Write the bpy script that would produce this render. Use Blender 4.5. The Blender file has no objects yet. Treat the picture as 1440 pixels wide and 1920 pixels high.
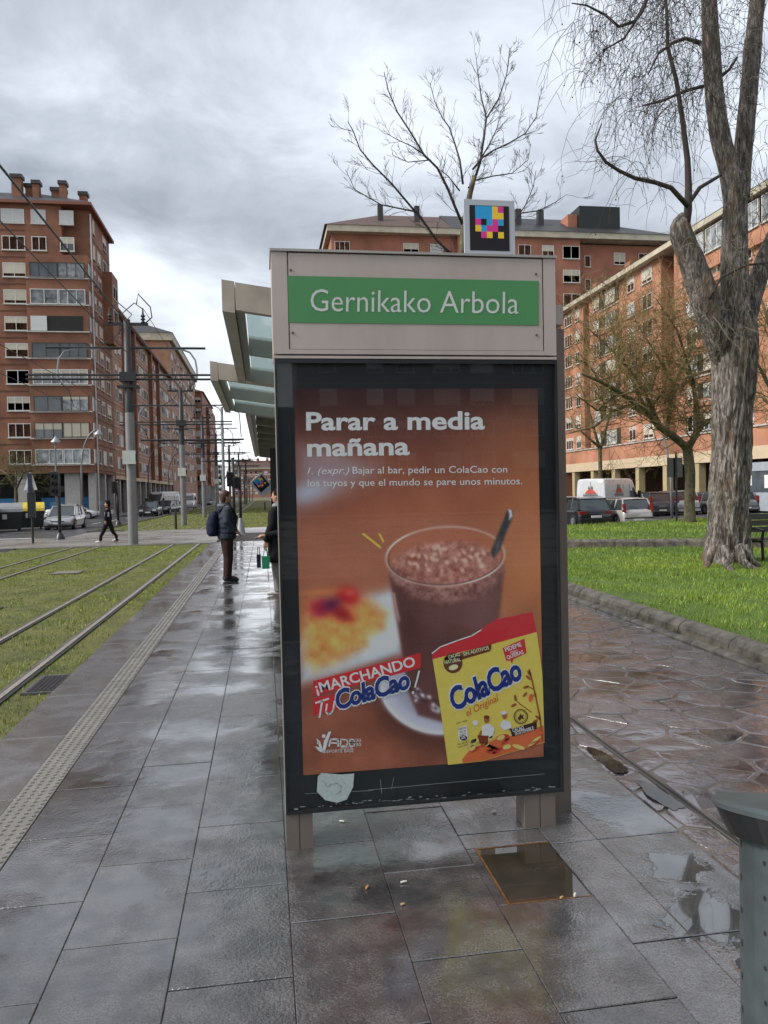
import bpy, math, random
import numpy as np
from mathutils import Vector, Matrix, noise
random.seed(7); RNG = np.random.default_rng(7)
SC = bpy.context.scene
COL = SC.collection
PI = math.pi
# ------------------------------------------------------------------ camera
EYE = 1.62
YAW, PITCH, ROLL, FPX = math.radians(8.85), math.radians(1.5), math.radians(-1.25), 1450.0
_f = Vector((math.sin(YAW)*math.cos(PITCH), math.cos(YAW)*math.cos(PITCH), -math.sin(PITCH)))
_r0 = Vector((math.cos(YAW), -math.sin(YAW), 0)); _u0 = _r0.cross(_f)
_r = _r0*math.cos(ROLL) + _u0*math.sin(ROLL); _u = -_r0*math.sin(ROLL) + _u0*math.cos(ROLL)
CAMP = Vector((0, 0, EYE))
cd = bpy.data.cameras.new('camera'); cam = bpy.data.objects.new('camera', cd); COL.objects.link(cam)
M = Matrix((_r, _u, -_f)).transposed().to_4x4(); M.translation = CAMP; cam.matrix_world = M
cd.sensor_fit = 'HORIZONTAL'; cd.sensor_width = 36; cd.lens = FPX/1440*36; cd.clip_end = 4000; cd.clip_start = 0.05
SC.camera = cam
SC.view_settings.view_transform = 'Standard'; SC.view_settings.look = 'None'
SC.view_settings.exposure = 0.92; SC.view_settings.gamma = 1; SC.view_settings.use_curve_mapping = False
try:
    SC.cycles.max_bounces = 6; SC.cycles.transparent_max_bounces = 16; SC.cycles.use_denoising = True
    SC.cycles.diffuse_bounces = 2; SC.cycles.glossy_bounces = 3; SC.cycles.caustics_reflective = False; SC.cycles.caustics_refractive = False
except Exception: pass
def ray(x, y): return _f + _r*((x-720)/FPX) - _u*((y-960)/FPX)
def gp(x, y, z=0.0):
    d = ray(x, y); return CAMP + d*((z-EYE)/d.z)
def wp(x, y, Y):
    d = ray(x, y); return CAMP + d*(Y/d.y)
# ------------------------------------------------------------------ world: overcast with broken cloud
SUN_EL, SUN_AZ = math.radians(40), math.radians(-98)       # azimuth from +Y towards +X
W = bpy.data.worlds.new('World'); SC.world = W; W.use_nodes = True
nt = W.node_tree; nt.nodes.clear()
def N(t, nt_=None, **k):
    n = (nt_ or nt).nodes.new(t)
    for a, b in k.items(): setattr(n, a, b)
    return n
L = nt.links.new
out = N('ShaderNodeOutputWorld'); bg = N('ShaderNodeBackground'); bg.inputs[1].default_value = 0.1
sky = N('ShaderNodeTexSky'); sky.sky_type = 'NISHITA'; sky.sun_disc = False
sky.sun_elevation = SUN_EL; sky.sun_rotation = SUN_AZ
tc = N('ShaderNodeTexCoord'); sep = N('ShaderNodeSeparateXYZ'); L(tc.outputs['Generated'], sep.inputs[0])
def mth(op, a, b=None, c=None):
    n = N('ShaderNodeMath', operation=op)
    for i, v in enumerate((a, b, c)):
        if v is None: continue
        if isinstance(v, (int, float)): n.inputs[i].default_value = v
        else: L(v, n.inputs[i])
    return n.outputs[0]
zc = mth('MAXIMUM', sep.outputs[2], 0.0); zz = mth('ADD', zc, 0.16)
cx = mth('DIVIDE', sep.outputs[0], zz); cy = mth('DIVIDE', sep.outputs[1], zz)
cmb = N('ShaderNodeCombineXYZ'); L(cx, cmb.inputs[0]); L(cy, cmb.inputs[1])
def nz(scale, det, rough, off, dist=0.0):
    mp = N('ShaderNodeMapping'); mp.inputs['Location'].default_value = off; L(cmb.outputs[0], mp.inputs[0])
    n = N('ShaderNodeTexNoise'); n.inputs['Scale'].default_value = scale; n.inputs['Detail'].default_value = det
    n.inputs['Roughness'].default_value = rough; n.inputs['Distortion'].default_value = dist
    L(mp.outputs[0], n.inputs[0]); return n.outputs[0]
n1 = nz(0.7, 5, 0.5, (3.6, 1.2, 0), 0.5); n2 = nz(2.2, 8, 0.6, (0.4, 5.2, 0), 0.6)
den = mth('ADD', mth('MULTIPLY', n1, 0.62), mth('MULTIPLY', n2, 0.38))
cr = N('ShaderNodeValToRGB'); L(den, cr.inputs[0]); e = cr.color_ramp.elements
e[0].position = 0.40; e[0].color = (0.52, 0.56, 0.62, 1); e[1].position = 0.62; e[1].color = (0.185, 0.205, 0.24, 1)
m = e.new(0.5); m.color = (0.33, 0.36, 0.405, 1)
# paler towards the horizon, palest below the veiled sun
hz = mth('POWER', mth('SUBTRACT', 1.0, mth('MINIMUM', mth('MULTIPLY', zc, 2.3), 1.0)), 2.6)
mx = N('ShaderNodeMixRGB'); L(mth('MULTIPLY', hz, 0.85), mx.inputs[0]); L(cr.outputs[0], mx.inputs[1]); mx.inputs[2].default_value = (0.92, 0.93, 0.93, 1)
dt = N('ShaderNodeVectorMath', operation='DOT_PRODUCT'); L(tc.outputs['Generated'], dt.inputs[0])
dt.inputs[1].default_value = (math.sin(SUN_AZ)*math.cos(SUN_EL), math.cos(SUN_AZ)*math.cos(SUN_EL), math.sin(SUN_EL))
glow = mth('POWER', mth('MAXIMUM', dt.outputs['Value'], 0.0), 5.0)
m2 = N('ShaderNodeMixRGB', blend_type='ADD'); m2.inputs[0].default_value = 1.0
gl = N('ShaderNodeMixRGB'); L(mth('MULTIPLY', glow, 0.55), gl.inputs[0]); gl.inputs[1].default_value = (0, 0, 0, 1); gl.inputs[2].default_value = (0.9, 0.88, 0.84, 1)
L(mx.outputs[0], m2.inputs[1]); L(gl.outputs[0], m2.inputs[2])
sc10 = N('ShaderNodeVectorMath', operation='SCALE'); L(m2.outputs[0], sc10.inputs[0]); sc10.inputs[3].default_value = 10.0
mix = N('ShaderNodeMixRGB'); mix.inputs[0].default_value = 0.95; L(sky.outputs[0], mix.inputs[1]); L(sc10.outputs[0], mix.inputs[2])
L(mix.outputs[0], bg.inputs[0]); L(bg.outputs[0], out.inputs[0])
sd = bpy.data.lights.new('sun', 'SUN'); sd.energy = 2.0; sd.angle = math.radians(18); sd.color = (1, 0.95, 0.88)
so = bpy.data.objects.new('sun', sd); COL.objects.link(so)
so.rotation_euler = Vector((-math.sin(SUN_AZ)*math.cos(SUN_EL), -math.cos(SUN_AZ)*math.cos(SUN_EL), -math.sin(SUN_EL))).to_track_quat('-Z', 'Y').to_euler()

# ------------------------------------------------------------------ materials
def s2l(c): return tuple(((v/255)/12.92 if v <= 10 else (((v/255)+0.055)/1.055)**2.4) for v in c)
_M = {}
def mat(name, col, rough=0.6, metal=0.0, var=0.12, vscale=3.0, bump=0.0, bscale=40.0, spec=0.5, rvar=0.0, col2=None, coords='Position', objvar=0.0, stretch=None, alpha=None, coat=0.0, emit=None):
    if name in _M: return _M[name]
    m = bpy.data.materials.new(name); m.use_nodes = True; t = m.node_tree; nd = t.nodes; lk = t.links.new
    b = nd['Principled BSDF']; b.inputs['Roughness'].default_value = rough; b.inputs['Metallic'].default_value = metal
    b.inputs['Specular IOR Level'].default_value = spec; b.inputs['Coat Weight'].default_value = coat
    if coords == 'Position': src = nd.new('ShaderNodeNewGeometry').outputs['Position']
    else: src = nd.new('ShaderNodeTexCoord').outputs['Object']
    if stretch:
        mp = nd.new('ShaderNodeMapping'); mp.inputs['Scale'].default_value = stretch; lk(src, mp.inputs[0]); src = mp.outputs[0]
    n = nd.new('ShaderNodeTexNoise'); n.inputs['Scale'].default_value = vscale; n.inputs['Detail'].default_value = 6; n.inputs['Roughness'].default_value = 0.6
    lk(src, n.inputs[0])
    r = nd.new('ShaderNodeValToRGB'); lk(n.outputs[0], r.inputs[0]); el = r.color_ramp.elements
    el[0].position = 0.32; el[1].position = 0.68
    c = Vector(col[:3]); c2 = Vector(col2) if col2 else c
    el[0].color = (*(c*(1-var)), 1); el[1].color = (*(c2*(1+var)), 1)
    o = r.outputs[0]
    if objvar:
        oi = nd.new('ShaderNodeObjectInfo'); mr = nd.new('ShaderNodeMapRange'); lk(oi.outputs['Random'], mr.inputs[0])
        mr.inputs[3].default_value = 1-objvar; mr.inputs[4].default_value = 1+objvar
        h = nd.new('ShaderNodeHueSaturation'); lk(mr.outputs[0], h.inputs['Value']); lk(o, h.inputs['Color']); o = h.outputs[0]
    lk(o, b.inputs['Base Color'])
    if rvar:
        n2 = nd.new('ShaderNodeTexNoise'); n2.inputs['Scale'].default_value = vscale*0.6; n2.inputs['Detail'].default_value = 4; lk(src, n2.inputs[0])
        mr = nd.new('ShaderNodeMapRange'); lk(n2.outputs[0], mr.inputs[0]); mr.inputs[1].default_value = 0.35; mr.inputs[2].default_value = 0.65
        mr.inputs[3].default_value = max(0.02, rough-rvar); mr.inputs[4].default_value = rough+rvar; lk(mr.outputs[0], b.inputs['Roughness'])
    if bump:
        n3 = nd.new('ShaderNodeTexNoise'); n3.inputs['Scale'].default_value = bscale; n3.inputs['Detail'].default_value = 5; lk(src, n3.inputs[0])
        bp = nd.new('ShaderNodeBump'); bp.inputs['Strength'].default_value = bump; bp.inputs['Distance'].default_value = 0.02
        lk(n3.outputs[0], bp.inputs['Height']); lk(bp.outputs[0], b.inputs['Normal'])
    if alpha is not None: b.inputs['Alpha'].default_value = alpha
    if emit: b.inputs['Emission Color'].default_value = (*emit[:3], 1); b.inputs['Emission Strength'].default_value = emit[3]
    _M[name] = m; return m
def flat(rgb, rough=0.55, gain=1.0):
    c = s2l(rgb); g_ = sum(c)/3; c = tuple(min(0.85, (v*0.95+g_*0.05)*1.55*gain) for v in c); k = 'print_%d_%d_%d' % tuple(rgb)
    return mat(k, c, rough, var=0.03, vscale=30, spec=0.3)
def glassm(name, tint=(0.9, 0.95, 0.95), refl=1.5, rough=0.02, body=0.0, bodycol=(0.4, 0.5, 0.5)):
    if name in _M: return _M[name]
    m = bpy.data.materials.new(name); m.use_nodes = True; t = m.node_tree; nd = t.nodes; nd.clear(); lk = t.links.new
    o = nd.new('ShaderNodeOutputMaterial'); mixs = nd.new('ShaderNodeMixShader'); fr = nd.new('ShaderNodeFresnel'); fr.inputs[0].default_value = refl
    tr = nd.new('ShaderNodeBsdfTransparent'); tr.inputs[0].default_value = (*tint, 1); g = nd.new('ShaderNodeBsdfGlossy'); g.inputs['Roughness'].default_value = rough
    src = tr.outputs[0]
    if body:
        d = nd.new('ShaderNodeBsdfDiffuse'); d.inputs[0].default_value = (*bodycol, 1); tl = nd.new('ShaderNodeBsdfTranslucent'); tl.inputs[0].default_value = (*bodycol, 1)
        ad = nd.new('ShaderNodeMixShader'); lk(d.outputs[0], ad.inputs[1]); lk(tl.outputs[0], ad.inputs[2])
        m1 = nd.new('ShaderNodeMixShader'); m1.inputs[0].default_value = body; lk(tr.outputs[0], m1.inputs[1]); lk(ad.outputs[0], m1.inputs[2]); src = m1.outputs[0]
    ge = nd.new('ShaderNodeNewGeometry'); iv = nd.new('ShaderNodeMath'); iv.operation = 'SUBTRACT'; iv.inputs[0].default_value = 1.0; lk(ge.outputs['Backfacing'], iv.inputs[1])
    mu = nd.new('ShaderNodeMath'); mu.operation = 'MULTIPLY'; lk(fr.outputs[0], mu.inputs[0]); lk(iv.outputs[0], mu.inputs[1]); lk(mu.outputs[0], mixs.inputs[0]); lk(src, mixs.inputs[1]); lk(g.outputs[0], mixs.inputs[2]); lk(mixs.outputs[0], o.inputs[0])
    _M[name] = m; return m
def wetmat(name, c1, c2, bump, bscale, objvar=0.13, pools=(0.56, 0.70), rlo=0.08, rhi=0.26, spot=None, stain=(0.05, 0.042, 0.036)):
    m = bpy.data.materials.new(name); m.use_nodes = True; t = m.node_tree; nd = t.nodes; lk = t.links.new; b = nd['Principled BSDF']
    pos = nd.new('ShaderNodeNewGeometry').outputs['Position']
    def no(s, det, off=(0, 0, 0), rough=0.55):
        mp = nd.new('ShaderNodeMapping'); mp.inputs['Location'].default_value = off; lk(pos, mp.inputs[0]); n = nd.new('ShaderNodeTexNoise'); n.inputs['Scale'].default_value = s; n.inputs['Detail'].default_value = det; n.inputs['Roughness'].default_value = rough; lk(mp.outputs[0], n.inputs[0]); return n.outputs[0]
    def mr(src, a, b_, c, d, smooth=True):
        n = nd.new('ShaderNodeMapRange'); n.interpolation_type = 'SMOOTHSTEP' if smooth else 'LINEAR'; lk(src, n.inputs[0])
        for i, v in enumerate((a, b_, c, d)): n.inputs[i+1].default_value = v
        return n.outputs[0]
    def mt(op, a, b_):
        n = nd.new('ShaderNodeMath'); n.operation = op
        for i, v in enumerate((a, b_)):
            if isinstance(v, (int, float)): n.inputs[i].default_value = v
            else: lk(v, n.inputs[i])
        return n.outputs[0]
    pn = no(1.5, 5, (3.3, 0.4, 0)); pool = mr(pn, pools[0], pools[1], 0, 1)
    if spot:
        for (sx, sy, r) in spot:
            vd = nd.new('ShaderNodeVectorMath'); vd.operation = 'DISTANCE'; lk(pos, vd.inputs[0]); vd.inputs[1].default_value = (sx, sy, 0)
            q = mt('ADD', mt('DIVIDE', vd.outputs['Value'], r), mt('MULTIPLY', mt('SUBTRACT', no(5, 5, (1, 7, 0)), 0.5), 2.6)); pool = mt('MAXIMUM', pool, mr(q, 0.68, 0.95, 1, 0))
    mix1 = nd.new('ShaderNodeMixRGB'); lk(mr(no(7, 8), 0.32, 0.68, 0, 1), mix1.inputs[0]); mix1.inputs[1].default_value = (*c1, 1); mix1.inputs[2].default_value = (*c2, 1)
    fine = nd.new('ShaderNodeMixRGB'); fine.blend_type = 'MULTIPLY'; fine.inputs[0].default_value = 1.0; lk(mix1.outputs[0], fine.inputs[1]); g_ = nd.new('ShaderNodeCombineXYZ'); v = mr(no(130, 3), 0.3, 0.7, 0.6, 1.4); [lk(v, g_.inputs[i]) for i in range(3)]; lk(g_.outputs[0], fine.inputs[2])
    st = nd.new('ShaderNodeMixRGB'); lk(mr(no(1.1, 7, (8, 2, 0), 0.65), 0.55, 0.72, 0, 0.6), st.inputs[0]); lk(fine.outputs[0], st.inputs[1]); st.inputs[2].default_value = (*stain, 1)
    dk = nd.new('ShaderNodeHueSaturation'); lk(st.outputs[0], dk.inputs['Color']); oi = nd.new('ShaderNodeObjectInfo'); lk(mt('MULTIPLY', mr(oi.outputs['Random'], 0, 1, 1-objvar, 1+objvar, False), mt('SUBTRACT', 1.0, mt('MULTIPLY', pool, 0.45))), dk.inputs['Value'])
    lk(dk.outputs[0], b.inputs['Base Color'])
    rg_ = mr(no(2.3, 6, (0, 5, 0)), 0.36, 0.64, rlo, rhi); inv = mt('SUBTRACT', 1.0, pool)
    lk(mt('ADD', mt('MULTIPLY', rg_, inv), 0.015), b.inputs['Roughness']); b.inputs['Specular IOR Level'].default_value = 1.0; b.inputs['Coat Weight'].default_value = 1.0; b.inputs['Coat Roughness'].default_value = 0.06; b.inputs['Coat IOR'].default_value = 1.6
    h = mt('ADD', mt('MULTIPLY', no(bscale, 4), 1.0), mt('MULTIPLY', no(bscale*0.22, 5, (4, 4, 0)), 0.7))
    amp = mr(no(1.3, 4, (2, 9, 0)), 0.42, 0.6, 0.12, 1.0); h = mt('MULTIPLY', mt('MULTIPLY', h, amp), inv)
    bp = nd.new('ShaderNodeBump'); bp.inputs['Strength'].default_value = bump; bp.inputs['Distance'].default_value = 0.012; lk(h, bp.inputs['Height']); lk(bp.outputs[0], b.inputs['Normal']); bp2 = nd.new('ShaderNodeBump'); bp2.inputs['Strength'].default_value = bump*0.6; bp2.inputs['Distance'].default_value = 0.012; lk(h, bp2.inputs['Height']); lk(bp2.outputs[0], b.inputs['Coat Normal'])
    _M[name] = m; return m
# ------------------------------------------------------------------ mesh helpers
class MB:
    """collects geometry; coordinates are world or local, origin subtracted on build"""
    def __init__(s): s.v = []; s.f = []; s.mi = []; s.m = 0
    def add(s, vs, fs):
        b = len(s.v); s.v += [tuple(p) for p in vs]; s.f += [tuple(i+b for i in f) for f in fs]; s.mi += [s.m]*len(fs); return s
    def box(s, x0, y0, z0, x1, y1, z1):
        vs = [(x0, y0, z0), (x1, y0, z0), (x1, y1, z0), (x0, y1, z0), (x0, y0, z1), (x1, y0, z1), (x1, y1, z1), (x0, y1, z1)]
        return s.add(vs, [(0, 3, 2, 1), (4, 5, 6, 7), (0, 1, 5, 4), (1, 2, 6, 5), (2, 3, 7, 6), (3, 0, 4, 7)])
    def bbox(s, x0, y0, z0, x1, y1, z1, b=0.01):
        """box with bevelled top edges"""
        vs = []
        for (z, i) in ((z0, 0), (z1-b, 0), (z1, b)):
            vs += [(x0+i, y0+i, z), (x1-i, y0+i, z), (x1-i, y1-i, z), (x0+i, y1-i, z)]
        fs = [(0, 3, 2, 1), (8, 9, 10, 11)]
        for k in (0, 4):
            for i in range(4): j = (i+1) % 4; fs.append((k+i, k+j, k+4+j, k+4+i))
        return s.add(vs, fs)
    def quad(s, a, b, c, d): return s.add([a, b, c, d], [(0, 1, 2, 3)])
    def prism(s, pts, z0, z1, inset=0.0):
        n = len(pts); c = np.mean(np.array(pts), axis=0)
        top = [(p[0]+(c[0]-p[0])*inset, p[1]+(c[1]-p[1])*inset) for p in pts]
        vs = [(p[0], p[1], z0) for p in pts] + [(p[0], p[1], z1) for p in top]
        fs = [tuple(range(n, 2*n))] + [(i, (i+1) % n, n+(i+1) % n, n+i) for i in range(n)]
        return s.add(vs, fs)
    def extr(s, pts, a, b):
        """polygon pts(3d) extruded by vector from a to b offsets"""
        n = len(pts); A = Vector(a); B = Vector(b)
        vs = [Vector(p)+A for p in pts] + [Vector(p)+B for p in pts]
        fs = [tuple(reversed(range(n))), tuple(range(n, 2*n))] + [(i, (i+1) % n, n+(i+1) % n, n+i) for i in range(n)]
        return s.add(vs, fs)
    def tube(s, pts, rad, n=8, cap=True, ecc=None):
        pts = [Vector(p) for p in pts]; k = len(pts)
        if not hasattr(rad, '__len__'): rad = [rad]*k
        vs = []; up = None
        for i, p in enumerate(pts):
            t = (pts[min(i+1, k-1)] - pts[max(i-1, 0)])
            t = t.normalized() if t.length > 1e-9 else Vector((0, 0, 1))
            if up is None: up = t.orthogonal().normalized() if abs(t.z) > 0.99 or abs(t.z) < 2 else up
            up = (up - t*up.dot(t)); up = up.normalized() if up.length > 1e-6 else t.orthogonal().normalized()
            w = t.cross(up)
            for j in range(n):
                a = 2*PI*j/n; vs.append(p + (up*math.cos(a) + w*math.sin(a))*rad[i])
        fs = []
        for i in range(k-1):
            for j in range(n):
                j2 = (j+1) % n; fs.append((i*n+j, i*n+j2, (i+1)*n+j2, (i+1)*n+j))
        if cap and n > 2: fs += [tuple(reversed(range(n))), tuple(range((k-1)*n, k*n))]
        return s.add(vs, fs)
    def rings(s, rs, close=True):
        """list of rings (equal length lists of points)"""
        n = len(rs[0]); vs = [p for r in rs for p in r]; fs = []
        for i in range(len(rs)-1):
            for j in range(n):
                j2 = (j+1) % n; fs.append((i*n+j, i*n+j2, (i+1)*n+j2, (i+1)*n+j))
        if close: fs += [tuple(reversed(range(n))), tuple(range((len(rs)-1)*n, len(rs)*n))]
        return s.add(vs, fs)
    def lathe(s, c, prof, n=16, axis='z', a0=0.0, a1=2*PI):
        full = abs(a1-a0-2*PI) < 1e-6; m_ = n if full else n+1
        vs = []
        for (r, h) in prof:
            for j in range(m_):
                a = a0+(a1-a0)*j/n; x, y = r*math.cos(a), r*math.sin(a)
                p = {'z': (x, y, h), 'x': (h, x, y), 'y': (x, h, y)}[axis]
                vs.append((c[0]+p[0], c[1]+p[1], c[2]+p[2]))
        fs = []
        for i in range(len(prof)-1):
            for j in range(n):
                j2 = (j+1) % m_; fs.append((i*m_+j, i*m_+j2, (i+1)*m_+j2, (i+1)*m_+j))
        return s.add(vs, fs)
    def ball(s, c, r, n=8, k=6):
        if not hasattr(r, '__len__'): r = (r, r, r)
        rs = []
        for i in range(k+1):
            t = PI*i/k; q = max(math.sin(t), 0.02)
            rs.append([(c[0]+r[0]*q*math.cos(2*PI*j/n), c[1]+r[1]*q*math.sin(2*PI*j/n), c[2]-r[2]*math.cos(t)) for j in range(n)])
        return s.rings(rs)
    def mesh(s, name, mats, org=(0, 0, 0), smooth=False):
        me = bpy.data.meshes.new(name); v = np.array(s.v, dtype=np.float64).reshape(-1, 3) - np.array(org)
        me.from_pydata(v.tolist(), [], s.f)
        mats = mats if isinstance(mats, (list, tuple)) else [mats]
        for m_ in mats: me.materials.append(m_)
        if len(mats) > 1: me.polygons.foreach_set('material_index', s.mi)
        if smooth: me.polygons.foreach_set('use_smooth', [True]*len(me.polygons)); 
        me.update(); return me
    def build(s, name, mats, parent=None, smooth=False, org=None, kind=None, label=None, auto=None):
        o_ = org if org is not None else (WL(parent) if parent else (0, 0, 0))
        o = bpy.data.objects.new(name, s.mesh(name, mats, o_, smooth)); COL.objects.link(o)
        if parent: o.parent = parent
        if kind: o['kind'] = kind
        if label: o['label'] = label
        if auto: o.modifiers.new('split', 'EDGE_SPLIT').split_angle = math.radians(auto)
        return o
def WL(o):
    p = Vector((0, 0, 0))
    while o: p += o.location; o = o.parent
    return p
def tag(o, label, cat, group=None, kind=None):
    o['label'] = label; o['category'] = cat
    if group: o['group'] = group
    if kind: o['kind'] = kind
    return o
def thing(name, label, cat, loc=(0, 0, 0), rz=0.0, group=None):
    o = bpy.data.objects.new(name, None); COL.objects.link(o); o.location = loc; o.rotation_euler = (0, 0, rz); o.empty_display_size = 0.2
    return tag(o, label, cat, group)
def inst(name, me, loc, parent=None, rz=0.0, scale=None):
    o = bpy.data.objects.new(name, me); COL.objects.link(o)
    if parent: o.parent = parent
    o.location = loc
    if rz: o.rotation_euler = (0, 0, rz)
    if scale: o.scale = scale
    return o
def dup(root, loc, rz, label, group=None):
    r = root.copy(); COL.objects.link(r); r.location = loc; r.rotation_euler = (0, 0, rz); r['label'] = label
    if group: r['group'] = group
    for ch in list(root.children):
        c = ch.copy(); COL.objects.link(c); c.parent = r
        for g in ch.children:
            d = g.copy(); COL.objects.link(d); d.parent = c
    return r
def struct(name, bm_, m_, **k):
    o = bm_.build(name, m_, **k); o['kind'] = 'structure'; return o
def text_geo(s, bold=0.0, shear=0.0, spacing=1.0):
    cu = bpy.data.curves.new('lettering', 'FONT'); cu.body = s; cu.offset = bold; cu.shear = shear; cu.space_character = spacing; cu.resolution_u = 3
    o = bpy.data.objects.new('lettering', cu); COL.objects.link(o)
    dg = bpy.context.evaluated_depsgraph_get(); me = bpy.data.meshes.new_from_object(o.evaluated_get(dg))
    v = np.zeros(len(me.vertices)*3); me.vertices.foreach_get('co', v); v = v.reshape(-1, 3)[:, :2]
    f = [tuple(p.vertices) for p in me.polygons]
    bpy.data.objects.remove(o); bpy.data.curves.remove(cu); bpy.data.meshes.remove(me)
    return v, f
# ------------------------------------------------------------------ shared materials
ASPH = mat('asphalt', (0.055, 0.057, 0.062), 0.35, var=0.2, vscale=1.5, bump=0.15, bscale=60, rvar=0.15)
SLAB = wetmat('wet_slate_slab', (0.036, 0.034, 0.034), (0.080, 0.076, 0.075), 0.5, 75, stain=(0.045, 0.039, 0.035), objvar=0.2)
SLABL = wetmat('wet_granite_slab', (0.06, 0.06, 0.062), (0.105, 0.105, 0.11), 0.5, 75, objvar=0.08, rlo=0.04, rhi=0.16, spot=[(1.60, 2.62, 0.24), (1.70, 3.02, 0.16), (1.58, 2.32, 0.10)], stain=(0.09, 0.085, 0.08))
EDGES = wetmat('wet_edge_granite', (0.085, 0.085, 0.087), (0.13, 0.13, 0.132), 0.3, 90, objvar=0.10, pools=(0.66, 0.8), rlo=0.15, rhi=0.32, stain=(0.07, 0.068, 0.066))
KERBM = mat('kerb_concrete', (0.10, 0.10, 0.10), 0.25, var=0.18, vscale=4, bump=0.15, bscale=60, rvar=0.12, objvar=0.08)
TACT = mat('tactile_stone', (0.19, 0.18, 0.163), 0.25, var=0.12, vscale=12, bump=0.1, bscale=90, objvar=0.06, rvar=0.1)
FLAG = wetmat('wet_purple_flagstone', (0.066, 0.047, 0.051), (0.118, 0.100, 0.107), 0.7, 34, objvar=0.22, pools=(0.57, 0.68), stain=(0.075, 0.03, 0.022))
MORT = mat('joint_mortar', (0.11, 0.09, 0.075), 0.35, var=0.3, vscale=9, bump=0.3, bscale=50, rvar=0.2)
DARKJ = mat('dark_joint', (0.02, 0.019, 0.018), 0.5, var=0.3)
PAVE = mat('pale_paving', (0.23, 0.215, 0.20), 0.3, var=0.15, vscale=0.9, bump=0.1, bscale=20, rvar=0.14, objvar=0.1)
SOIL = mat('soil_and_moss', (0.085, 0.10, 0.02), 0.9, var=0.4, vscale=2.2, bump=0.6, bscale=25, col2=(0.09, 0.085, 0.02))
SOIL2 = mat('lawn_soil', (0.07, 0.13, 0.014), 0.9, var=0.35, vscale=1.6, bump=0.6, bscale=25, col2=(0.065, 0.11, 0.014))
STEEL = mat('rail_steel', (0.42, 0.38, 0.34), 0.35, metal=0.45, var=0.25, vscale=20)
BRONZE = mat('bronze_aluminium', (0.50, 0.43, 0.39), 0.42, metal=0.2, var=0.09, vscale=5, stretch=(1, 1, 0.35), spec=0.5, bump=0.02, bscale=3)
BRONZED = mat('bronze_aluminium_dark', (0.14, 0.12, 0.105), 0.4, metal=0.4, var=0.06, vscale=6)
BLACKM = mat('black_metal', (0.012, 0.013, 0.014), 0.35, var=0.2)
PUD = mat('puddle_water', (0.035, 0.028, 0.02), 0.015, var=0.3, vscale=5, spec=0.9, bump=0.006, bscale=6)
WHITE = mat('white_paint', (0.72, 0.72, 0.70), 0.5, var=0.08, vscale=5)
RIM_ = mat('alloy', (0.45, 0.45, 0.46), 0.35, metal=0.7)
# ------------------------------------------------------------------ ground, roads, track bed
struct('ground', MB().box(-900, -300, -0.9, 900, 1500, -0.75), ASPH)
def terrain(name, xs, ys, zf, m_):
    nx, ny = len(xs), len(ys); g = MB(); g.v = [(x, y, zf(x, y)) for y in ys for x in xs]
    g.f = [(j*nx+i, j*nx+i+1, (j+1)*nx+i+1, (j+1)*nx+i) for j in range(ny-1) for i in range(nx-1)]; g.mi = [0]*len(g.f)
    return struct(name, g, m_, smooth=True)
# left road and the street beyond
struct('road', MB().box(-60, 38.2, -0.74, -9.42, 420, -0.30), ASPH)
struct('pavement', MB().box(-60, 80, -0.3, -15.2, 145, -0.17), PAVE)
cz = MB()
cz.box(-30, 31, -0.74, -1.9, 38.2, -0.225); cz.box(-9.3, 38.2, -0.74, 7, 44, -0.2252)
struct('crossing_paving', cz, PAVE)
struct('crossing_kerb', MB().box(-30, 30.7, -0.74, -9.3, 31.0, -0.215), KERBM)
g = MB(); g.box(-9.3, -12, -0.74, -1.82, 31, -0.27); struct('track_bed', g, SOIL)
g = MB(); g.box(-9.3, 44, -0.74, 2.0, 420, -0.262); struct('track_bed_beyond', g, SOIL)
struct('track_kerb', MB().box(-9.5, 44.2, -0.74, -9.3, 420, -0.16).box(-9.5, 43.95, -0.74, -7.6, 44.2, -0.16), KERBM)
struct('sidewalk', MB().box(-40, -12, -0.74, -9.3, 30.7, -0.33), PAVE)
# zebra crossing bars on the road beside the far tracks
struct('side_road', MB().box(2.0, 44, -0.74, 13, 420, -0.27), ASPH)
zb = MB()
for k in range(12): zb.box(2.4, 58+k*3.2, -0.27, 7.5, 59.6+k*3.2, -0.264)
struct('road_markings', zb, WHITE)
mk = MB()
for k in range(6): mk.box(-30+k*3.4, 40.2, -0.3, -28.2+k*3.4, 40.5, -0.295)
for k in range(16): mk.box(-12.6, 60+k*7, -0.3, -12.48, 63+k*7, -0.295)
struct('lane_markings', mk, WHITE)
# rails: each a thing with head and groove
def rail(x, y0, y1, lab, z=-0.25):
    t = thing('tram_rail', lab, 'rail', (x, y0, z), 0, 'tram rails sunk in the grass')
    MB().box(x-0.026, y0, z-0.03, x+0.026, y1, z+0.003).build('rail_head', STEEL, t)
    MB().box(x+0.029, y0, z-0.03, x+0.075, y1, z-0.004).build('flange_groove', DARKJ, t)
    MB().box(x-0.085, y0, z-0.03, x-0.027, y1, z-0.004).build('rail_edging', mat('rail_edge', (0.09, 0.08, 0.065), 0.6, var=0.3), t)
rail(-2.52, -8, 420, 'steel rail closest to the platform edge, sunk in the grass')
rail(-3.52, -8, 420, 'steel rail of the track beside the platform, the one farther from the platform edge')
rail(-6.25, -8, 420, 'dark steel rail crossing the grass just before the catenary poles row')
rail(-7.25, -8, 420, 'outermost steel rail, running near the road kerb')
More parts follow.
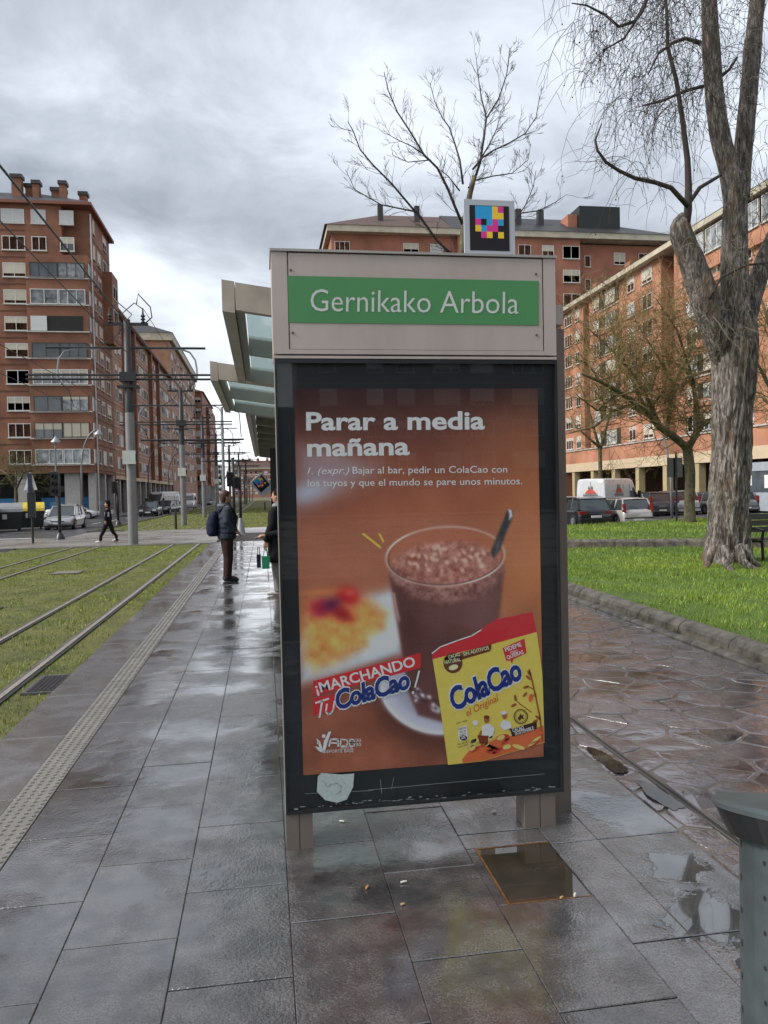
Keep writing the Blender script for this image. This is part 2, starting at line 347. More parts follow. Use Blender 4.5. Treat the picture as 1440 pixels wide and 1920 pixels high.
# ------------------------------------------------------------------ grass blades
def blades(name, label, n, xr, yr, zf, hmin, hmax, wdt, cols, seed, power=1.0, mask=None):
    rg = np.random.default_rng(seed)
    u = rg.random(n)**power
    y = yr[0]+(yr[1]-yr[0])*u; x = xr[0]+(xr[1]-xr[0])*rg.random(n)
    if mask is not None:
        k = mask(x, y); x, y = x[k], y[k]; n = len(x)
    cl = np.sin(x*3.1+np.sin(y*1.7)*2)*np.cos(y*2.3+np.sin(x*2.1)*1.5)
    cl2 = np.sin(x*0.9+1.3*np.sin(y*0.6))*np.cos(y*0.7+x*0.35)
    h = (hmin+(hmax-hmin)*rg.random(n))*(1+0.35*cl)
    z = zf(x, y)-0.012
    a = rg.random(n)*2*PI; lean = 0.9*rg.random(n)*h; la = rg.random(n)*2*PI
    pt = np.sin(x*1.9+2.1*np.sin(y*1.1+0.5))*np.sin(y*1.5+1.7*np.sin(x*0.8)); thin = (pt > 0.62)&(rg.random(n) < 0.72); h = np.where(thin, h*0.45, h); tuft = np.sin(x*11+3*np.sin(y*7))*np.sin(y*9+2*np.sin(x*6)) > 0.55; h = np.where(tuft, h*1.35, h)
    w = wdt*(0.6+0.8*rg.random(n))*(1+0.03*np.maximum(y-8, 0))
    P = np.empty((n, 3, 3))
    P[:, 0] = np.stack([x-np.cos(a)*w, y-np.sin(a)*w, z], 1); P[:, 1] = np.stack([x+np.cos(a)*w, y+np.sin(a)*w, z], 1)
    P[:, 2] = np.stack([x+np.cos(la)*lean, y+np.sin(la)*lean, z+h], 1)
    me = bpy.data.meshes.new(name); me.vertices.add(3*n); me.vertices.foreach_set('co', P.reshape(-1)); me.loops.add(3*n); me.loops.foreach_set('vertex_index', np.arange(3*n, dtype=np.int32))
    me.polygons.add(n); me.polygons.foreach_set('loop_start', np.arange(0, 3*n, 3, dtype=np.int32)); me.polygons.foreach_set('loop_total', np.full(n, 3, dtype=np.int32))
    t = np.clip(0.5+0.42*cl2+0.2*cl+0.28*rg.standard_normal(n), 0, 1)[:, None]
    c = np.array(cols[0])*(1-t)+np.array(cols[1])*t
    dead = rg.random(n) < cols[3]*(0.5+0.9*np.clip(-cl2, 0, 1)); c[dead] = np.array(cols[2])
    c *= (0.75+0.5*rg.random((n, 1)))*np.where(tuft, 0.72, 1.0)[:, None]
    ca = me.color_attributes.new('tint', 'FLOAT_COLOR', 'POINT'); cc = np.ones((n, 3, 4)); cc[:, :, :3] = c[:, None, :]
    ca.data.foreach_set('color', cc.reshape(-1)); me.update()
    m = bpy.data.materials.new(name+'_blade'); m.use_nodes = True; nd = m.node_tree.nodes; b = nd['Principled BSDF']
    at = nd.new('ShaderNodeAttribute'); at.attribute_name = 'tint'; m.node_tree.links.new(at.outputs['Color'], b.inputs['Base Color']); b.inputs['Roughness'].default_value = 0.5
    me.materials.append(m); o = bpy.data.objects.new(name, me); COL.objects.link(o); o['kind'] = 'stuff'; o['label'] = label; return o
def offr(x, y):
    k = np.ones(len(x), bool)
    for r in (-2.52, -3.52, -6.25, -7.25): k &= np.abs(x-r) > 0.075
    for (a, b, c, d) in COVERS: k &= ~((x > a) & (x < b) & (y > c) & (y < d))
    return k
COVERS = []
c0, c1 = gp(50, 1297, -0.25), gp(125, 1262, -0.25)
COVERS = [(-2.36, -1.86, 7.85, 8.6), (-4.3, -3.65, 8.7, 9.3), (-5.2, -4.55, 13.6, 14.4), (-3.0, -2.9, 99, 99.1), (-5.3, -4.6, 20.2, 20.9), (-5.3, -4.8, 30.9, 31.6)]
OL = ((0.11, 0.20, 0.012), (0.27, 0.33, 0.022), (0.32, 0.27, 0.09), 0.18)
flatz = lambda z: (lambda x, y: np.full(len(x), z))
blades('track_grass', 'short yellowish green grass growing between the tram rails', 190000, (-9.25, -1.84), (4.2, 31), flatz(-0.27), 0.018, 0.05, 0.0042, OL, 3, 1.35, offr)
blades('track_grass_beyond', 'green grass between the tram rails past the crossing', 30000, (-9.2, 2.0), (44.1, 110), flatz(-0.262), 0.03, 0.07, 0.008, OL, 4, 1.2, lambda x, y: offr(x, y))
for i, (a, b, c, d) in enumerate(COVERS[:3]+[COVERS[4]]):
    lab = ['checkered iron drain cover in the grass against the platform edge', 'concrete access cover between the rails, low in the grass', 'worn concrete cover in the grass between the two tram tracks', 'small far concrete cover in the grass near the crossing'][i]
    t = thing('access_cover', lab, 'drain cover', ((a+b)/2, (c+d)/2, -0.25), 0, 'covers in the track grass')
    MB().box(a, c, -0.275, b, d, -0.243).build('cover_frame', KERBM, t)
    q = MB()
    if i == 0:
        for u in range(9):
            for v in range(12):
                x, y = a+0.05+u*(b-a-0.1)/9, c+0.05+v*(d-c-0.1)/12
                q.box(x, y, -0.243, x+0.026, y+0.03, -0.236)
        MB().box(a+0.04, c+0.04, -0.243, b-0.04, d-0.04, -0.2405).build('cover_plate', BLACKM, t); q.build('checker_stud', mat('wet_iron', (0.1, 0.1, 0.11), 0.25, metal=0.5), t, kind='stuff')
    else: MB().box(a+0.04, c+0.04, -0.243, b-0.04, d-0.04, -0.237).build('cover_plate', mat('cover_concrete', (0.2, 0.18, 0.155), 0.4, var=0.3, vscale=8), t)
# ------------------------------------------------------------------ platform
plat = MB().box(-1.80, -8, -0.74, 1.886, 27.4, -0.032)
struct('platform', plat, DARKJ)
PLAT = bpy.data.objects['platform']
rmp = MB(); rmp.add([(-1.8, 27.4, 0), (4.4, 27.4, 0), (4.4, 31, -0.226), (-1.8, 31, -0.226), (-1.8, 27.4, -0.74), (4.4, 27.4, -0.74), (4.4, 31, -0.74), (-1.8, 31, -0.74)], [(0, 1, 2, 3), (0, 4, 5, 1), (1, 5, 6, 2), (3, 2, 6, 7), (0, 3, 7, 4)])
struct('platform_ramp', rmp, PAVE)
def slab(x0, x1, y0, y1, m_, parent=PLAT, z=0.0, gap=0.0035, name='slab'):
    dz = random.uniform(-0.0016, 0.0016)
    b = MB().bbox(x0+0.0008, y0+gap, -0.03, x1-0.0008, y1-gap, z+dz, 0.0028)
    return b.build(name, m_, parent)
Y1 = 27.4
def column(x0, x1, off, pitch, m_, ymax=Y1, name='slab'):
    y = off
    while y > -1.2: y -= pitch
    rest = MB(); n = 0
    while y < ymax:
        y2 = min(y+pitch, ymax)
        if y < 14.5: slab(x0, x1, y, y2, m_, name=name)
        else: rest.bbox(x0+0.0035, y+0.0035, -0.03, x1-0.0035, y2-0.0035, random.uniform(-0.0015, 0.0015), 0.0035); n += 1
        y += pitch
    return rest
rests = MB()
def cc(*a, **k):
    r = column(*a, **k); rests.add(r.v, r.f)
column(-1.80, -1.375, 5.53, 1.125, EDGES, name='edge_slab').build('far_edge_slabs', EDGES, PLAT, kind='stuff')
cc(-1.180, -0.756, 3.23, 0.63, SLAB); cc(-0.756, -0.352, 2.89, 0.63, SLAB); cc(-0.352, 0.06, 2.58, 0.63, SLAB)
cc(0.06, 0.465, 2.90, 0.63, SLAB); cc(0.465, 0.863, 2.58, 0.63, SLAB)
cc(1.48, 1.885, 3.33, 0.79, SLABL); cc(1.255, 1.48, 2.54, 0.79, SLABL)
# column with the sunken cover and its puddle
y = 2.24-0.63*5
while y < Y1:
    y2 = y+0.63
    if abs(y-2.87) < 0.05: slab(0.863, 1.255, 3.36, 3.50, SLAB); slab(0.863, 0.905, 2.87, 3.36, SLAB)
    elif y < 14.5: slab(0.863, 1.255, y, y2, SLAB)
    else: rests.bbox(0.866, y+0.003, -0.03, 1.252, min(y2, Y1)-0.003, 0.0, 0.003)
    y = y2
rests.build('far_slabs', SLAB, PLAT, kind='stuff')
MB().box(0.91, 2.88, -0.031, 1.25, 3.355, -0.014).build('sunken_cover', SLAB, PLAT)
RUST = mat('rusty_edge', (0.13, 0.06, 0.02), 0.4, var=0.4, vscale=30)
fr = MB(); fr.box(0.905, 2.872, -0.03, 0.913, 3.358, -0.002).box(0.913, 3.351, -0.03, 1.252, 3.358, -0.002).box(0.913, 2.872, -0.03, 1.252, 2.879, -0.002).build('cover_frame', RUST, PLAT)
# puddles: water films lying in hollows
def blob(cx_, cy_, rx, ry, seed, n=40, rough=0.35):
    pts = []
    for j in range(n):
        a = 2*PI*j/n; r = 1+rough*(noise.noise(Vector((math.cos(a)*1.3+seed, math.sin(a)*1.3, seed*0.7))))+0.25*rough*noise.noise(Vector((math.cos(a)*5+seed, math.sin(a)*5, 3)))
        pts.append((cx_+rx*r*math.cos(a), cy_+ry*r*math.sin(a)))
    return pts
def puddle(pts, z, lab):
    g = MB(); n = len(pts); g.add([(p[0], p[1], z) for p in pts], [tuple(range(n))])
    o = g.build('puddle', PUD); o['kind'] = 'stuff'; o['label'] = lab; return o
puddle([(0.914, 2.88), (1.249, 2.88), (1.249, 3.35), (0.914, 3.35)], -0.0045, 'clear rainwater standing over the sunken cover')
# puddle(blob(1.385, 3.03, 0.10, 0.22, 2.2), 0.0032, 'thin water film beside the sunken cover')
# puddle(blob(1.52, 2.50, 0.12, 0.26, 5.1), 0.0034, 'dark puddle on the granite slabs near the litter bin')
# puddle(blob(1.63, 2.78, 0.10, 0.12, 9.3, rough=0.5), 0.0042, 'small puddle on the granite slabs near the litter bin')
puddle(blob(2.0, 3.72, 0.06, 0.18, 1.4, rough=0.5), 0.0066, 'puddle lying in the stones next to the slot drain')
puddle(blob(1.97, 4.3, 0.05, 0.2, 6.4, rough=0.6), 0.0062, 'narrow puddle between granite slabs and slot drain')
# tactile tiles
tt = MB().bbox(-0.0965, -0.2, -0.03, 0.0965, 0.2, 0.002, 0.003)
for i in range(4):
    for j in range(8):
        x, y = -0.072+i*0.048, -0.176+j*0.0502+(0.012 if i % 2 else 0)
        tt.rings([[(x+0.017*math.cos(a)*s_, y+0.013*math.sin(a)*s_, z_) for a in [k*PI/4 for k in range(8)]] for s_, z_ in ((1, 0.002), (0.9, 0.0065), (0.45, 0.0085))])
tme = tt.mesh('tactile_tile', TACT)
k = 0; y = -1.0
while y < Y1-0.2:
    inst('tactile_tile', tme, (-1.2785, y+0.2, 0.0), PLAT); y += 0.405
# ------------------------------------------------------------------ flagstones (voronoi cells built as stones)
def clip(poly, a, b, c):
    """keep a*x+b*y<=c"""
    outp = []; n = len(poly)
    for i in range(n):
        p, q = poly[i], poly[(i+1) % n]; dp = a*p[0]+b*p[1]-c; dq = a*q[0]+b*q[1]-c
        if dp <= 0: outp.append(p)
        if (dp < 0 < dq) or (dq < 0 < dp):
            t = dp/(dp-dq); outp.append((p[0]+(q[0]-p[0])*t, p[1]+(q[1]-p[1])*t))
    return outp
def kerb_x(y): return 4.22+0.035*(y-5.0)-0.0006*(y-5)**2          # flagstone edge at the kerb
struct('flagstone_path', MB().box(1.888, -8, -0.74, 8.6, 19.2, -0.0055), MORT)
FP = bpy.data.objects['flagstone_path']
def crazy(x0, x1, y0, y1, cell, seed, jitter=0.6, xmax=None, ztop=0.0, rag=0.022):
    rg = random.Random(seed); seeds = []; ny = int((y1-y0)/cell); nx = max(1, int(round((x1-x0)/cell)))
    for j in range(-1, ny+2):
        for i in range(-1, nx+2):
            sx = (x1-x0)/nx; sy = (y1-y0)/ny
            seeds.append((x0+(i+0.5+(0.5 if j % 2 else 0)+rg.uniform(-jitter, jitter))*sx, y0+(j+0.5+rg.uniform(-jitter, jitter))*sy))
    for s0 in seeds:
        if not (x0-cell < s0[0] < x1+cell and y0-cell < s0[1] < y1+cell): continue
        poly = [(x0, y0), (x1, y0), (x1, y1), (x0, y1)]
        for s1 in seeds:
            if s1 is s0: continue
            dx, dy = s1[0]-s0[0], s1[1]-s0[1]; d2 = dx*dx+dy*dy
            if d2 > (3.2*cell)**2: continue
            poly = clip(poly, dx, dy, (s1[0]**2+s1[1]**2-s0[0]**2-s0[1]**2)/2 - 0.004*math.sqrt(d2))
            if len(poly) < 3: break
        if len(poly) < 3: continue
        c = np.mean(np.array(poly), axis=0)
        if xmax and c[0] > xmax(c[1])+0.12: continue
        area = 0.5*abs(sum(poly[i][0]*poly[(i+1) % len(poly)][1]-poly[(i+1) % len(poly)][0]*poly[i][1] for i in range(len(poly))))
        if area < 0.002: continue
        # ragged outline
        rr = []
        for i in range(len(poly)):
            p, q = poly[i], poly[(i+1) % len(poly)]; ln = math.hypot(q[0]-p[0], q[1]-p[1]); k = max(1, int(ln/0.07))
            for t in range(k):
                x, y_ = p[0]+(q[0]-p[0])*t/k, p[1]+(q[1]-p[1])*t/k
                s = 1-rag*(1+noise.noise(Vector((x*9, y_*9, seed))))-(0.05 if t == 0 else 0)
                rr.append((c[0]+(x-c[0])*s, c[1]+(y_-c[1])*s))
        zt = ztop+rg.uniform(-0.004, 0.004); tx, ty = rg.uniform(-0.012, 0.012), rg.uniform(-0.012, 0.012)
        g = MB(); n = len(rr)
        g.v = [(p[0], p[1], -0.03) for p in rr]+[(p[0], p[1], zt-0.006+(p[0]-c[0])*tx+(p[1]-c[1])*ty) for p in rr]+[(c[0]+(p[0]-c[0])*0.95, c[1]+(p[1]-c[1])*0.95, zt+(p[0]-c[0])*tx+(p[1]-c[1])*ty+0.002*noise.noise(Vector((p[0]*6, p[1]*6, 1)))) for p in rr]+[(c[0], c[1], zt+0.001)]
        g.f = [(i, (i+1) % n, n+(i+1) % n, n+i) for i in range(n)]+[(n+i, n+(i+1) % n, 2*n+(i+1) % n, 2*n+i) for i in range(n)]+[(2*n+i, 2*n+(i+1) % n, 3*n) for i in range(n)]
        g.mi = [0]*len(g.f); o = g.build('stone', FLAG, FP)
crazy(2.115, 4.7, 2.0, 10.8, 0.285, 5, xmax=lambda y: kerb_x(y)-0.06)
crazy(1.895, 2.065, 1.6, 9.5, 0.24, 8, jitter=0.3, rag=0.02)
cov = MB().box(2.10, 10.8, -0.019, 4.6, 19.2, -0.002); struct('flagstone_path_beyond', cov, FLAG)
dg_ = thing('slot_drain', 'long dark slot drain running through the purple flagstones', 'drain', (2.09, 1, 0))
MB().box(2.068, -2, -0.02, 2.112, 19, -0.004).build('drain_slot', BLACKM, dg_)
MB().box(2.070, -2, -0.02, 2.077, 19, 0.001).box(2.104, -2, -0.02, 2.111, 19, 0.001).build('drain_lip', BRONZED, dg_)
# ------------------------------------------------------------------ kerbs along the lawn (lengths built one by one)
def kerb_run(name, lab, path, seg, prof, m_, zoff=0.0, cat='kerb'):
    t = thing(name, lab, cat, (path(0)[0], path(0)[1], 0)); ln = path(1.0); n = seg
    for k in range(n):
        a, b = path((k+0.006)/n), path((k+0.994)/n); a, b = Vector((*a, 0)), Vector((*b, 0)); d = (b-a).normalized(); nrm = Vector((d.y, -d.x, 0))
        jit = random.uniform(-0.006, 0.006)
        rs = [[p + nrm*(u+jit) + Vector((0, 0, v+zoff)) for (u, v) in prof] for p in (a, b)]
        MB().rings(rs).build('kerb_stone', m_, t, smooth=False)
    return t
rk = [(-0.13, -0.3), (0.13, -0.3), (0.135, 0.02)]+[(0.13*math.cos(a), 0.06+0.11*math.sin(a)) for a in [PI*k/8 for k in range(9)]]+[(-0.135, 0.02)]
KM2 = mat('mossy_kerb', (0.075, 0.062, 0.048), 0.5, var=0.5, vscale=7, bump=0.4, bscale=40, objvar=0.12, col2=(0.12, 0.105, 0.085))
kp = lambda t: (kerb_x(2+t*22)+0.19, 2+t*17.2)
kp = lambda t: (kerb_x(1+t*17.2)+0.19, 1+t*17.2)
kerb_run('lawn_kerb', 'rounded concrete kerb between purple flagstones and the near lawn', kp, 18, rk, KM2)
kp2 = lambda t: (kerb_x(1+t*17.2)+0.0, 1+t*17.2)
kerb_run('path_edging', 'low flat mossy edging at the foot of the rounded kerb', kp2, 22, [(-0.05, -0.2), (0.05, -0.2), (0.05, 0.035), (-0.03, 0.035), (-0.05, 0.01)], KM2)
# near lawn: between kerb and path; far lawn beyond the cross path
P_a = gp(1066, 1044, 0.0); P_b = gp(1440, 1062, 0.0)
def path_y(x): return 18.4-0.42*(x-7.5)          # front edge of the cross path
def lawn_z(x, y): return 0.10+0.03*np.sin(np.asarray(x)*0.8)*np.cos(np.asarray(y)*0.7)
xs = np.linspace(0, 1, 24); ys = np.linspace(0, 1, 30)
g = MB()
for v in ys:
    for u in xs:
        yy = 0.5+v*18.0
        x0 = kerb_x(min(yy, 18))+0.25; x = x0+u*14
        yl = min(yy, path_y(x)-0.0) if True else yy
        y_ = 0.5+v*(path_y(x)-0.5); x = kerb_x(min(max(y_, 1), 18))+0.25+u*13.5
        g.v.append((x, y_, float(lawn_z(x, y_))))
nx = len(xs); g.f = [(j*nx+i, j*nx+i+1, (j+1)*nx+i+1, (j+1)*nx+i) for j in range(len(ys)-1) for i in range(nx-1)]; g.mi = [0]*len(g.f)
struct('lawn', g, SOIL2, smooth=True)
def far_z(x, y):
    d = np.asarray(y)-path_y(np.asarray(x)); return 0.14+0.05*np.sin(np.clip(d, 0, 14)/14*PI)-0.05*np.clip(d/14, 0, 1)
g = MB()
def lawn_end(x): return 28.6+0.42*(max(x, 9)-9)
xs2 = np.linspace(4.9, 42, 34); vs2 = np.linspace(0, 1, 16)
for v in vs2:
    for x in xs2:
        y0_ = path_y(x)+1.35; y0_ = max(y0_, 9.0); y_ = y0_+v*(lawn_end(x)-y0_)
        g.v.append((x, y_, float(far_z(x, y_)) if v < 1 else -0.45))
nx = len(xs2); g.f = [(j*nx+i, j*nx+i+1, (j+1)*nx+i+1, (j+1)*nx+i) for j in range(len(vs2)-1) for i in range(nx-1)]; g.mi = [0]*len(g.f)
struct('far_lawn', g, SOIL2, smooth=True)
struct('cross_path', MB().add([(4.9, 19.5, 0.0), (4.9, 21, 0.0), (22, 13.6, 0.0), (22, 12.0, 0.0)], [(0, 3, 2, 1)]), PAVE)
kq = [(-0.1, -0.3), (0.1, -0.3), (0.11, 0.08)]+[(0.11*math.cos(a), 0.12+0.07*math.sin(a)) for a in [PI*k/6 for k in range(7)]]+[(-0.11, 0.08)]
kerb_run('cross_path_kerb', 'mossy raised kerb of the far lawn along the cross path, behind the big trunk', lambda t: (5.0+t*13, path_y(5.0+t*13)+1.35), 16, kq, KM2, zoff=0.06)
struct('parking_road', MB().box(4.4, 31.0, -0.74, 80, 43.9, -0.402).box(13, 43.9, -0.74, 80, 96, -0.4022), ASPH)
struct('arcade_pavement', MB().box(34.5, 30, -0.4, 60, 95, -0.27), PAVE)
struct('lawn_front_bank', MB().box(-30, -40, -0.7, 60, -8.1, -0.05), PAVE)
GR = ((0.08, 0.165, 0.014), (0.25, 0.33, 0.028), (0.17, 0.16, 0.04), 0.06)
blades('lawn_grass', 'bright green grass of the near lawn', 200000, (4.45, 16), (4.2, 18.4), lawn_z, 0.03, 0.075, 0.0048, GR, 11, 1.15, lambda x, y: (x > (4.22+0.035*(y-5)-0.0006*(y-5)**2)+0.24) & (y < path_y(x)-0.02) & (x < 4.4+0.78*y) & (x > 0.33*y))
blades('far_lawn_grass', 'green grass of the lawn in front of the parked cars', 110000, (5.0, 26), (12, 36), far_z, 0.04, 0.09, 0.008, GR, 12, 1.0, lambda x, y: (y > path_y(x)+1.45) & (y < 28.4+0.42*(np.maximum(x, 9)-9)) & (x < 2+0.8*y) & (x > 0.33*y))

# ------------------------------------------------------------------ fallen leaves and daisies scattered in the grass
def scatter(name, lab, n, fn, m_, s0, s1, seed):
    rg = random.Random(seed); g = MB()
    for k in range(n):
        x, y, z = fn(rg); a = rg.random()*6.28; s_ = rg.uniform(s0, s1); t_ = rg.uniform(-0.3, 0.3)
        pts = [(x+s_*r*math.cos(a+b_), y+s_*r*math.sin(a+b_), z+s_*t_*math.cos(b_)) for r, b_ in ((1, 0), (0.55, 0.9), (0.8, 2.2), (0.7, 3.6), (0.6, 5.2))]; g.add(pts, [tuple(range(5))])
    o = g.build(name, m_); o['kind'] = 'stuff'; o['label'] = lab
def lawn_pt(rg):
    while True:
        x, y = rg.uniform(4.6, 14), rg.uniform(4.5, 18)
        if kerb_x(y)+0.3 < x < 4.4+0.78*y and y < path_y(x)-0.1: return x, y, float(lawn_z(x, y))+0.045
def track_pt(rg): return rg.uniform(-9.1, -1.9), rg.uniform(4.5, 30), -0.232
def far_pt(rg):
    while True:
        x, y = rg.uniform(5, 25), rg.uniform(14, 33)
        if y > path_y(x)+1.6 and y < 28.4+0.42*(max(x, 9)-9): return x, y, float(far_z(x, y))+0.06
LEAFM = mat('fallen_leaf', (0.16, 0.09, 0.04), 0.6, var=0.4, vscale=4); DAISY = mat('daisy_white', (0.6, 0.6, 0.55), 0.6)
scatter('fallen_leaves', 'brown fallen leaves scattered over the near lawn', 260, lawn_pt, LEAFM, 0.012, 0.03, 1); scatter('daisies', 'tiny white daisies in the near lawn', 110, lawn_pt, DAISY, 0.006, 0.012, 2)
scatter('fallen_leaves', 'pale litter and leaves between the tram rails', 260, track_pt, LEAFM, 0.010, 0.028, 3); scatter('daisies', 'tiny white daisies in the far lawn', 120, far_pt, DAISY, 0.012, 0.022, 4)
scatter('fallen_leaves', 'wet brown leaf scraps on the flagstones', 60, lambda rg: (rg.uniform(2.15, 4.3), rg.uniform(3, 10), 0.006), LEAFM, 0.006, 0.018, 5); scatter('grit', 'small crumbs of grit and leaf on the wet slabs', 140, lambda rg: (rg.uniform(-1.1, 1.85), rg.uniform(2.2, 9)**1.0, 0.004), mat('grit', (0.07, 0.055, 0.04), 0.6, var=0.5), 0.0015, 0.005, 6)
# ------------------------------------------------------------------ advertising kiosk at the platform end
KY = 3.50
kiosk = thing('advertising_kiosk', 'bronze advertising kiosk with green station name header and lit-size poster case', 'kiosk', (0.72, 3.6, 0))
kiosk['label'] = 'bronze metal kiosk with green station name header above a large glazed poster'
KX0, KX1 = 0.062, 1.386
# header case
h = MB(); h.box(KX0, KY, 2.246, 0.131, KY+0.28, 2.70).box(1.327, KY, 2.246, KX1, KY+0.28, 2.70).box(0.131, KY+0.02, 2.246, 1.327, KY+0.28, 2.70)
h.build('header_case', BRONZE, kiosk)
MB().bbox(0.137, KY+0.001, 2.268, 1.321, KY+0.019, 2.697, 0.002).build('header_panel', BRONZE, kiosk)
MB().box(0.131, KY-0.001, 2.246, 1.327, KY+0.0195, 2.266).build('header_rail', BRONZE, kiosk)
MB().box(KX0-0.006, KY-0.008, 2.701, KX1+0.006, KY+0.29, 2.712).build('header_cap', mat('pale_aluminium', (0.42, 0.40, 0.37), 0.4, metal=0.4, var=0.08), kiosk)
for (px, py) in ((545, 506), (549, 624), (1005, 514), (1006, 628)):
    p = wp(px, py, KY); MB().lathe((p.x, KY-0.001, p.z), [(0.0, -0.003), (0.005, -0.003), (0.006, 0.002)], 8, 'y').build('screw', BRONZED, kiosk)
def K(px, py, y0=KY):
    p = wp(px, py, y0); return (p.x, p.z)
def artmesh(name, polys, m_, parent, y, kproj, thick=0.0):
    """polys: list of (verts px Nx2, faces); printed flat on the plane y"""
    g = MB()
    for v, f in polys:
        vs = [(*kproj(float(a), float(b)),) for a, b in v]; g.add([(q[0], y, q[1]) for q in vs], f)
    return g.build(name, m_, parent)
def text_px(s, a, b, hgt, bold=0.0, shear=0.0, spacing=1.0, base_frac=None):
    """lettering whose baseline runs from px a to px b; hgt = cap height in px"""
    v, f = text_geo(s, bold, shear, spacing)
    x0, x1 = v[:, 0].min(), v[:, 0].max(); cap = 0.69+bold*1.2
    A = np.array(a, float); B = np.array(b, float); d = (B-A); ln = np.hypot(*d); d /= ln; n = np.array([d[1], -d[0]])
    u = (v[:, 0]-x0)/(x1-x0)*ln; w = v[:, 1]/cap*hgt
    return (A[None]+u[:, None]*d[None]+w[:, None]*n[None], f)
def poly_px(pts): return (np.array(pts, float), [tuple(range(len(pts)))])
SIGNG = mat('sign_green', (0.075, 0.27, 0.095), 0.35, var=0.05, vscale=2, spec=0.6)
SIGNW = mat('sign_white', (0.62, 0.64, 0.62), 0.5, var=0.03)
gb = artmesh('name_band', [poly_px([(539, 517), (1010, 527), (1010, 610), (542, 605)])], SIGNG, kiosk, KY-0.0015, K)
nm = artmesh('station_name', [text_px('Gernikako Arbola', (582, 583.5), (972, 588.5), 41, bold=-0.004)], SIGNW, kiosk, KY-0.003, K)
# poster case body
cb = MB(); cb.box(KX0+0.006, KY+0.03, 0.172, KX1, KY+0.15, 2.225); cb.build('case_body', BRONZED, kiosk)
fr = MB(); fr.box(KX0+0.004, KY-0.004, 0.165, 0.0745, KY+0.03, 2.222).box(1.378, KY-0.004, 0.165, KX1+0.001, KY+0.03, 2.222)
fr.box(0.0745, KY-0.004, 2.205, 1.378, KY+0.03, 2.222).box(0.0745, KY-0.004, 0.165, 1.378, KY+0.03, 0.178); fr.build('case_frame', mat('dark_anodised_frame', (0.03, 0.033, 0.036), 0.3, metal=0.3), kiosk)
MB().box(KX0, KY-0.002, 2.226, KX1, KY+0.1, 2.238).build('case_top_strip', BRONZE, kiosk)
MB().box(KX0-0.0, KY-0.0045, 0.17, KX0+0.0035, KY+0.03, 2.222).build('edge_trim', BRONZE, kiosk)
MB().box(0.0747, KY+0.02, 0.1785, 1.3778, KY+0.029, 2.2045).build('case_backing', mat('printed_black_border', (0.010, 0.014, 0.017), 0.4, var=0.3, vscale=2), kiosk)
MB().box(0.0747, KY, 0.1785, 1.3778, KY+0.005, 2.2045).build('glass', glassm('poster_glass', (0.98, 0.99, 0.99), 1.56, 0.012), kiosk)
# legs and side post
LEGM = mat('bronze_leg', (0.22, 0.185, 0.16), 0.4, metal=0.35, var=0.08)
for (x0, x1) in ((0.064, 0.186), (1.193, 1.346)):
    m_ = (x0+x1)/2
    t_ = MB().box(x0, KY+0.005, 0.0, m_-0.0025, KY+0.135, 0.172).box(m_+0.0025, KY+0.005, 0.0, x1, KY+0.135, 0.172).box(m_-0.0024, KY+0.012, 0, m_+0.0024, KY+0.13, 0.172)
    t_.build('leg', LEGM, kiosk)
sp = MB().box(1.388, KY+0.14, 0.0, 1.452, KY+0.28, 2.40).box(1.4555, KY+0.16, 0.0, 1.490, KY+0.28, 2.405); sp.build('side_post', mat('bronze_post', (0.24, 0.2, 0.17), 0.36, metal=0.45, var=0.1, vscale=2), kiosk)
MB().box(1.386, KY+0.13, 2.42, 1.475, KY+0.30, 2.515).build('post_cap', BRONZE, kiosk)
# ------------------------------------------------------------------ the poster print
PY = KY+0.0185
PX0, PX1, PZ0, PZ1 = 0.1485, 1.2965, 0.334, 2.092
NXp, NZp = 400, 610
gx, gz = np.meshgrid(np.linspace(PX0, PX1, NXp), np.linspace(PZ0, PZ1, NZp))
d = np.stack([gx, np.full_like(gx, PY), gz-EYE], -1)
fz_ = d@np.array(_f); PXX = 720+FPX*(d@np.array(_r))/fz_; PYY = 960-FPX*(d@np.array(_u))/fz_
def sm(v, s): return 1/(1+np.exp(-np.clip(v/s, -40, 40)))
def ell(cx_, cy_, rx, ry, ang=0.0, soft=3.0):
    a = math.radians(ang); X = PXX-cx_; Y = PYY-cy_; x = X*math.cos(a)+Y*math.sin(a); y = -X*math.sin(a)+Y*math.cos(a)
    q = np.sqrt((x/rx)**2+(y/ry)**2); return sm((1-q)*min(rx, ry), soft)
def ring(cx_, cy_, rx, ry, w, ang=0.0, soft=0.8):
    a = math.radians(ang); X = PXX-cx_; Y = PYY-cy_; x = X*math.cos(a)+Y*math.sin(a); y = -X*math.sin(a)+Y*math.cos(a)
    q = np.sqrt((x/rx)**2+(y/ry)**2); dist = np.abs(q-1)*(rx*ry/np.sqrt((ry*x/np.maximum(np.hypot(x, y), 1e-6))**2+(rx*y/np.maximum(np.hypot(x, y), 1e-6))**2))
    return sm(w-dist, soft)
def polym(pts, soft=1.5):
    pts = np.array(pts, float); n = len(pts); ins = np.zeros(PXX.shape, bool); dmin = np.full(PXX.shape, 1e9)
    for i in range(n):
        ax, ay = pts[i]; bx, by = pts[(i+1) % n]
        c = ((ay > PYY) != (by > PYY)) & (PXX < (bx-ax)*(PYY-ay)/((by-ay) if abs(by-ay) > 1e-9 else 1e-9)+ax); ins ^= c
        t = np.clip(((PXX-ax)*(bx-ax)+(PYY-ay)*(by-ay))/((bx-ax)**2+(by-ay)**2), 0, 1)
        dmin = np.minimum(dmin, np.hypot(PXX-ax-t*(bx-ax), PYY-ay-t*(by-ay)))
    return sm(np.where(ins, dmin, -dmin), soft)
IMG = np.zeros(PXX.shape+(3,))
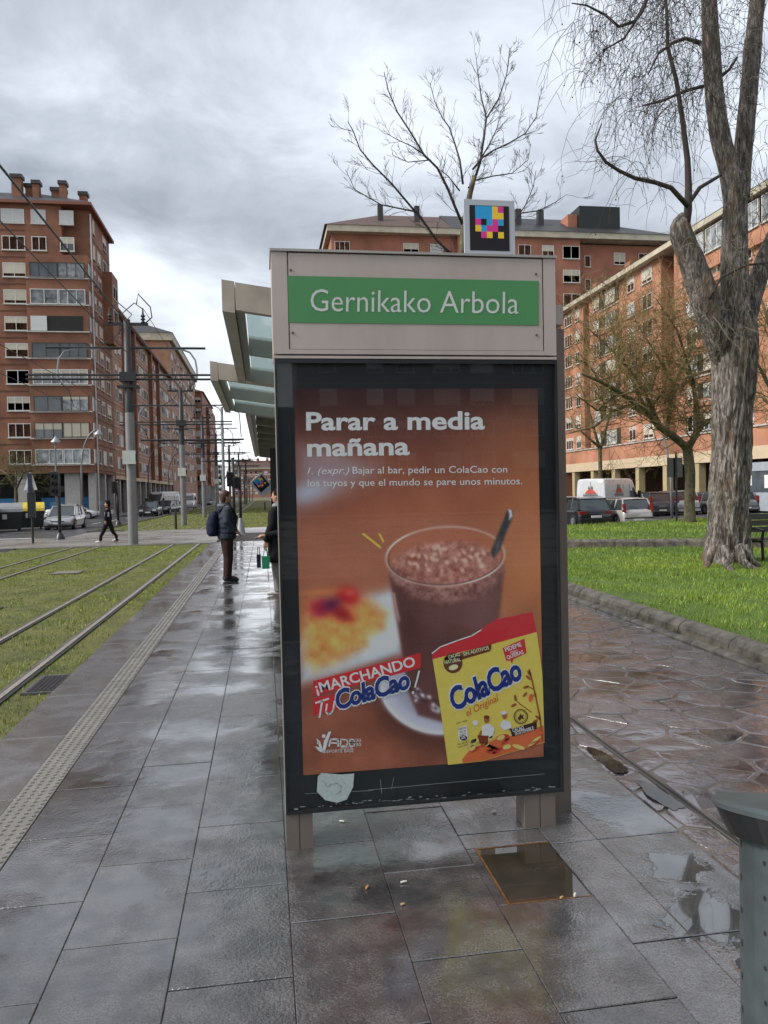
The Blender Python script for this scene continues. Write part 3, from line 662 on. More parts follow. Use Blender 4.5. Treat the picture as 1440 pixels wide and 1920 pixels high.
def paint(c, mask, op=1.0):
    global IMG
    c = np.array(c, float); k = (np.clip(mask, 0, 1)*op)[..., None]; IMG = IMG*(1-k)+c*k
def vn(scale, seed, oct_=4):
    """value noise over the poster"""
    rg = np.random.default_rng(seed); out_ = np.zeros(PXX.shape); amp = 1; tot = 0
    for o_ in range(oct_):
        s = scale/2**o_; gxn = (PXX-540)/s; gyn = (PYY-700)/s; ix = np.floor(gxn).astype(int); iy = np.floor(gyn).astype(int)
        fx = gxn-ix; fy = gyn-iy; fx = fx*fx*(3-2*fx); fy = fy*fy*(3-2*fy); T = rg.random((int(900/s)+4, int(600/s)+4)); ix = np.clip(ix, 0, T.shape[1]-2); iy = np.clip(iy, 0, T.shape[0]-2)
        out_ += amp*((T[iy, ix]*(1-fx)+T[iy, ix+1]*fx)*(1-fy)+(T[iy+1, ix]*(1-fx)+T[iy+1, ix+1]*fx)*fy); tot += amp; amp *= 0.55
    return out_/tot
t = np.clip((PYY-735)/700, 0, 1)[..., None]
IMG = np.array([140, 82, 58.])*(1-t)+np.array([150, 92, 70.])*t
paint((38, 26, 30), sm(-(PYY-820), 38), 0.96)
paint((122, 72, 56), ell(870, 880, 150, 80, -14, 26), 0.75)
paint((80, 46, 42), ell(760, 820, 150, 34, 12, 20), 0.5)
paint((176, 112, 62), ell(1010, 1060, 70, 190, 0, 30), 0.65)
paint((150, 86, 60), ell(800, 960, 200, 60, 0, 30), 0.6)
paint((136, 122, 134), polym([(560, 840), (640, 850), (700, 880), (650, 912), (580, 945), (560, 950)], 12), 0.85)
paint((160, 170, 188), ell(575, 925, 36, 16, -12, 7), 0.9)
paint((112, 62, 55), polym([(565, 955), (720, 905), (740, 925), (600, 975), (565, 985)], 12), 0.45)
n_ = vn(90, 3); IMG += ((n_-0.5)*26)[..., None]*np.array([1, 0.75, 0.6])
# wood table at the foot
paint((126, 72, 52), sm(PYY-1300+0.12*(PXX-560), 26), 0.95)
gr_ = vn(26, 9); st = np.sin((PYY+0.42*PXX)*0.055+3*vn(120, 5, 2)); msk = sm(PYY-1310, 20)
IMG += (msk*(st*9+(gr_-0.5)*24))[..., None]*np.array([1, 0.62, 0.45])
paint((78, 42, 34), polym([(1005, 1120), (1015, 1190), (860, 1250), (800, 1440), (720, 1390), (840, 1300), (980, 1150)], 18), 0.25)
# plate with cake, blurred
paint((168, 182, 196), polym([(560, 1215), (600, 1130), (735, 1110), (752, 1226), (640, 1262), (566, 1280)], 5))
paint((205, 218, 226), polym([(700, 1140), (735, 1120), (748, 1205), (690, 1225), (650, 1200)], 9), 0.8)
paint((110, 62, 50), sm(PYY-(1292-0.36*(PXX-566)), 4)*sm(1330-PYY, 12)*sm(760-PXX, 10), 0.75)
cake = polym([(570, 1130), (600, 1120), (690, 1120), (728, 1148), (722, 1180), (694, 1196), (690, 1212), (640, 1240), (590, 1258), (568, 1235)], 6)
paint((196, 134, 68), cake); cn = vn(22, 12, 3); IMG += (cake*(cn-0.5)*95)[..., None]*np.array([1, 0.85, 0.5])
paint((170, 30, 32), ell(652, 1118, 22, 17, 10, 4)); paint((135, 18, 28), ell(640, 1150, 22, 12, 25, 4)); paint((150, 25, 50), ell(600, 1140, 20, 17, 0, 5)); paint((80, 20, 60), ell(622, 1133, 14, 9, -20, 4)); paint((225, 90, 80), ell(656, 1112, 6, 4, 0, 2), 0.8)
paint((198, 120, 60), ell(600, 1110, 32, 4, -4, 2), 0.6)
# saucer
paint((60, 32, 28), ell(800, 1345, 104, 58, 22, 9), 0.75)
paint((176, 176, 190), ell(800, 1310, 92, 62, 24, 2)); paint((132, 130, 146), ell(806, 1302, 74, 46, 24, 7)); paint((206, 208, 218), ring(800, 1309, 89, 59, 2.6, 24, 1.2), 0.9)
# glass of cocoa
paint((168, 96, 66), ell(835, 1040, 108, 50, -2, 3), 0.35)
body = polym([(729, 1075), (739, 1130), (748, 1180), (756, 1235), (767, 1300), (784, 1340), (850, 1360), (905, 1300), (925, 1220), (938, 1140), (945, 1070), (900, 1100), (838, 1112), (770, 1100)], 1.6)
paint((92, 60, 56), body); paint((112, 76, 74), ell(905, 1130, 22, 90, 6, 12)*body, 0.75); paint((64, 34, 32), ell(770, 1190, 22, 95, -8, 12)*body, 0.8); paint((70, 40, 40), ell(838, 1215, 34, 26, 0, 10)*body, 0.7); paint((86, 52, 50), ell(820, 1280, 40, 50, 0, 14)*body, 0.8)
foam = ell(835, 1062, 103, 47, -3, 2.0); paint((150, 98, 86), foam)
paint((122, 82, 76), polym([(730, 1078), (770, 1118), (838, 1132), (905, 1118), (944, 1072), (944, 1060), (900, 1092), (838, 1106), (770, 1094), (731, 1062)], 2))
fn = vn(9, 21, 3); IMG += (np.clip(foam+polym([(735, 1080), (770, 1120), (838, 1132), (905, 1118), (940, 1080), (900, 1090), (838, 1100), (770, 1092)], 4), 0, 1)*(fn-0.5)*90)[..., None]*np.array([1, 0.9, 0.85])
rg = np.random.default_rng(5)
for k in range(46):
    a, q = rg.random()*2*PI, math.sqrt(rg.random()); X, Y = 838+82*q*math.cos(a), 1048+26*q*math.sin(a)
    paint((205, 165, 145) if k % 3 else (120, 62, 45), ell(X, Y, 3+4*rg.random(), 2.2+2.6*rg.random(), rg.random()*90, 1.0), 0.8)
IMG = np.where((PYY < 1050+0*PXX)[..., None] & (ell(835, 1035, 109, 50, -3, 1) < 0.0)[..., None], IMG, IMG)
rimm = ring(835, 1043, 111, 55, 2.2, -3, 0.9); paint((176, 150, 140), rimm, 0.8); paint((60, 36, 34), ring(835, 1045, 107, 51, 1.0, -3, 0.7)*sm(PYY-1040, 8), 0.75)
paint((225, 220, 215), ring(835, 1043, 111, 55, 1.0, -3, 0.6)*(ell(900, 1080, 40, 20, 0, 5)+ell(740, 1010, 30, 25, 0, 5)), 0.9)
paint((190, 160, 150), polym([(736, 1112), (740, 1112), (750, 1162), (748, 1166), (743, 1152)], 1.2), 0.7)
# glass foot glints
for k in range(26):
    X = 768+rg.random()*66; Y = 1296+(X-768)*0.62+rg.normal()*9; paint((210, 205, 215) if k % 2 else (40, 30, 38), ell(X, Y, 2+4*rg.random(), 1.5+2*rg.random(), 40, 1.0), 0.75)
# spoon
paint((42, 44, 50), polym([(952, 956), (961, 958), (960, 972), (946, 1006), (938, 1030), (926, 1046), (920, 1036), (934, 1000)], 1.2)); paint((205, 214, 222), polym([(953, 955), (959, 957), (960, 968), (955, 974), (955, 962)], 0.9)); paint((96, 92, 96), polym([(930, 1020), (938, 1008), (936, 1026), (929, 1040)], 1.5), 0.7)
ew = ell(790, 1100, 900, 900); noi = RNG.normal(0, 2.2, PXX.shape)[..., None]; IMG = np.clip(IMG+noi, 4, 250)
lin = np.where(IMG <= 10.3, IMG/255/12.92, ((IMG/255+0.055)/1.055)**2.4)*PRINT_GAIN if 'PRINT_GAIN' in globals() else None
PRINT_GAIN = 1.85
lin = np.where(IMG <= 10.3, IMG/255/12.92, ((IMG/255+0.055)/1.055)**2.4)*PRINT_GAIN; lin = np.minimum(lin*0.97+lin.mean(-1, keepdims=True)*0.03, 0.85)
nv = NXp*NZp; me = bpy.data.meshes.new('poster'); org = WL(kiosk)
co = np.stack([gx-org.x, np.full_like(gx, PY-org.y), gz-org.z], -1).reshape(-1); me.vertices.add(nv); me.vertices.foreach_set('co', co)
ii = np.arange(nv).reshape(NZp, NXp); q = np.stack([ii[:-1, :-1], ii[:-1, 1:], ii[1:, 1:], ii[1:, :-1]], -1).reshape(-1).astype(np.int32)
me.loops.add(len(q)); me.loops.foreach_set('vertex_index', q); nf = len(q)//4; me.polygons.add(nf)
me.polygons.foreach_set('loop_start', np.arange(0, 4*nf, 4, dtype=np.int32)); me.polygons.foreach_set('loop_total', np.full(nf, 4, dtype=np.int32))
ca = me.color_attributes.new('print', 'FLOAT_COLOR', 'POINT'); c4 = np.ones((nv, 4)); c4[:, :3] = lin.reshape(-1, 3); ca.data.foreach_set('color', c4.reshape(-1)); me.update()
pm_ = bpy.data.materials.new('printed_poster'); pm_.use_nodes = True; nd = pm_.node_tree.nodes; b = nd['Principled BSDF']; at = nd.new('ShaderNodeAttribute'); at.attribute_name = 'print'
pm_.node_tree.links.new(at.outputs['Color'], b.inputs['Base Color']); b.inputs['Roughness'].default_value = 0.6; b.inputs['Specular IOR Level'].default_value = 0.2
me.materials.append(pm_); poster = bpy.data.objects.new('poster', me); COL.objects.link(poster); poster.parent = kiosk
poster['label'] = 'poster of a glass of cocoa with a yellow packet'
def art(name, polys, rgb, layer):
    o = artmesh(name, polys, flat(rgb), poster, PY-0.0007*layer, lambda a, b: K(a, b, PY))
    if len(polys) > 1: o['kind'] = 'stuff'
    return o
WT = (216, 226, 230)
art('headline', [text_px('Parar a media', (574, 806), (909, 804), 34, bold=0.027), text_px('mañana', (576, 855), (768, 852), 34, bold=0.027)], WT, 1)
art('body_text', [text_px('Bajar al bar, pedir un ColaCao con', (661, 888), (951, 886), 13, bold=0.004), text_px('los tuyos y que el mundo se pare unos minutos.', (577, 912), (979, 908), 13, bold=0.004), text_px('1. (expr.)', (576, 889), (655, 888), 13, bold=0.0, shear=0.3)], (222, 218, 216), 1)
def stroke(pts, w, closed=False):
    """thick polyline as px quads"""
    v, f = [], []
    pts = [np.array(p, float) for p in pts]
    for i in range(len(pts)-1):
        a, b = pts[i], pts[i+1]; dd = b-a; l_ = np.hypot(*dd); dd = dd/max(l_, 1e-6); nn = np.array([-dd[1], dd[0]])*w/2; a2, b2 = a-dd*w*0.25, b+dd*w*0.25
        k = len(v); v += [a2-nn, b2-nn, b2+nn, a2+nn]; f.append((k, k+1, k+2, k+3))
    return (np.array(v), f)
art('spark_mark', [poly_px([(678, 1001), (682, 999), (715, 1025), (713, 1029)]), poly_px([(709, 1001), (713, 1000), (721, 1015), (718, 1018)])], (205, 170, 60), 1)
art('red_banner', [poly_px([(587, 1277), (789, 1224), (789, 1252), (587, 1306)]), poly_px([(587, 1309), (632, 1300), (632, 1330), (587, 1342)])], (186, 32, 38), 1)
art('banner_text', [text_px('¡MARCHANDO', (594, 1300), (780, 1248), 19, bold=0.02)], WT, 2)
art('hand_lettering', [stroke([(592, 1318), (616, 1310)], 3.5), stroke([(604, 1314), (599, 1345)], 3.5), stroke([(613, 1320), (611, 1334), (615, 1340), (621, 1337), (625, 1330), (627, 1315)], 3.2), stroke([(786, 1258), (778, 1288)], 3.2), stroke([(774, 1297), (774.5, 1300)], 4)], WT, 2)
NAVY = (18, 40, 108)
def brand(a, b, h_, layer, w0=0.085, w1=0.036):
    art('brand_outline', [text_px('ColaCao', a, b, h_*1.10, bold=w0*0.85, shear=0.28, spacing=0.98)], (226, 230, 236), layer)
    art('brand_name', [text_px('ColaCao', (a[0]+1.5, a[1]-1.2), (b[0]-1.5, b[1]-1.0), h_, bold=w1, shear=0.28, spacing=0.98)], NAVY, layer+1)
brand((632, 1331), (773, 1289), 36, 3)
# packet
RED = (182, 36, 44)
art('packet_top', [poly_px([(810, 1226), (825, 1214), (857, 1202), (884, 1193), (902, 1181), (915, 1170), (932, 1161), (963, 1155), (998, 1147), (1006, 1186), (922, 1209), (811, 1238)])], RED, 1)
art('torn_edge', [stroke([(810, 1225), (825, 1213), (857, 1201), (884, 1192), (902, 1181)], 2.2)], (225, 215, 215), 2)
art('packet_face', [poly_px([(811, 1236), (922, 1208), (1006, 1185), (1012, 1226), (1017, 1267), (1019, 1330), (1021, 1392), (905, 1427), (840, 1434), (826, 1330)])], (204, 178, 74), 2)
def eln(cx_, cy_, rx, ry, ang=0, n=22, a0=0, a1=2*PI):
    a_ = math.radians(ang); return [(cx_+rx*math.cos(t_)*math.cos(a_)-ry*math.sin(t_)*math.sin(a_), cy_+rx*math.cos(t_)*math.sin(a_)+ry*math.sin(t_)*math.cos(a_)) for t_ in np.linspace(a0, a1, n, endpoint=abs(a1-a0) < 6.2)]
BR = (96, 48, 34)
art('seal', [poly_px(eln(849, 1243, 18, 19)), poly_px([(832, 1233), (921, 1207), (921, 1217), (918, 1221), (868, 1236), (840, 1245)])], BR, 3)
art('seal_text', [text_px('CACAO', (841, 1235), (863, 1229), 6, bold=0.02), text_px('NATURAL', (834, 1245), (864, 1239), 7, bold=0.02), text_px('SIN ADITIVOS', (869, 1230), (917, 1217), 7, bold=0.015), poly_px(eln(850, 1251, 9, 5, -15))], (214, 196, 150), 4)
art('speech_badge', [poly_px([(942, 1215), (983, 1197), (987, 1224), (962, 1236), (960, 1244), (956, 1238), (949, 1239)])], RED, 3)
art('badge_text', [text_px('PÍDEME', (948, 1222), (978, 1211), 8, bold=0.02), text_px('COMO', (957, 1226), (971, 1222), 4.5, bold=0.01), text_px('QUIERAS', (951, 1236), (982, 1225), 7, bold=0.02)], (235, 225, 220), 4)
brand((851, 1333), (984, 1270), 42, 3)
art('script_line', [text_px('el Original', (876, 1343), (937, 1312), 13, bold=0.004, shear=0.35)], (186, 82, 40), 4)
art('farm_ground', [poly_px([(866, 1424), (880, 1406), (900, 1400), (930, 1385), (965, 1378), (1000, 1366), (1019, 1360), (1021, 1391), (905, 1426), (868, 1430)])], (192, 92, 44), 3)
rg = random.Random(4); lv = []
for k in range(26):
    X = rg.uniform(880, 1012); Y = 1400-(X-880)*0.16+rg.uniform(-12, 18); lv.append(poly_px(eln(X, Y, rg.uniform(5, 13), rg.uniform(2, 4.5), rg.uniform(-50, 20), 10)))
art('cocoa_pods', lv[:13], (170, 52, 34), 4); art('pale_leaves', lv[13:], (206, 176, 96), 5)
art('tree_drawing', [stroke([(1017, 1388), (1012, 1345), (1004, 1305), (997, 1275), (992, 1255)], 3), stroke([(1000, 1292), (990, 1287)], 1.6), stroke([(996, 1335), (975, 1320), (966, 1312)], 1.8), stroke([(1003, 1300), (995, 1312)], 1.5)]+[poly_px(eln(x, y, 6, 2.6, a, 10)) for x, y, a in ((992, 1262, 60), (986, 1288, -20), (984, 1302, -50), (966, 1308, 80), (963, 1322, -30), (1008, 1345, 40), (1003, 1352, -30), (990, 1270, 40))], (140, 74, 34), 4)
art('cocoa_fruit', [poly_px(eln(995, 1308, 4, 8, 10, 12)), poly_px(eln(1010, 1372, 8, 4, 30, 12))], (196, 84, 36), 5)
SK = (150, 88, 56)
art('farmers_skin', [poly_px(eln(912, 1349, 5, 7)), poly_px(eln(946, 1342, 4.6, 6)), stroke([(902, 1371), (896, 1385)], 4), stroke([(925, 1371), (918, 1384)], 4), stroke([(957, 1362), (955, 1368)], 4)], SK, 4)
art('farmers_shirts', [poly_px([(903, 1362), (910, 1357), (920, 1358), (927, 1366), (922, 1384), (904, 1382)]), poly_px([(938, 1355), (944, 1350), (956, 1353), (959, 1364), (945, 1369), (937, 1362)]), poly_px(eln(944, 1336, 6, 3.4, -10))], (218, 224, 230), 5)
art('basket', [poly_px([(895, 1378), (916, 1379), (913, 1394), (899, 1394)]), poly_px(eln(912, 1344, 5.4, 3.4))], (112, 44, 24), 6)
art('white_sun', [poly_px(eln(891, 1355, 5, 5))], (222, 226, 214), 4)
art('round_seal', [stroke(eln(976, 1343, 12.6, 13.4, 0, 24)+[eln(976, 1343, 12.6, 13.4, 0, 24)[0]], 1.6), stroke(eln(976, 1343, 10, 11, 0, 24)+[eln(976, 1343, 10, 11, 0, 24)[0]], 0.7), poly_px([(970, 1346), (974, 1341), (975, 1337), (978, 1341), (982, 1339), (980, 1344), (983, 1348), (977, 1347), (974, 1352)])], (74, 50, 26), 5)
art('dark_label', [poly_px([(956, 1367), (1006, 1352), (1006, 1366), (960, 1381)])], (52, 26, 26), 6); art('dark_label_text', [text_px('CACAO', (961, 1372), (982, 1366), 6, bold=0.02), text_px('SOSTENIBLE', (966, 1378), (1001, 1367), 6.5, bold=0.02)], (226, 220, 210), 7)
art('nutrition_badge', [poly_px([(858, 1365), (875, 1359), (877, 1385), (868, 1389), (860, 1387)])], (232, 236, 236), 4)
art('nutrition_text', [text_px('PORCIÓN', (860, 1369), (874, 1365), 3.5), text_px('302 kJ', (862, 1374), (873, 1371), 3.2), text_px('71 kcal', (862, 1379), (873, 1376), 3.2), poly_px(eln(868.5, 1383, 7, 5)), text_px('por taza', (856, 1357), (876, 1351), 3.2), text_px('de leche', (858, 1397), (880, 1391), 3.2), text_px('con 250 ml', (858, 1402), (886, 1395), 3.2)], (60, 54, 70), 5)
art('nutrition_number', [text_px('2%', (864.5, 1385.5), (872.5, 1383.5), 5, bold=0.02)], (230, 232, 232), 6)
# sports support logo at the poster's foot
art('club_logo', [poly_px([(593, 1384), (600, 1390), (604, 1402), (606, 1412), (598, 1408), (590, 1399), (599, 1401)]), poly_px([(604, 1411), (607, 1390), (616, 1372), (621, 1371), (614, 1392), (609, 1412)]), poly_px(eln(607, 1380, 3.4, 3.4)), poly_px(eln(596, 1393, 2, 2)), stroke([(617, 1399), (620, 1386), (634, 1386), (634, 1399)], 3), stroke([(619, 1393), (634, 1393)], 2.4), stroke([(639, 1386), (650, 1387), (652, 1393), (649, 1399), (638, 1399), (639, 1386)], 2.8), stroke([(656, 1386), (665, 1387), (664, 1392), (656, 1392), (665, 1393), (664, 1399), (655, 1399), (656, 1386)], 2.6),
    text_px('20', (667, 1391), (677, 1391), 6), text_px('30', (667, 1399), (677, 1399), 6), text_px('APOYO AL', (638, 1405), (662, 1404), 4.5), text_px('DEPORTE BASE', (607, 1412), (663, 1410), 6)], (214, 218, 222), 2)
# sticker residue and grime outside the glass
stk = artmesh('sticker_remains', [poly_px([(596, 1455), (603, 1449), (640, 1452), (664, 1450), (662, 1475), (650, 1499), (632, 1505), (610, 1500), (594, 1484)])], mat('torn_paper', (0.42, 0.5, 0.49), 0.7, var=0.12, vscale=60), kiosk, KY-0.0015, K)
artmesh('sticker_stain', [stroke([(614, 1476), (620, 1470), (632, 1468), (640, 1474), (638, 1484), (628, 1490)], 2.0), stroke([(606, 1462), (612, 1474)], 1.2), stroke([(640, 1460), (648, 1470)], 1.2)], mat('paper_stain', (0.33, 0.37, 0.36), 0.7), kiosk, KY-0.0022, K)
gr = []
rg = random.Random(12)
for k in range(46):
    t_ = rg.random(); x = 548+t_*500; y = 1518-t_*40-rg.random()*6; l_ = rg.uniform(1, 9); gr.append(stroke([(x, y), (x+l_, y-l_*0.08+rg.uniform(-0.6, 0.6))], rg.uniform(0.6, 2.0)))
gr += [stroke([(572, 1488), (700, 1482)], 0.7), stroke([(690, 1481), (1020, 1451)], 0.7), stroke([(713, 1462), (716, 1488)], 0.8), stroke([(738, 1458), (734, 1480)], 0.6)]
artmesh('glass_grime', gr, mat('pale_grime', (0.25, 0.28, 0.27), 0.8), kiosk, KY-0.0012, K)
# ------------------------------------------------------------------ coloured tag board on the kiosk roof
def tag_board(name, lab, rot=None, loc=None, s=1.0):
    t = thing(name, lab, 'sign board', loc or (1.13, 3.70, 2.712))
    bd = MB().bbox(-0.128*s, -0.006*s, 0, 0.128*s, 0.006*s, 0.325*s, 0.001).build('board', mat('grey_white_board', (0.44, 0.48, 0.52), 0.45, var=0.04), t, org=(0, 0, 0))
    MB().box(-0.101*s, -0.0075*s, 0.078*s, 0.099*s, -0.0061*s, 0.296*s).build('black_square', flat((24, 22, 26)), t, org=(0, 0, 0))
    cell = 0.0286*s; X0 = -0.0725*s; Z0 = 0.262*s
    C_, Y_, G_, K_ = (20, 130, 180), (205, 165, 30), (180, 40, 120), None
    rows = [[C_, C_, C_, Y_, G_], [C_, C_, C_, Y_, Y_], [G_, K_, C_, G_, C_], [Y_, C_, G_, G_, K_], [K_, G_, Y_, K_, Y_]]
    for j, r in enumerate(rows):
        for i, c in enumerate(r):
            if c: MB().box(X0+i*cell, -0.0085*s, Z0-j*cell*1.08, X0+(i+1)*cell, -0.0076*s, Z0-(j-1)*cell*1.08).build('colour_cell', flat(c), t, org=(0, 0, 0))
    if s > 0.95 and rot is None:
        g = MB()
        def tx(s_, x, z, w, h_):
            v, f = text_geo(s_, 0.01); v = v.copy(); v[:, 0] = (v[:, 0]-v[:, 0].min())/(np.ptp(v[:, 0]))*w+x; v[:, 1] = v[:, 1]/0.7*h_+z; g.add([(a, -0.0068*s, b_) for a, b_ in v], f)
        tx('eus', -0.096, 0.028, 0.03, 0.014); tx('●●●●', -0.05, 0.037, 0.045, 0.008) if False else None
        for k in range(4): g.lathe((-0.048+k*0.014, -0.0068, 0.040), [(0.0005, 0), (0.004, 0)], 8, 'y')
        tx('euskotren', -0.052, 0.02, 0.06, 0.007); tx('navegación accesible', 0.035, 0.042, 0.07, 0.004); tx('D', 0.04, 0.02, 0.012, 0.016); tx('navilens', 0.054, 0.025, 0.04, 0.006)
        g.build('fine_print', flat((52, 48, 58)), t, org=(0, 0, 0), kind='stuff')
    if rot: t.rotation_euler = rot
    return t
tag_board('tag_board', 'pale board with black square of cyan yellow magenta blocks on top of the kiosk')
b2 = tag_board('tag_board', 'tilted white board with coloured blocks hanging under the shelter', rot=(0.15, math.radians(-40), math.radians(8)), loc=(0.10, 14.9, 1.66), s=1.15)
# ------------------------------------------------------------------ platform shelter behind the kiosk
sh = thing('tram_shelter', 'long tram shelter with glass and metal canopy running behind the kiosk', 'shelter', (0.6, 4.6, 0))
SHM = mat('shelter_beige_metal', (0.44, 0.38, 0.31), 0.45, metal=0.25, var=0.18, vscale=3)
SHU = mat('shelter_grey_underside', (0.34, 0.335, 0.30), 0.5, var=0.12, vscale=4)
CANG = glassm('canopy_glass', (0.80, 0.90, 0.90), 1.45, 0.05, body=0.5, bodycol=(0.72, 0.80, 0.80))
SL = math.tan(math.radians(8))
def zt(x): return 2.92-SL*(x+0.22)
def xbox(name, m_, x0, x1, y0, y1, zo0, zo1):
    """box following the roof slope across x"""
    g = MB(); g.add([(x0, y0, zt(x0)+zo0), (x1, y0, zt(x1)+zo0), (x1, y1, zt(x1)+zo0), (x0, y1, zt(x0)+zo0), (x0, y0, zt(x0)+zo1), (x1, y0, zt(x1)+zo1), (x1, y1, zt(x1)+zo1), (x0, y1, zt(x0)+zo1)], [(0, 3, 2, 1), (4, 5, 6, 7), (0, 1, 5, 4), (1, 2, 6, 5), (2, 3, 7, 6), (3, 0, 4, 7)])
    return g.build(name, m_, sh)
XB = 1.5
def module(xe, y0, y1, solid=False, pitch=1.52):
    xbox('edge_beam', SHM, xe, xe+0.075, y0, y1, -0.19, 0.0)
    xbox('end_beam', SHM, xe+0.08, XB, y0, y0+0.06, -0.17, -0.004)
    xbox('gutter', SHU, xe+0.078, xe+0.13, y0+0.07, y1, -0.16, -0.08)
    y = y0+pitch
    while y < y1+0.1:
        xbox('cross_beam', SHU, xe+0.132, XB, y-0.06, y, -0.17, -0.02); y += pitch
    if solid:
        y = y0+0.07; k = 0
        while y < y1-0.2:
            xbox('roof_plank', SHU, xe+0.132, XB, y, y+0.36, -0.06, -0.03); y += 0.38; k += 1
    else:
        y = y0
        while y < y1-0.3:
            xbox('glass_panel', CANG, xe+0.132, XB, y+0.065, y+pitch-0.065, -0.045, -0.035); y += pitch
module(-0.215, 4.78, 7.82); module(-0.49, 7.90, 10.95); module(-0.215, 11.0, 23.1, solid=True)
for k, y in enumerate((4.9, 7.9, 11.0, 14.0, 17.0, 20.0, 23.0)):
    MB().box(1.36, y, -0.03, 1.46, y+0.12, 2.68).build('post', SHM, sh)
    if k < 6 and k != 0: MB().box(1.40, y+0.14, 0.2, 1.412, y+2.86, 2.3).build('wall_pane', glassm('shelter_glass', (0.8, 0.86, 0.86), 1.45, 0.02), sh)
MB().box(0.35, 13.8, -0.03, 0.75, 13.95, 2.62).build('cabinet_post', mat('grey_green_post', (0.17, 0.175, 0.14), 0.5, var=0.1), sh)
MB().box(0.14, 14.2, 0.9, 0.36, 14.35, 2.45).build('information_panel', BLACKM, sh)
be = thing('platform_bench', 'low metal bench inside the tram shelter', 'bench', (1.1, 9, 0)); MB().box(0.85, 8.3, 0.42, 1.3, 10.4, 0.47).build('seat', SHU, be)
for yy in (8.5, 10.1): MB().box(1.0, yy, -0.0, 1.15, yy+0.06, 0.42).build('leg', SHM, be)
# ------------------------------------------------------------------ buildings
BRICKA = mat('red_brown_brick', (0.185, 0.075, 0.040), 0.75, var=0.22, vscale=0.4, bump=0.1, bscale=4, col2=(0.225, 0.095, 0.052))
BRICKB = mat('light_brown_brick', (0.29, 0.14, 0.082), 0.75, var=0.18, vscale=0.4, col2=(0.36, 0.19, 0.12))
BRICKE = mat('orange_pink_brick', (0.32, 0.145, 0.08), 0.75, var=0.22, vscale=0.3, bump=0.06, bscale=4, col2=(0.42, 0.195, 0.12))
BRICKED = mat('brown_brick_strip', (0.24, 0.115, 0.06), 0.75, var=0.14, vscale=0.5)
BRICKD = mat('salmon_brick', (0.29, 0.115, 0.068), 0.75, var=0.15, vscale=0.4, col2=(0.35, 0.14, 0.085))
ROOFD = mat('dark_slate_roof', (0.028, 0.027, 0.03), 0.55, var=0.25, vscale=1.5, bump=0.3, bscale=6)
ROOFT = mat('brown_tile_roof', (0.085, 0.05, 0.04), 0.7, var=0.3, vscale=2.0, bump=0.3, bscale=6)
CORN = mat('cream_cornice', (0.42, 0.38, 0.29), 0.7, var=0.22, vscale=0.8)
BEIGE = mat('beige_plaster', (0.55, 0.44, 0.30), 0.7, var=0.1, vscale=0.7)
FRAMEW = mat('white_window_frame', (0.62, 0.62, 0.60), 0.45, var=0.05)
FRAMED = mat('dark_window_frame', (0.035, 0.033, 0.03), 0.45)
PANE = mat('window_pane', (0.05, 0.06, 0.07), 0.08, var=0.5, vscale=0.8, spec=0.8, objvar=0.5)
CURT = mat('curtained_pane', (0.25, 0.27, 0.28), 0.2, var=0.7, vscale=1.6, objvar=0.45)
BLIND = mat('cream_roller_blind', (0.50, 0.46, 0.37), 0.6, var=0.05, vscale=4, objvar=0.12)
BLINDW = mat('white_roller_blind', (0.56, 0.57, 0.56), 0.6, var=0.05, objvar=0.08)
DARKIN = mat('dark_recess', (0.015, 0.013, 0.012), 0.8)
SILL = mat('pale_sill', (0.48, 0.46, 0.42), 0.6)
_wc = {}
def win_meshes(w, h, nm_, kind, frm):
    key = (round(w, 2), round(h, 2), nm_, kind, frm)
    if key in _wc: return _wc[key]
    fm = FRAMEW if frm == 'w' else FRAMED; t = 0.07 if frm == 'w' else 0.06
    g = MB(); g.box(0, -0.05, 0, w, 0.1, t).box(0, -0.05, h-t, w, 0.1, h).box(0, -0.05, t, t, 0.1, h-t).box(w-t, -0.05, t, w, 0.1, h-t)
    for i in range(1, nm_): x = w*i/nm_; g.box(x-t*0.45, -0.045, t, x+t*0.45, 0.1, h-t)
    f = g.mesh('window', fm)
    s = MB().box(-0.06, -0.14, -0.09, w+0.06, 0.05, -0.003).mesh('sill', SILL)
    bl = {'full': 0.98, 'half': 0.45, 'low': 0.78, 'open': 0.0, 'curt': 0.0, 'box': 0.22}[kind]
    p = MB().box(t, 0.0, t, w-t, 0.06, h-t).mesh('pane', CURT if kind in ('curt', 'box') else PANE)
    b = MB().box(t*0.8, -0.03, t+(h-2*t)*(1-bl), w-t*0.8, -0.001, h-t*0.9).mesh('blind', BLIND if kind != 'full' or nm_ % 2 else BLINDW) if bl else None
    allm = MB(); allm.m = 0; allm.box(0, -0.05, 0, w, 0.0, t).box(0, -0.05, h-t, w, 0.0, h).box(0, -0.05, t, t, 0.0, h-t).box(w-t, -0.05, t, w, 0.0, h-t)
    for i in range(1, nm_): x = w*i/nm_; allm.box(x-t*0.45, -0.045, t, x+t*0.45, 0.0, h-t)
    allm.m = 1; allm.box(t, 0.0, t, w-t, 0.03, h-t)
    if bl: allm.m = 2; allm.box(t*0.8, -0.03, t+(h-2*t)*(1-bl), w-t*0.8, -0.001, h-t*0.9)
    one = allm.mesh('window', [fm, CURT if kind in ('curt', 'box') else PANE, BLINDW if nm_ == 2 else BLIND])
    _wc[key] = (f, s, p, b, one); return _wc[key]
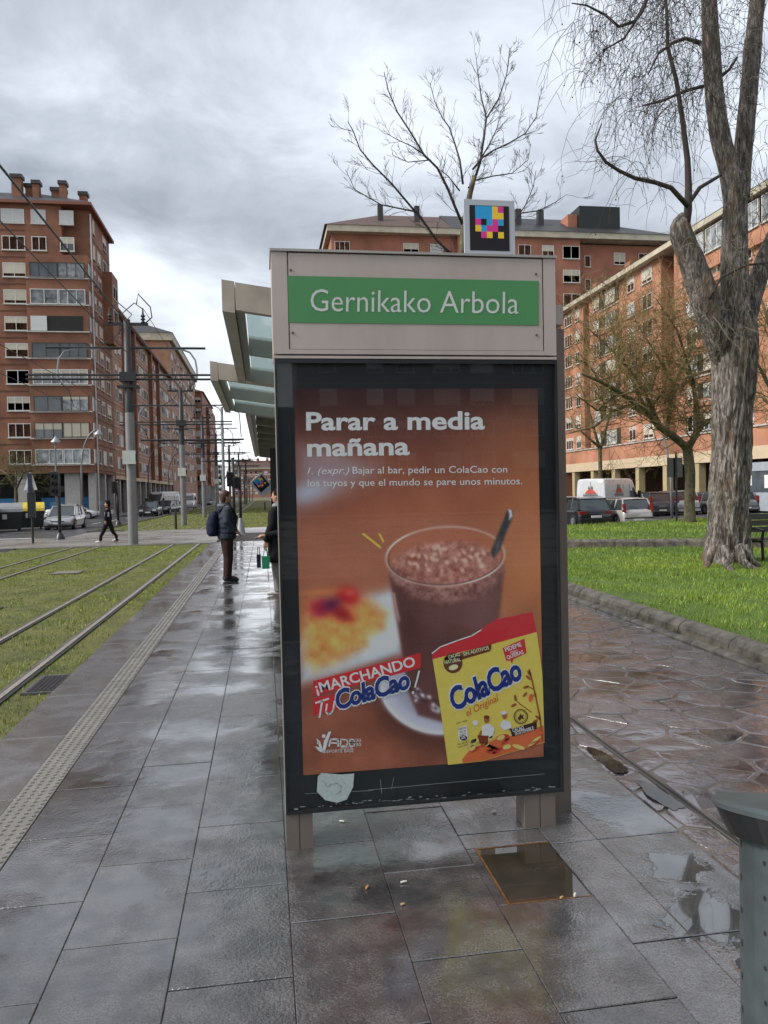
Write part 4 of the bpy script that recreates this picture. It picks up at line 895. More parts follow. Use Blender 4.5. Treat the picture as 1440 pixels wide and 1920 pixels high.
def window(bld, x, y, z, rz, w=1.5, h=1.35, n=2, kind='half', frm='w', full=True):
    """lower corner at world x,y,z; frame runs along +x rotated by rz, outside is -y rotated"""
    f, s, p, b, one = win_meshes(w, h, n, kind, frm); o = WL(bld)
    if not full: return inst('window', one, Vector((x, y, z))-o, bld, rz)
    wo = inst('window', f, Vector((x, y, z))-o, bld, rz)
    inst('sill', s, (0, 0, 0), wo); inst('pane', p, (0, 0, 0), wo)
    if b: inst('blind', b, (0, 0, 0), wo)
    return wo
WR = random.Random(77)
def rk_(): return WR.choices(['full', 'half', 'low', 'open', 'curt', 'box'], [3, 3, 2, 2, 3, 2])[0]
# ---- corner block with the tall end and the lower wing along the left street
AX = -16.2; AY = 79.2
A = thing('apartment_building', 'ten storey red brown brick apartment block on the street corner, dark roof with brick chimneys', 'building', (-26, AY+5, -0.17))
def wallbox(name, x0, y0, z0, x1, y1, z1, m_, par, **k): return MB().box(x0, y0, z0, x1, y1, z1).build(name, m_, par, **k)
wallbox('wall', -60, AY, 4.1, AX-2.4, AY+10.9, 29.9, BRICKA, A)
wallbox('wall', AX-2.4, AY+1.0, 4.1, AX, AY+10.9, 29.9, BRICKA, A)
wallbox('corner_bay', AX-5.7, AY-0.35, 4.1, AX-0.02, AY+1.0, 25.1, BRICKA, A)
for k in range(10):
    z = 4.62+k*2.56
    wallbox('floor_band', -60, AY-0.03, z-0.28, AX-5.75, AY-0.002, z-0.16, mat('brick_band', (0.12, 0.048, 0.027), 0.8), A)
    wallbox('floor_band', AX+0.002, AY+1.0, z-0.28, AX+0.03, AY+10.9, z-0.16, mat('brick_band', (0.12, 0.048, 0.027), 0.8), A)
# roof
g = MB(); e_ = 0.5; z0, z1 = 29.9, 32.8
g.box(-60, AY-e_, z0, AX+e_, AY+11.3, z0+0.28).build('eaves', mat('brown_eaves', (0.2, 0.075, 0.045), 0.7), A)
g = MB(); g.add([(-60, AY-e_, z0+0.28), (AX+e_, AY-e_, z0+0.28), (AX+e_, AY+11.3, z0+0.28), (-60, AY+11.3, z0+0.28), (-60, AY+5, z1), (AX-5.5, AY+5, z1), (AX-5.5, AY+6, z1), (-60, AY+6, z1)], [(0, 1, 5, 4), (1, 2, 6, 5), (2, 3, 7, 6), (4, 5, 6, 7), (0, 4, 7, 3)])
rf = g.build('roof', ROOFD, A)
for (x, y, w, h) in ((-23.6, AY+2, 0.9, 2.6), (-22.6, AY+3, 0.8, 2.1), (-21.6, AY+1.8, 0.6, 2.0), (-20.2, AY+3.2, 1.3, 1.9), (-19.2, AY+2.2, 0.6, 2.2), (-17.5, AY+3, 0.7, 1.5), (-27, AY+2.5, 1.0, 2.2)):
    c = MB().box(x, y, 30.4, x+w, y+0.8, 30.6+h).build('chimney', BRICKA, rf, org=WL(A)); MB().box(x-0.12, y-0.12, 30.6+h+0.002, x+w+0.12, y+0.92, 30.6+h+0.35).build('chimney_cap', ROOFD, rf, org=WL(A))
rows = [5.1+k*2.56 for k in range(9)]+[4.35+9*2.56]
kinds = [['curt', 'curt'], ['curt', 'curt'], ['half', 'half'], ['open', 'curt'], ['half', 'curt'], ['half', 'half'], ['low', 'full'], ['low', 'full'], ['curt', 'curt'], ['full', 'full']]
for k in range(10):
    z = 5.05+k*2.56
    window(A, -24.05+0.0*k, AY, z, 0, 2.1, 1.35, 3 if k in (0, 1, 2, 8) else 2, kinds[k][0]); window(A, -21.35, AY, z, 0, 1.35, 1.35, 2, kinds[k][1])
    for j, x in enumerate((-28.4, -32.6, -35.4, -40)):
        window(A, x, AY, z, 0, 1.9, 1.35, 2, rk_(), full=False)
    if k >= 8: window(A, -18.75, AY-0.0, z, 0, 1.3, 1.35, 2, 'full' if k == 9 else 'half')
    else:
        # glazed gallery of the corner bay
        zb = 4.98+k*2.56
        kd = ['curt', 'half', 'open', 'box', 'open', 'open', 'curt', 'open'][k]
        if k == 5:
            wallbox('bay_balcony_shade', AX-5.4, AY-0.37, zb, AX-0.6, AY-0.352, zb+1.45, DARKIN, A); wallbox('shutter', AX-5.38, AY-0.42, zb+0.02, AX-3.9, AY-0.375, zb+1.43, BLINDW, A)  # flat near-black sheet on the bay wall, shade of an open balcony as colour
        else:
            fq = 'w' if k in (0, 3, 6) else 'd'; window(A, AX-5.35, AY-0.36, zb, 0, 2.55, 1.45, 3 if k % 2 else 2, kd, fq); window(A, AX-2.75, AY-0.36, zb, 0, 2.45, 1.45, 3, rk_() if k % 3 else kd, fq)
        wallbox('balcony_ledge', AX-5.75, AY-0.50, zb-0.14, AX+0.05, AY-0.352, zb-0.03, SILL, A)
        wallbox('gallery_side', AX-0.0, AY-0.25, zb+0.03, AX+0.03, AY+0.9, zb+1.42, CURT, A)
MB().tube([(AX+0.12, AY+0.95, 29.5), (AX+0.12, AY+0.95, 0)], 0.07, 6).build('downpipe', WHITE, A)
for k in range(10):
    z = 5.05+k*2.56
    for j, (y, w) in enumerate(((AY+2.3, 0.8), (AY+4.3, 1.5), (AY+7.2, 1.9))):
        if k == 9 and j == 1: continue
        window(A, AX, y, z, PI/2, w, 1.4, 1 if w < 1 else 2, rk_(), full=True)
wallbox('side_bay', AX+0.001, AY+7.0, 18.0, AX+0.9, AY+10.4, 25.6, BRICKA, A)
for k in (6, 7): window(A, AX+0.9, AY+7.5, 5.05+k*2.56, PI/2, 2.3, 1.4, 2, 'curt', full=False)
# ground floor of the corner block: columns and dark glazing behind
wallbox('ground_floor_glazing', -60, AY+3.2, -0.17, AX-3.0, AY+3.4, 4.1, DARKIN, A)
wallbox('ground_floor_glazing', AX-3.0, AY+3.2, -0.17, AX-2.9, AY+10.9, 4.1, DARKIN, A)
COLM = mat('grey_column', (0.36, 0.34, 0.32), 0.6, var=0.12)
for x in (-60, -48, -36, -30, -23.5, AX-2.9, AX-0.7):
    wallbox('column', x, AY+0.2, -0.17, x+(1.4 if x > -24 and x < -17 else 0.7), AY+1.0, 4.1, COLM, A)
for y in (AY+5, AY+9.6): wallbox('column', AX-0.7, y, -0.17, AX-0.05, y+0.7, 4.1, COLM, A)
HB = mat('blue_hoarding', (0.05, 0.26, 0.55), 0.5, var=0.1)
for (x0, x1) in ((-36, -30), (-29.5, -24), (-22, -19.2), (-18.1, -16.8)):
    hb = wallbox('blue_hoarding', x0, AY+2.9, 0.1, x1, AY+3.1, 1.75, HB, A); 
    MB().box(x0+0.8, AY+2.88, 0.9, x0+1.9, AY+2.899, 1.3).build('hoarding_print', mat('pale_blue_print', (0.25, 0.5, 0.75), 0.5), A)
wallbox('shop_fascia', -22, AY+2.9, 2.3, -18.2, AY+3.1, 2.9, BLACKM, A)
# ---- lower wing
BW = thing('apartment_building', 'lower eight storey light brick wing running down the street beyond the corner block', 'building', (-22, 115, -0.17))
g = MB().box(-32, 90.1, 4.1, AX, 145.5, 22.7); g.build('wall', BRICKB, BW)
for y in (96.5, 103, 118, 126): wallbox('dark_pilaster', AX+0.001, y, 4.1, AX+0.5, y+0.9, 22.6, BRICKA, BW)
g = MB(); g.box(-32, 90.1, 22.7, AX+0.7, 145.5, 22.95).build('eaves', mat('brown_eaves', (0.2, 0.075, 0.045), 0.7), BW)
g = MB(); g.add([(AX+0.7, 90.1, 22.95), (AX+0.7, 145.5, 22.95), (-24, 145.5, 25.2), (-24, 90.1, 25.2)], [(0, 1, 2, 3)]); g.add([(AX+0.7, 90.1, 22.95), (-24, 90.1, 25.2), (-24, 90.1, 22.95)], [(0, 1, 2)]); g.build('roof', ROOFT, BW)
for k in range(7):
    z = 4.9+k*2.62; y = 91.3; j = 0
    wallbox('floor_band', AX+0.002, 90.1, z-0.5, AX+0.04, 145.5, z-0.42, SILL, BW)
    while y < 143:
        w = (1.3, 2.0, 1.0)[j % 3]
        if not any(abs(y+w/2-p-0.4) < w/2+0.6 for p in (96.5, 103, 118, 126)): window(BW, AX, y, z, PI/2, w, 1.35, 2 if w > 1.1 else 1, rk_(), full=False)
        y += w+0.75; j += 1
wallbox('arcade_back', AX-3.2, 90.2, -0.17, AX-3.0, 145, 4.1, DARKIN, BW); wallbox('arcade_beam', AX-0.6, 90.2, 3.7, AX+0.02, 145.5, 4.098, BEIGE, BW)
for k in range(11): wallbox('column', AX-0.6, 93+k*5.0, -0.17, AX-0.1, 93.6+k*5, 3.7, COLM, BW)
# ---- taller block behind it
TB = thing('apartment_building', 'tall orange brick block with dark slate roof rising behind the lower wing', 'building', (-24, 160, -0.17))
wallbox('wall', -40, 146, -0.17, AX, 199, 30, BRICKB, TB)
wallbox('cornice', -40.5, 145.5, 30.0, AX+0.6, 199.5, 31.4, CORN, TB)
g = MB(); g.add([(-40.5, 145.4, 31.4), (AX+0.7, 145.4, 31.4), (AX+0.7, 199, 31.4), (-40.5, 199, 31.4), (-36, 153, 34.6), (-22, 153, 34.6), (-22, 195, 34.6), (-36, 195, 34.6)], [(0, 1, 5, 4), (1, 2, 6, 5), (2, 3, 7, 6), (3, 0, 4, 7), (4, 5, 6, 7)]); g.build('roof', ROOFD, TB)
for k in range(9):
    for j in range(9): window(TB, AX, 148+j*5.4, 4.6+k*2.81, PI/2, 2.4, 1.4, 2, rk_(), full=False)
# ---- third block down the street
CB = thing('apartment_building', 'distant red brick tower with small square windows at the end of the left street', 'building', (-20, 215, -0.17))
wallbox('wall', -34, 200, 4.2, -14.6, 240, 27.8, BRICKD, CB)
wallbox('wall', -15.2, 214, 4.2, -13.7, 240, 25.5, BRICKD, CB)
g = MB(); g.add([(-34.5, 199.5, 27.8), (-14.1, 199.5, 27.8), (-14.1, 240, 27.8), (-34.5, 240, 27.8), (-26, 212, 31.4), (-22, 212, 31.4), (-22, 230, 31.4), (-26, 230, 31.4)], [(0, 1, 5, 4), (1, 2, 6, 5), (2, 3, 7, 6), (3, 0, 4, 7), (4, 5, 6, 7)]); g.build('roof', ROOFT, CB)
for k in range(8):
    for j, x in enumerate((-20.9, -18.2, -16.4)): window(CB, x, 200, 5.3+k*2.81, 0, 1.5, 1.4, 2, rk_(), full=False)
    for j in range(4): window(CB, -14.6 if j == 0 else -13.7, 203+j*9, 5.3+k*2.6, PI/2, 2.2, 1.3, 2, rk_(), full=False)
wallbox('ground_floor', -33, 201.5, -0.17, -15.5, 239, 4.2, mat('pale_ground_floor', (0.38, 0.35, 0.32), 0.6), CB)
for k in range(4): wallbox('column', -21+k*1.9, 200.3, -0.17, -20.7+k*1.9, 200.8, 4.2, COLM, CB)
for k in range(6): wallbox('column', -14.3, 202+k*6, -0.17, -13.9, 202.5+k*6, 4.2, COLM, CB)
# ---- far brick block closing the avenue, pale block beside it
FB = thing('apartment_building', 'long far brick building with brown roof closing the end of the avenue', 'building', (0, 420, -0.17))
wallbox('wall', -16, 420, -0.17, 60, 434, 15.2, mat('far_brick', (0.36, 0.17, 0.115), 0.7, var=0.1, vscale=0.1), FB)
wallbox('cornice', -16.5, 419.5, 15.2, 60.5, 434.5, 16.2, CORN, FB)
g = MB(); g.add([(-16.5, 419.4, 16.2), (60, 419.4, 16.2), (60, 434, 16.2), (-16.5, 434, 16.2), (-13.5, 426, 20), (57, 426, 20)], [(0, 1, 5, 4), (1, 2, 5), (2, 3, 4, 5), (3, 0, 4)]); frf = g.build('roof', ROOFT, FB)
for x in (-11, -7.5, -3, 2, 7, 13): MB().box(x, 424, 18.5, x+1.4, 425.2, 21.2).build('chimney', BRICKA, frf, org=WL(FB))
for k in range(5):
    z = 1.8+k*2.75
    if k: wallbox('white_band', -16, 419.8, z-0.75, 60, 419.995, z-0.5, WHITE, FB)
    for j in range(18): window(FB, -14.6+j*2.6, 420, z, 0, 1.5, 1.3, 2, rk_(), full=False)
PB = thing('apartment_building', 'pale far apartment block with balconies beside the brick tower', 'building', (-24, 380, -0.17))
wallbox('wall', -34, 380, -0.17, -19.5, 395, 16.5, mat('pale_render', (0.4, 0.42, 0.4), 0.6), PB)
for k in range(5):
    wallbox('balcony', -22.8, 379, 2.6+k*2.8, -19.5, 379.99, 3.6+k*2.8, WHITE, PB)
    for j in range(2): window(PB, -22.6+j*1.6, 380, 3.7+k*2.8, 0, 1.2, 1.1, 1, 'open', full=False)
# ---- block facing the camera behind the kiosk
DY = 97.0
D = thing('apartment_building', 'wide salmon brick apartment block with dark roof rising behind the kiosk and trees', 'building', (30, 103, -0.4))
D0, D1 = 9.2, 54.5; DZ = 33.9
wallbox('wall', D0, DY, -0.4, 25.2, DY+13, DZ, BRICKD, D); wallbox('wall', 25.2, DY-0.7, -0.4, 41.6, DY+13, DZ, BRICKD, D); wallbox('wall', 41.6, DY+0.7, -0.4, D1-0.7, DY+13, DZ-0.2, BRICKD, D)
wallbox('cornice', D0-0.6, DY-1.2, DZ, D1, DY+13.5, DZ+0.75, CORN, D)
def hip(x0, x1, y0, y1, z0, z1, ins0, ins1, m_, nm, par, y_r=None):
    ym = (y0+y1)/2; g = MB(); g.add([(x0, y0, z0), (x1, y0, z0), (x1, y1, z0), (x0, y1, z0), (x0+ins0, ym, z1), (x1-ins1, ym, z1)], [(0, 1, 5, 4), (1, 2, 5), (2, 3, 4, 5), (3, 0, 4)]); return g.build(nm, m_, par)
drf = hip(D0-0.9, 24.5, DY-1.3, DY+13.6, DZ+0.75, DZ+4.7, 8, 0, ROOFT, 'roof', D); dr2 = hip(24.5, D1+0.2, DY-1.3, DY+13.6, DZ+0.75, DZ+4.9, 0, 11, ROOFD, 'roof', D)
for x in (15.5, 20.3): MB().box(x, DY+2, DZ+1.8, x+0.65, DY+2.7, DZ+4.6).build('chimney', ROOFD, drf, org=WL(D))
for x in (33.9, 37.0): MB().box(x, DY+2, DZ+1.8, x+0.75, DY+2.8, DZ+4.7).build('chimney', ROOFD, dr2, org=WL(D))
MB().box(42.3, DY+1, DZ+1.2, 48.0, DY+7, DZ+5.0).build('roof_plant_room', mat('dark_green_sheet', (0.008, 0.011, 0.010), 0.5), dr2, org=WL(D)); MB().box(40.9, DY+1.5, DZ+1.5, 42.2, DY+4, DZ+4.0).build('chimney', BRICKD, dr2, org=WL(D))
for k in range(12):
    z = DZ-2.55-k*3.08
    if z < 1.5: break
    ws = [(9.6, 1.9, 3, 'curt'), (18.3, 2.0, 2, 'half'), (21.8, 1.7, 2, 'full'), (25.6, 1.8, 2, 'full'), (28.6, 3.0, 3, 'open'), (33.2, 1.7, 2, 'curt'), (36.4, 1.6, 2, 'half'), (39.2, 2.3, 2, 'open')]
    for (x, w, n_, kd) in ws:
        yy = DY if x < 25.2 else DY-0.7
        window(D, x, yy, z, 0, w, 1.65, n_, kd if k == 0 else rk_(), full=True)
    window(D, 42.8, DY+0.7, z-0.6, 0, 0.8, 1.5, 1, 'open', full=True); window(D, 46.9, DY+0.7, z-0.2, 0, 1.6, 1.6, 2, 'low' if k == 0 else rk_()); window(D, 50.4, DY+0.7, z-0.2, 0, 1.6, 1.6, 2, 'curt')
    wallbox('floor_band', D0, DY-0.03, z-0.75, 25.19, DY-0.002, z-0.62, BRICKED, D)
# ---- long block along the right hand street
EX = 37.5
E = thing('apartment_building', 'long orange pink brick block above a beige arcade along the parking street', 'building', (44, 65, -0.4))
EZ = 23.2
g = MB(); secs = [(30, 47.5, 0), (47.5, 49.0, 1.2), (49.0, 66.0, 0), (66.0, 68.4, 1.3), (68.4, 84.6, 0.0), (84.6, 86.2, 1.2), (86.2, 93.0, 0)]
for (y0, y1, inn) in secs: wallbox('wall', EX+inn, y0, 5.6, EX+14, y1, EZ, BRICKED if inn else BRICKE, E)
wallbox('eaves', EX-0.75, 30, EZ, EX+14.5, 93.2, EZ+0.5, CORN, E)
hip_ = MB(); hip_.add([(EX-0.8, 30, EZ+0.5), (EX-0.8, 93.3, EZ+0.5), (EX+8, 93.3, EZ+3.0), (EX+8, 30, EZ+3.0)], [(0, 3, 2, 1)]); hip_.add([(EX-0.8, 93.3, EZ+0.5), (EX+14, 93.3, EZ+0.5), (EX+8, 93.3, EZ+3.0)], [(0, 1, 2)]); erf = hip_.build('roof', ROOFD, E)
for y in (88, 79.5, 60): MB().box(EX+2.5, y, EZ+1.2, EX+3.5, y+1.2, EZ+2.9).build('chimney', BRICKD, erf, org=WL(E))
wallbox('podium', EX-3.4, 30, 4.25, EX+0.0, 93, 5.6, BRICKE, E); wallbox('podium_coping', EX-3.5, 30, 5.6, EX-0.01, 93.0, 5.72, SILL, E)
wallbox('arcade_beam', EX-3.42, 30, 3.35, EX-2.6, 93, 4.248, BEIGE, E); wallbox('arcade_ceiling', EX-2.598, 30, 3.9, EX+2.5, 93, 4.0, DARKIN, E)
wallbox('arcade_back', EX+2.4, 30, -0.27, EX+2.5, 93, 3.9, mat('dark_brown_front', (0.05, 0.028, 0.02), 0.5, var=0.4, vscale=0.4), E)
YC = mat('ochre_column', (0.42, 0.34, 0.19), 0.7, var=0.08)
for k in range(13): wallbox('column', EX-3.35, 32+k*4.95, -0.27, EX-2.75, 32.65+k*4.95, 3.35, YC, E); 
for k in range(12): wallbox('column', EX+0.9, 35+k*4.95, -0.27, EX+1.5, 35.6+k*4.95, 3.9, mat('brown_column', (0.2, 0.13, 0.075), 0.6), E)
for k in range(7):
    z = 6.3+k*2.52
    for (y, w, n_, dp) in ((87.3, 1.3, 2, 0), (89.6, 2.2, 3, 0), (81.9, 1.5, 2, 0), (77.0, 3.2, 3, 0.002), (73.6, 1.5, 2, 0), (70.0, 2.0, 2, 0), (62.3, 1.7, 2, 0), (58.3, 3.0, 3, 0.002), (54.6, 1.6, 2, 0), (50.4, 2.4, 3, 0), (43.5, 2.6, 3, 0), (39, 1.6, 2, 0)):
        # facade faces -x: frames rotated by -90deg so that the outside (-y) looks to -x
        if dp:
            wallbox('balcony_shade', EX-0.02, y, z-0.15, EX-0.004, y+w+1.7, z+1.55, DARKIN, E); wallbox('balcony_rail', EX-0.12, y-0.1, z-0.42, EX-0.04, y+w+1.8, z+0.22 if k % 2 else z-0.3, BRICKE if k % 2 else SILL, E)  # no depth here: a near-black sheet paints the shade inside the balcony
            window(E, EX-0.05, y+w, z, -PI/2, w*0.72, 1.45, n_, rk_())
        else: window(E, EX, y+w, z, -PI/2, w, 1.4, n_, rk_())
wallbox('white_gallery', EX-0.35, 49.5, EZ-3.6, EX-0.002, 64.5, EZ-2.3, BRICKE, E)
for j in range(4): window(E, EX-0.36, 64.0-j*3.7, EZ-2.25, -PI/2, 3.3, 2.0, 4, 'curt')
SHOPW = mat('shop_grey_panel', (0.33, 0.36, 0.40), 0.5, var=0.1)
sf = wallbox('shop_front', EX-3.6, 40, -0.27, EX-3.45, 53.5, 1.0, SHOPW, E); wallbox('shop_sign_band', EX-3.6, 40, 2.5, EX-3.45, 53.5, 3.1, SHOPW, E)
wallbox('shop_glazing', EX-3.55, 40, 1.0, EX-3.5, 53.5, 2.5, PANE, E)
for k in range(5): wallbox('shop_notice', EX-3.6, 44+k*1.9, 1.3+0.2*(k % 2), EX-3.56, 44.5+k*1.9, 2.2, WHITE, E)
# ---- buildings behind the camera, seen only as reflections in the poster glass
G_ = thing('apartment_building', 'dark brick block mirrored in the poster glass, behind the viewer', 'building', (25, -70, 0))
wallbox('wall', 3.2, -72, -0.4, 60, -62, 24, mat('reflected_brick', (0.05, 0.022, 0.018), 0.7), G_)
for k in range(7):
    wallbox('floor_band', 3.2, -61.99, 2.6+k*2.9, 60, -61.9, 2.75+k*2.9, BRICKED, G_)
    for j, (x, w) in enumerate(((5.2, 1.5), (9.4, 1.5), (12.2, 1.6), (15.6, 2.4), (19.0, 2.2), (23, 3.0), (28, 2.0), (33, 2.0), (38, 2.2))):
        window(G_, x+w, -62, 3.6+k*2.9, PI, w, 1.5, 2 if w < 2.3 else 3, rk_(), full=False)
H_ = thing('low_building', 'low dark building mirrored in the poster glass, behind the viewer', 'building', (-20, -70, 0))
wallbox('wall', -60, -74, -0.4, 3.0, -64, 9.5, mat('reflected_dark_wall', (0.03, 0.033, 0.036), 0.7), H_)
for k in range(5): window(H_, -4-k*5, -64, 3.5, PI, 2.0, 1.5, 2, 'curt', full=False)
# ------------------------------------------------------------------ trees
def bark_tube(pts, rads, n, amp, seed, ridge=1.0):
    """closed tube with ridged bark relief; returns MB"""
    g = MB(); P = [Vector(p) for p in pts]
    # resample
    Q, R_ = [], []
    for i in range(len(P)-1):
        k = max(2, int((P[i+1]-P[i]).length/0.045))
        for t in range(k):
            u = t/k; 
            p0, p1, p2, p3 = P[max(i-1, 0)], P[i], P[i+1], P[min(i+2, len(P)-1)]
            Q.append(0.5*((2*p1)+(-p0+p2)*u+(2*p0-5*p1+4*p2-p3)*u*u+(-p0+3*p1-3*p2+p3)*u**3)); R_.append(rads[i]*(1-u)+rads[i+1]*u)
    Q.append(P[-1]); R_.append(rads[-1])
    rs = []; up = Vector((1, 0, 0))
    for i, p in enumerate(Q):
        t = (Q[min(i+1, len(Q)-1)]-Q[max(i-1, 0)]).normalized(); up = (up-t*up.dot(t)).normalized(); w = t.cross(up); ring_ = []
        for j in range(n):
            a = 2*PI*j/n; r = R_[i]; s = i*0.045
            v1 = abs(noise.noise(Vector((math.cos(a)*r*13+seed, math.sin(a)*r*13, s*1.3+seed)))); v2 = noise.noise(Vector((math.cos(a)*2.1+seed, math.sin(a)*2.1, s*0.9)))
            v3 = abs(noise.noise(Vector((math.cos(a)*r*30, math.sin(a)*r*30+seed, s*3.5))))
            rr = r*(1+0.13*ridge*v2)+amp*(v1*1.6+v3*0.8-0.6); ring_.append(p+(up*math.cos(a)+w*math.sin(a))*rr)
        rs.append(ring_)
    return g.rings(rs)
def barkmat():
    m = bpy.data.materials.new('grey_fissured_bark'); m.use_nodes = True; t = m.node_tree; nd = t.nodes; lk = t.links.new; b = nd['Principled BSDF']; b.inputs['Roughness'].default_value = 0.8
    pos = nd.new('ShaderNodeNewGeometry').outputs['Position']
    def no(sc3, det, rough=0.6, dist=0.0):
        mp = nd.new('ShaderNodeMapping'); mp.inputs['Scale'].default_value = sc3; lk(pos, mp.inputs[0]); n = nd.new('ShaderNodeTexNoise'); n.inputs['Scale'].default_value = 1.0; n.inputs['Detail'].default_value = det; n.inputs['Roughness'].default_value = rough; n.inputs['Distortion'].default_value = dist; lk(mp.outputs[0], n.inputs[0]); return n.outputs[0]
    f = no((21, 21, 4.2), 8, 0.68, 0.9); r = nd.new('ShaderNodeValToRGB'); lk(f, r.inputs[0]); e = r.color_ramp.elements
    e[0].position = 0.36; e[0].color = (0.018, 0.013, 0.010, 1); e[1].position = 0.62; e[1].color = (0.33, 0.295, 0.265, 1); k = e.new(0.48); k.color = (0.10, 0.082, 0.068, 1)
    def over(col, src, lo, hi, op, prev):
        mx_ = nd.new('ShaderNodeMixRGB'); mr = nd.new('ShaderNodeMapRange'); lk(src, mr.inputs[0]); mr.inputs[1].default_value = lo; mr.inputs[2].default_value = hi; mr.inputs[4].default_value = op; lk(mr.outputs[0], mx_.inputs[0]); lk(prev, mx_.inputs[1]); mx_.inputs[2].default_value = (*col, 1); return mx_.outputs[0]
    o = over((0.035, 0.024, 0.016), no((2.6, 2.6, 1.3), 5, 0.6, 0.8), 0.50, 0.64, 0.75, r.outputs[0])
    o = over((0.10, 0.085, 0.03), no((3.1, 3.1, 0.9), 4, 0.6, 1.0), 0.58, 0.70, 0.6, o)
    o = over((0.22, 0.12, 0.065), no((1.7, 2.3, 1.1), 4), 0.57, 0.68, 0.55, o)
    lk(o, b.inputs['Base Color']); bp = nd.new('ShaderNodeBump'); bp.inputs['Strength'].default_value = 0.9; bp.inputs['Distance'].default_value = 0.05; lk(f, bp.inputs['Height']); lk(bp.outputs[0], b.inputs['Normal']); return m
BARK = barkmat()
BARK2 = mat('brown_bark', (0.085, 0.062, 0.04), 0.85, var=0.4, vscale=5, bump=0.5, bscale=22, col2=(0.11, 0.095, 0.05))
TWIG = mat('dark_twig', (0.045, 0.035, 0.028), 0.8, var=0.25, vscale=2)
TWIGY = mat('olive_twig', (0.16, 0.115, 0.04), 0.8, var=0.3, vscale=2)
TWIGG = mat('pale_hanging_twig', (0.16, 0.13, 0.09), 0.8, var=0.3, vscale=2)
class Br:
    """collects thin branches"""
    def __init__(s, seed): s.g = MB(); s.r = random.Random(seed)
    def walk(s, p, d, ln, r0, r1, n, wob, drift, sides=3):
        pts = [p]; d = d.normalized(); st = ln/n
        for i in range(n):
            d = (d+Vector((s.r.gauss(0, wob), s.r.gauss(0, wob), s.r.gauss(0, wob)))+drift).normalized(); p = p+d*st; pts.append(p)
        s.g.tube(pts, [r0+(r1-r0)*i/n for i in range(n+1)], sides, cap=False); return pts, d
    def grow(s, p, d, ln, r, depth, spread=0.6, drift=Vector((0, 0, 0)), kids=3, ratio=0.62, wob=0.12, sides=4, rmin=0.0035, flat_=1.0):
        n = 5 if depth else 4
        pts, _ = s.walk(p, d, ln, r, max(r*0.45, rmin), n, wob, drift, sides if r > 0.02 else 3)
        if depth <= 0: return
        for k in range(kids):
            i = s.r.randint(1 if k else n-1, n); q = pts[i]; dd = (pts[i]-pts[i-1]).normalized()
            ax = Vector((s.r.gauss(0, 1), s.r.gauss(0, 1)*flat_, s.r.gauss(0, 1)*0.7)); ax = (ax-dd*ax.dot(dd)).normalized()
            s.grow(q, dd+ax*spread*s.r.uniform(0.6, 1.3), ln*ratio*s.r.uniform(0.75, 1.2), max(r*0.55, rmin), depth-1, spread, drift, kids, ratio, wob, sides, rmin, flat_)
def limb(name, pxs, Yd, rads, m_, par, n=8, bark=None, dy=None):
    pts = [wp(x, y, Yd+(dy[i] if dy else 0)) for i, (x, y) in enumerate(pxs)]
    if bark: o = bark_tube(pts, rads, n, bark, len(pxs)*3.3).build(name, m_, par, smooth=True)
    else: o = MB().tube(pts, rads, n).build(name, m_, par, smooth=True)
    return pts, o
# ---- the big split trunk beside the bench
TY = 14.0
T = thing('plane_tree', 'huge grey barked tree with split trunk and drooping bare twigs beside the bench', 'tree', tuple(gp(1362, 1062, 0.1)))
kpx = 1.0/FPX*TY*1.06          # metres per pixel at the tree
def rr(*a): return [x*kpx for x in a]
limb('trunk', [(1362, 1085), (1362, 1062), (1363, 1030), (1366, 960), (1368, 900), (1372, 820), (1376, 740), (1380, 660), (1378, 590)], TY, rr(51, 47, 40, 36, 35, 35.5, 36.5, 39, 38), BARK, T, 110, 0.062)
limb('trunk_fork', [(1377, 640), (1378, 560), (1377, 480), (1378, 400), (1382, 330)], TY-0.05, rr(32, 27, 24, 22, 24), BARK, T, 44, 0.016)
limb('limb', [(1374, 380), (1368, 320), (1350, 250), (1338, 160), (1333, 80), (1328, -30)], TY, rr(17, 20, 18, 16.5, 15, 14), BARK, T, 30, 0.010)
limb('limb', [(1388, 370), (1392, 310), (1398, 240), (1406, 150), (1414, 60), (1424, -40)], TY+0.25, rr(18, 18, 17, 16, 15, 14), BARK, T, 30, 0.010)
pl, stub = limb('broken_limb', [(1372, 720), (1352, 645), (1332, 590), (1312, 530), (1294, 480), (1280, 445), (1276, 424), (1284, 405)], TY-0.2, rr(16, 27, 27, 24, 22, 20.5, 19, 10), BARK, T, 44, 0.03, dy=[0.5, 0.2, 0.05, 0, 0, 0, 0, 0])
limb('limb', [(1388, 660), (1398, 600), (1412, 550), (1432, 490), (1452, 440)], TY+0.2, rr(19, 20, 18, 16, 15), BARK, T, 30, 0.014)
limb('limb', [(1284, 430), (1290, 395), (1291, 350), (1289, 300), (1279, 220), (1268, 150), (1252, 90), (1250, 20), (1246, -30)], TY-0.3, rr(9, 7.5, 6.5, 5.5, 4.6, 4, 3.5, 3, 2.6), TWIG, T, 8)
limb('limb', [(1288, 385), (1258, 352), (1228, 342), (1190, 334), (1160, 320), (1136, 304), (1120, 282), (1116, 262), (1128, 232)], TY-0.35, rr(5, 4.4, 4, 3.6, 3.2, 2.8, 2.4, 2.0, 1.2), TWIG, T, 7, dy=[0, -.1, -.15, -.2, -.25, -.3, -.35, -.4, -.4])
limb('limb', [(1294, 378), (1312, 352), (1332, 340), (1352, 328)], TY-0.1, rr(4, 4, 3.6, 3), TWIG, T, 6)
limb('limb', [(1318, 162), (1294, 168), (1272, 176), (1240, 190), (1205, 198)], TY-0.2, rr(3.4, 3, 2.6, 2.2, 1.4), TWIG, T, 6, dy=[0, -.1, -.3, -.5, -.7])
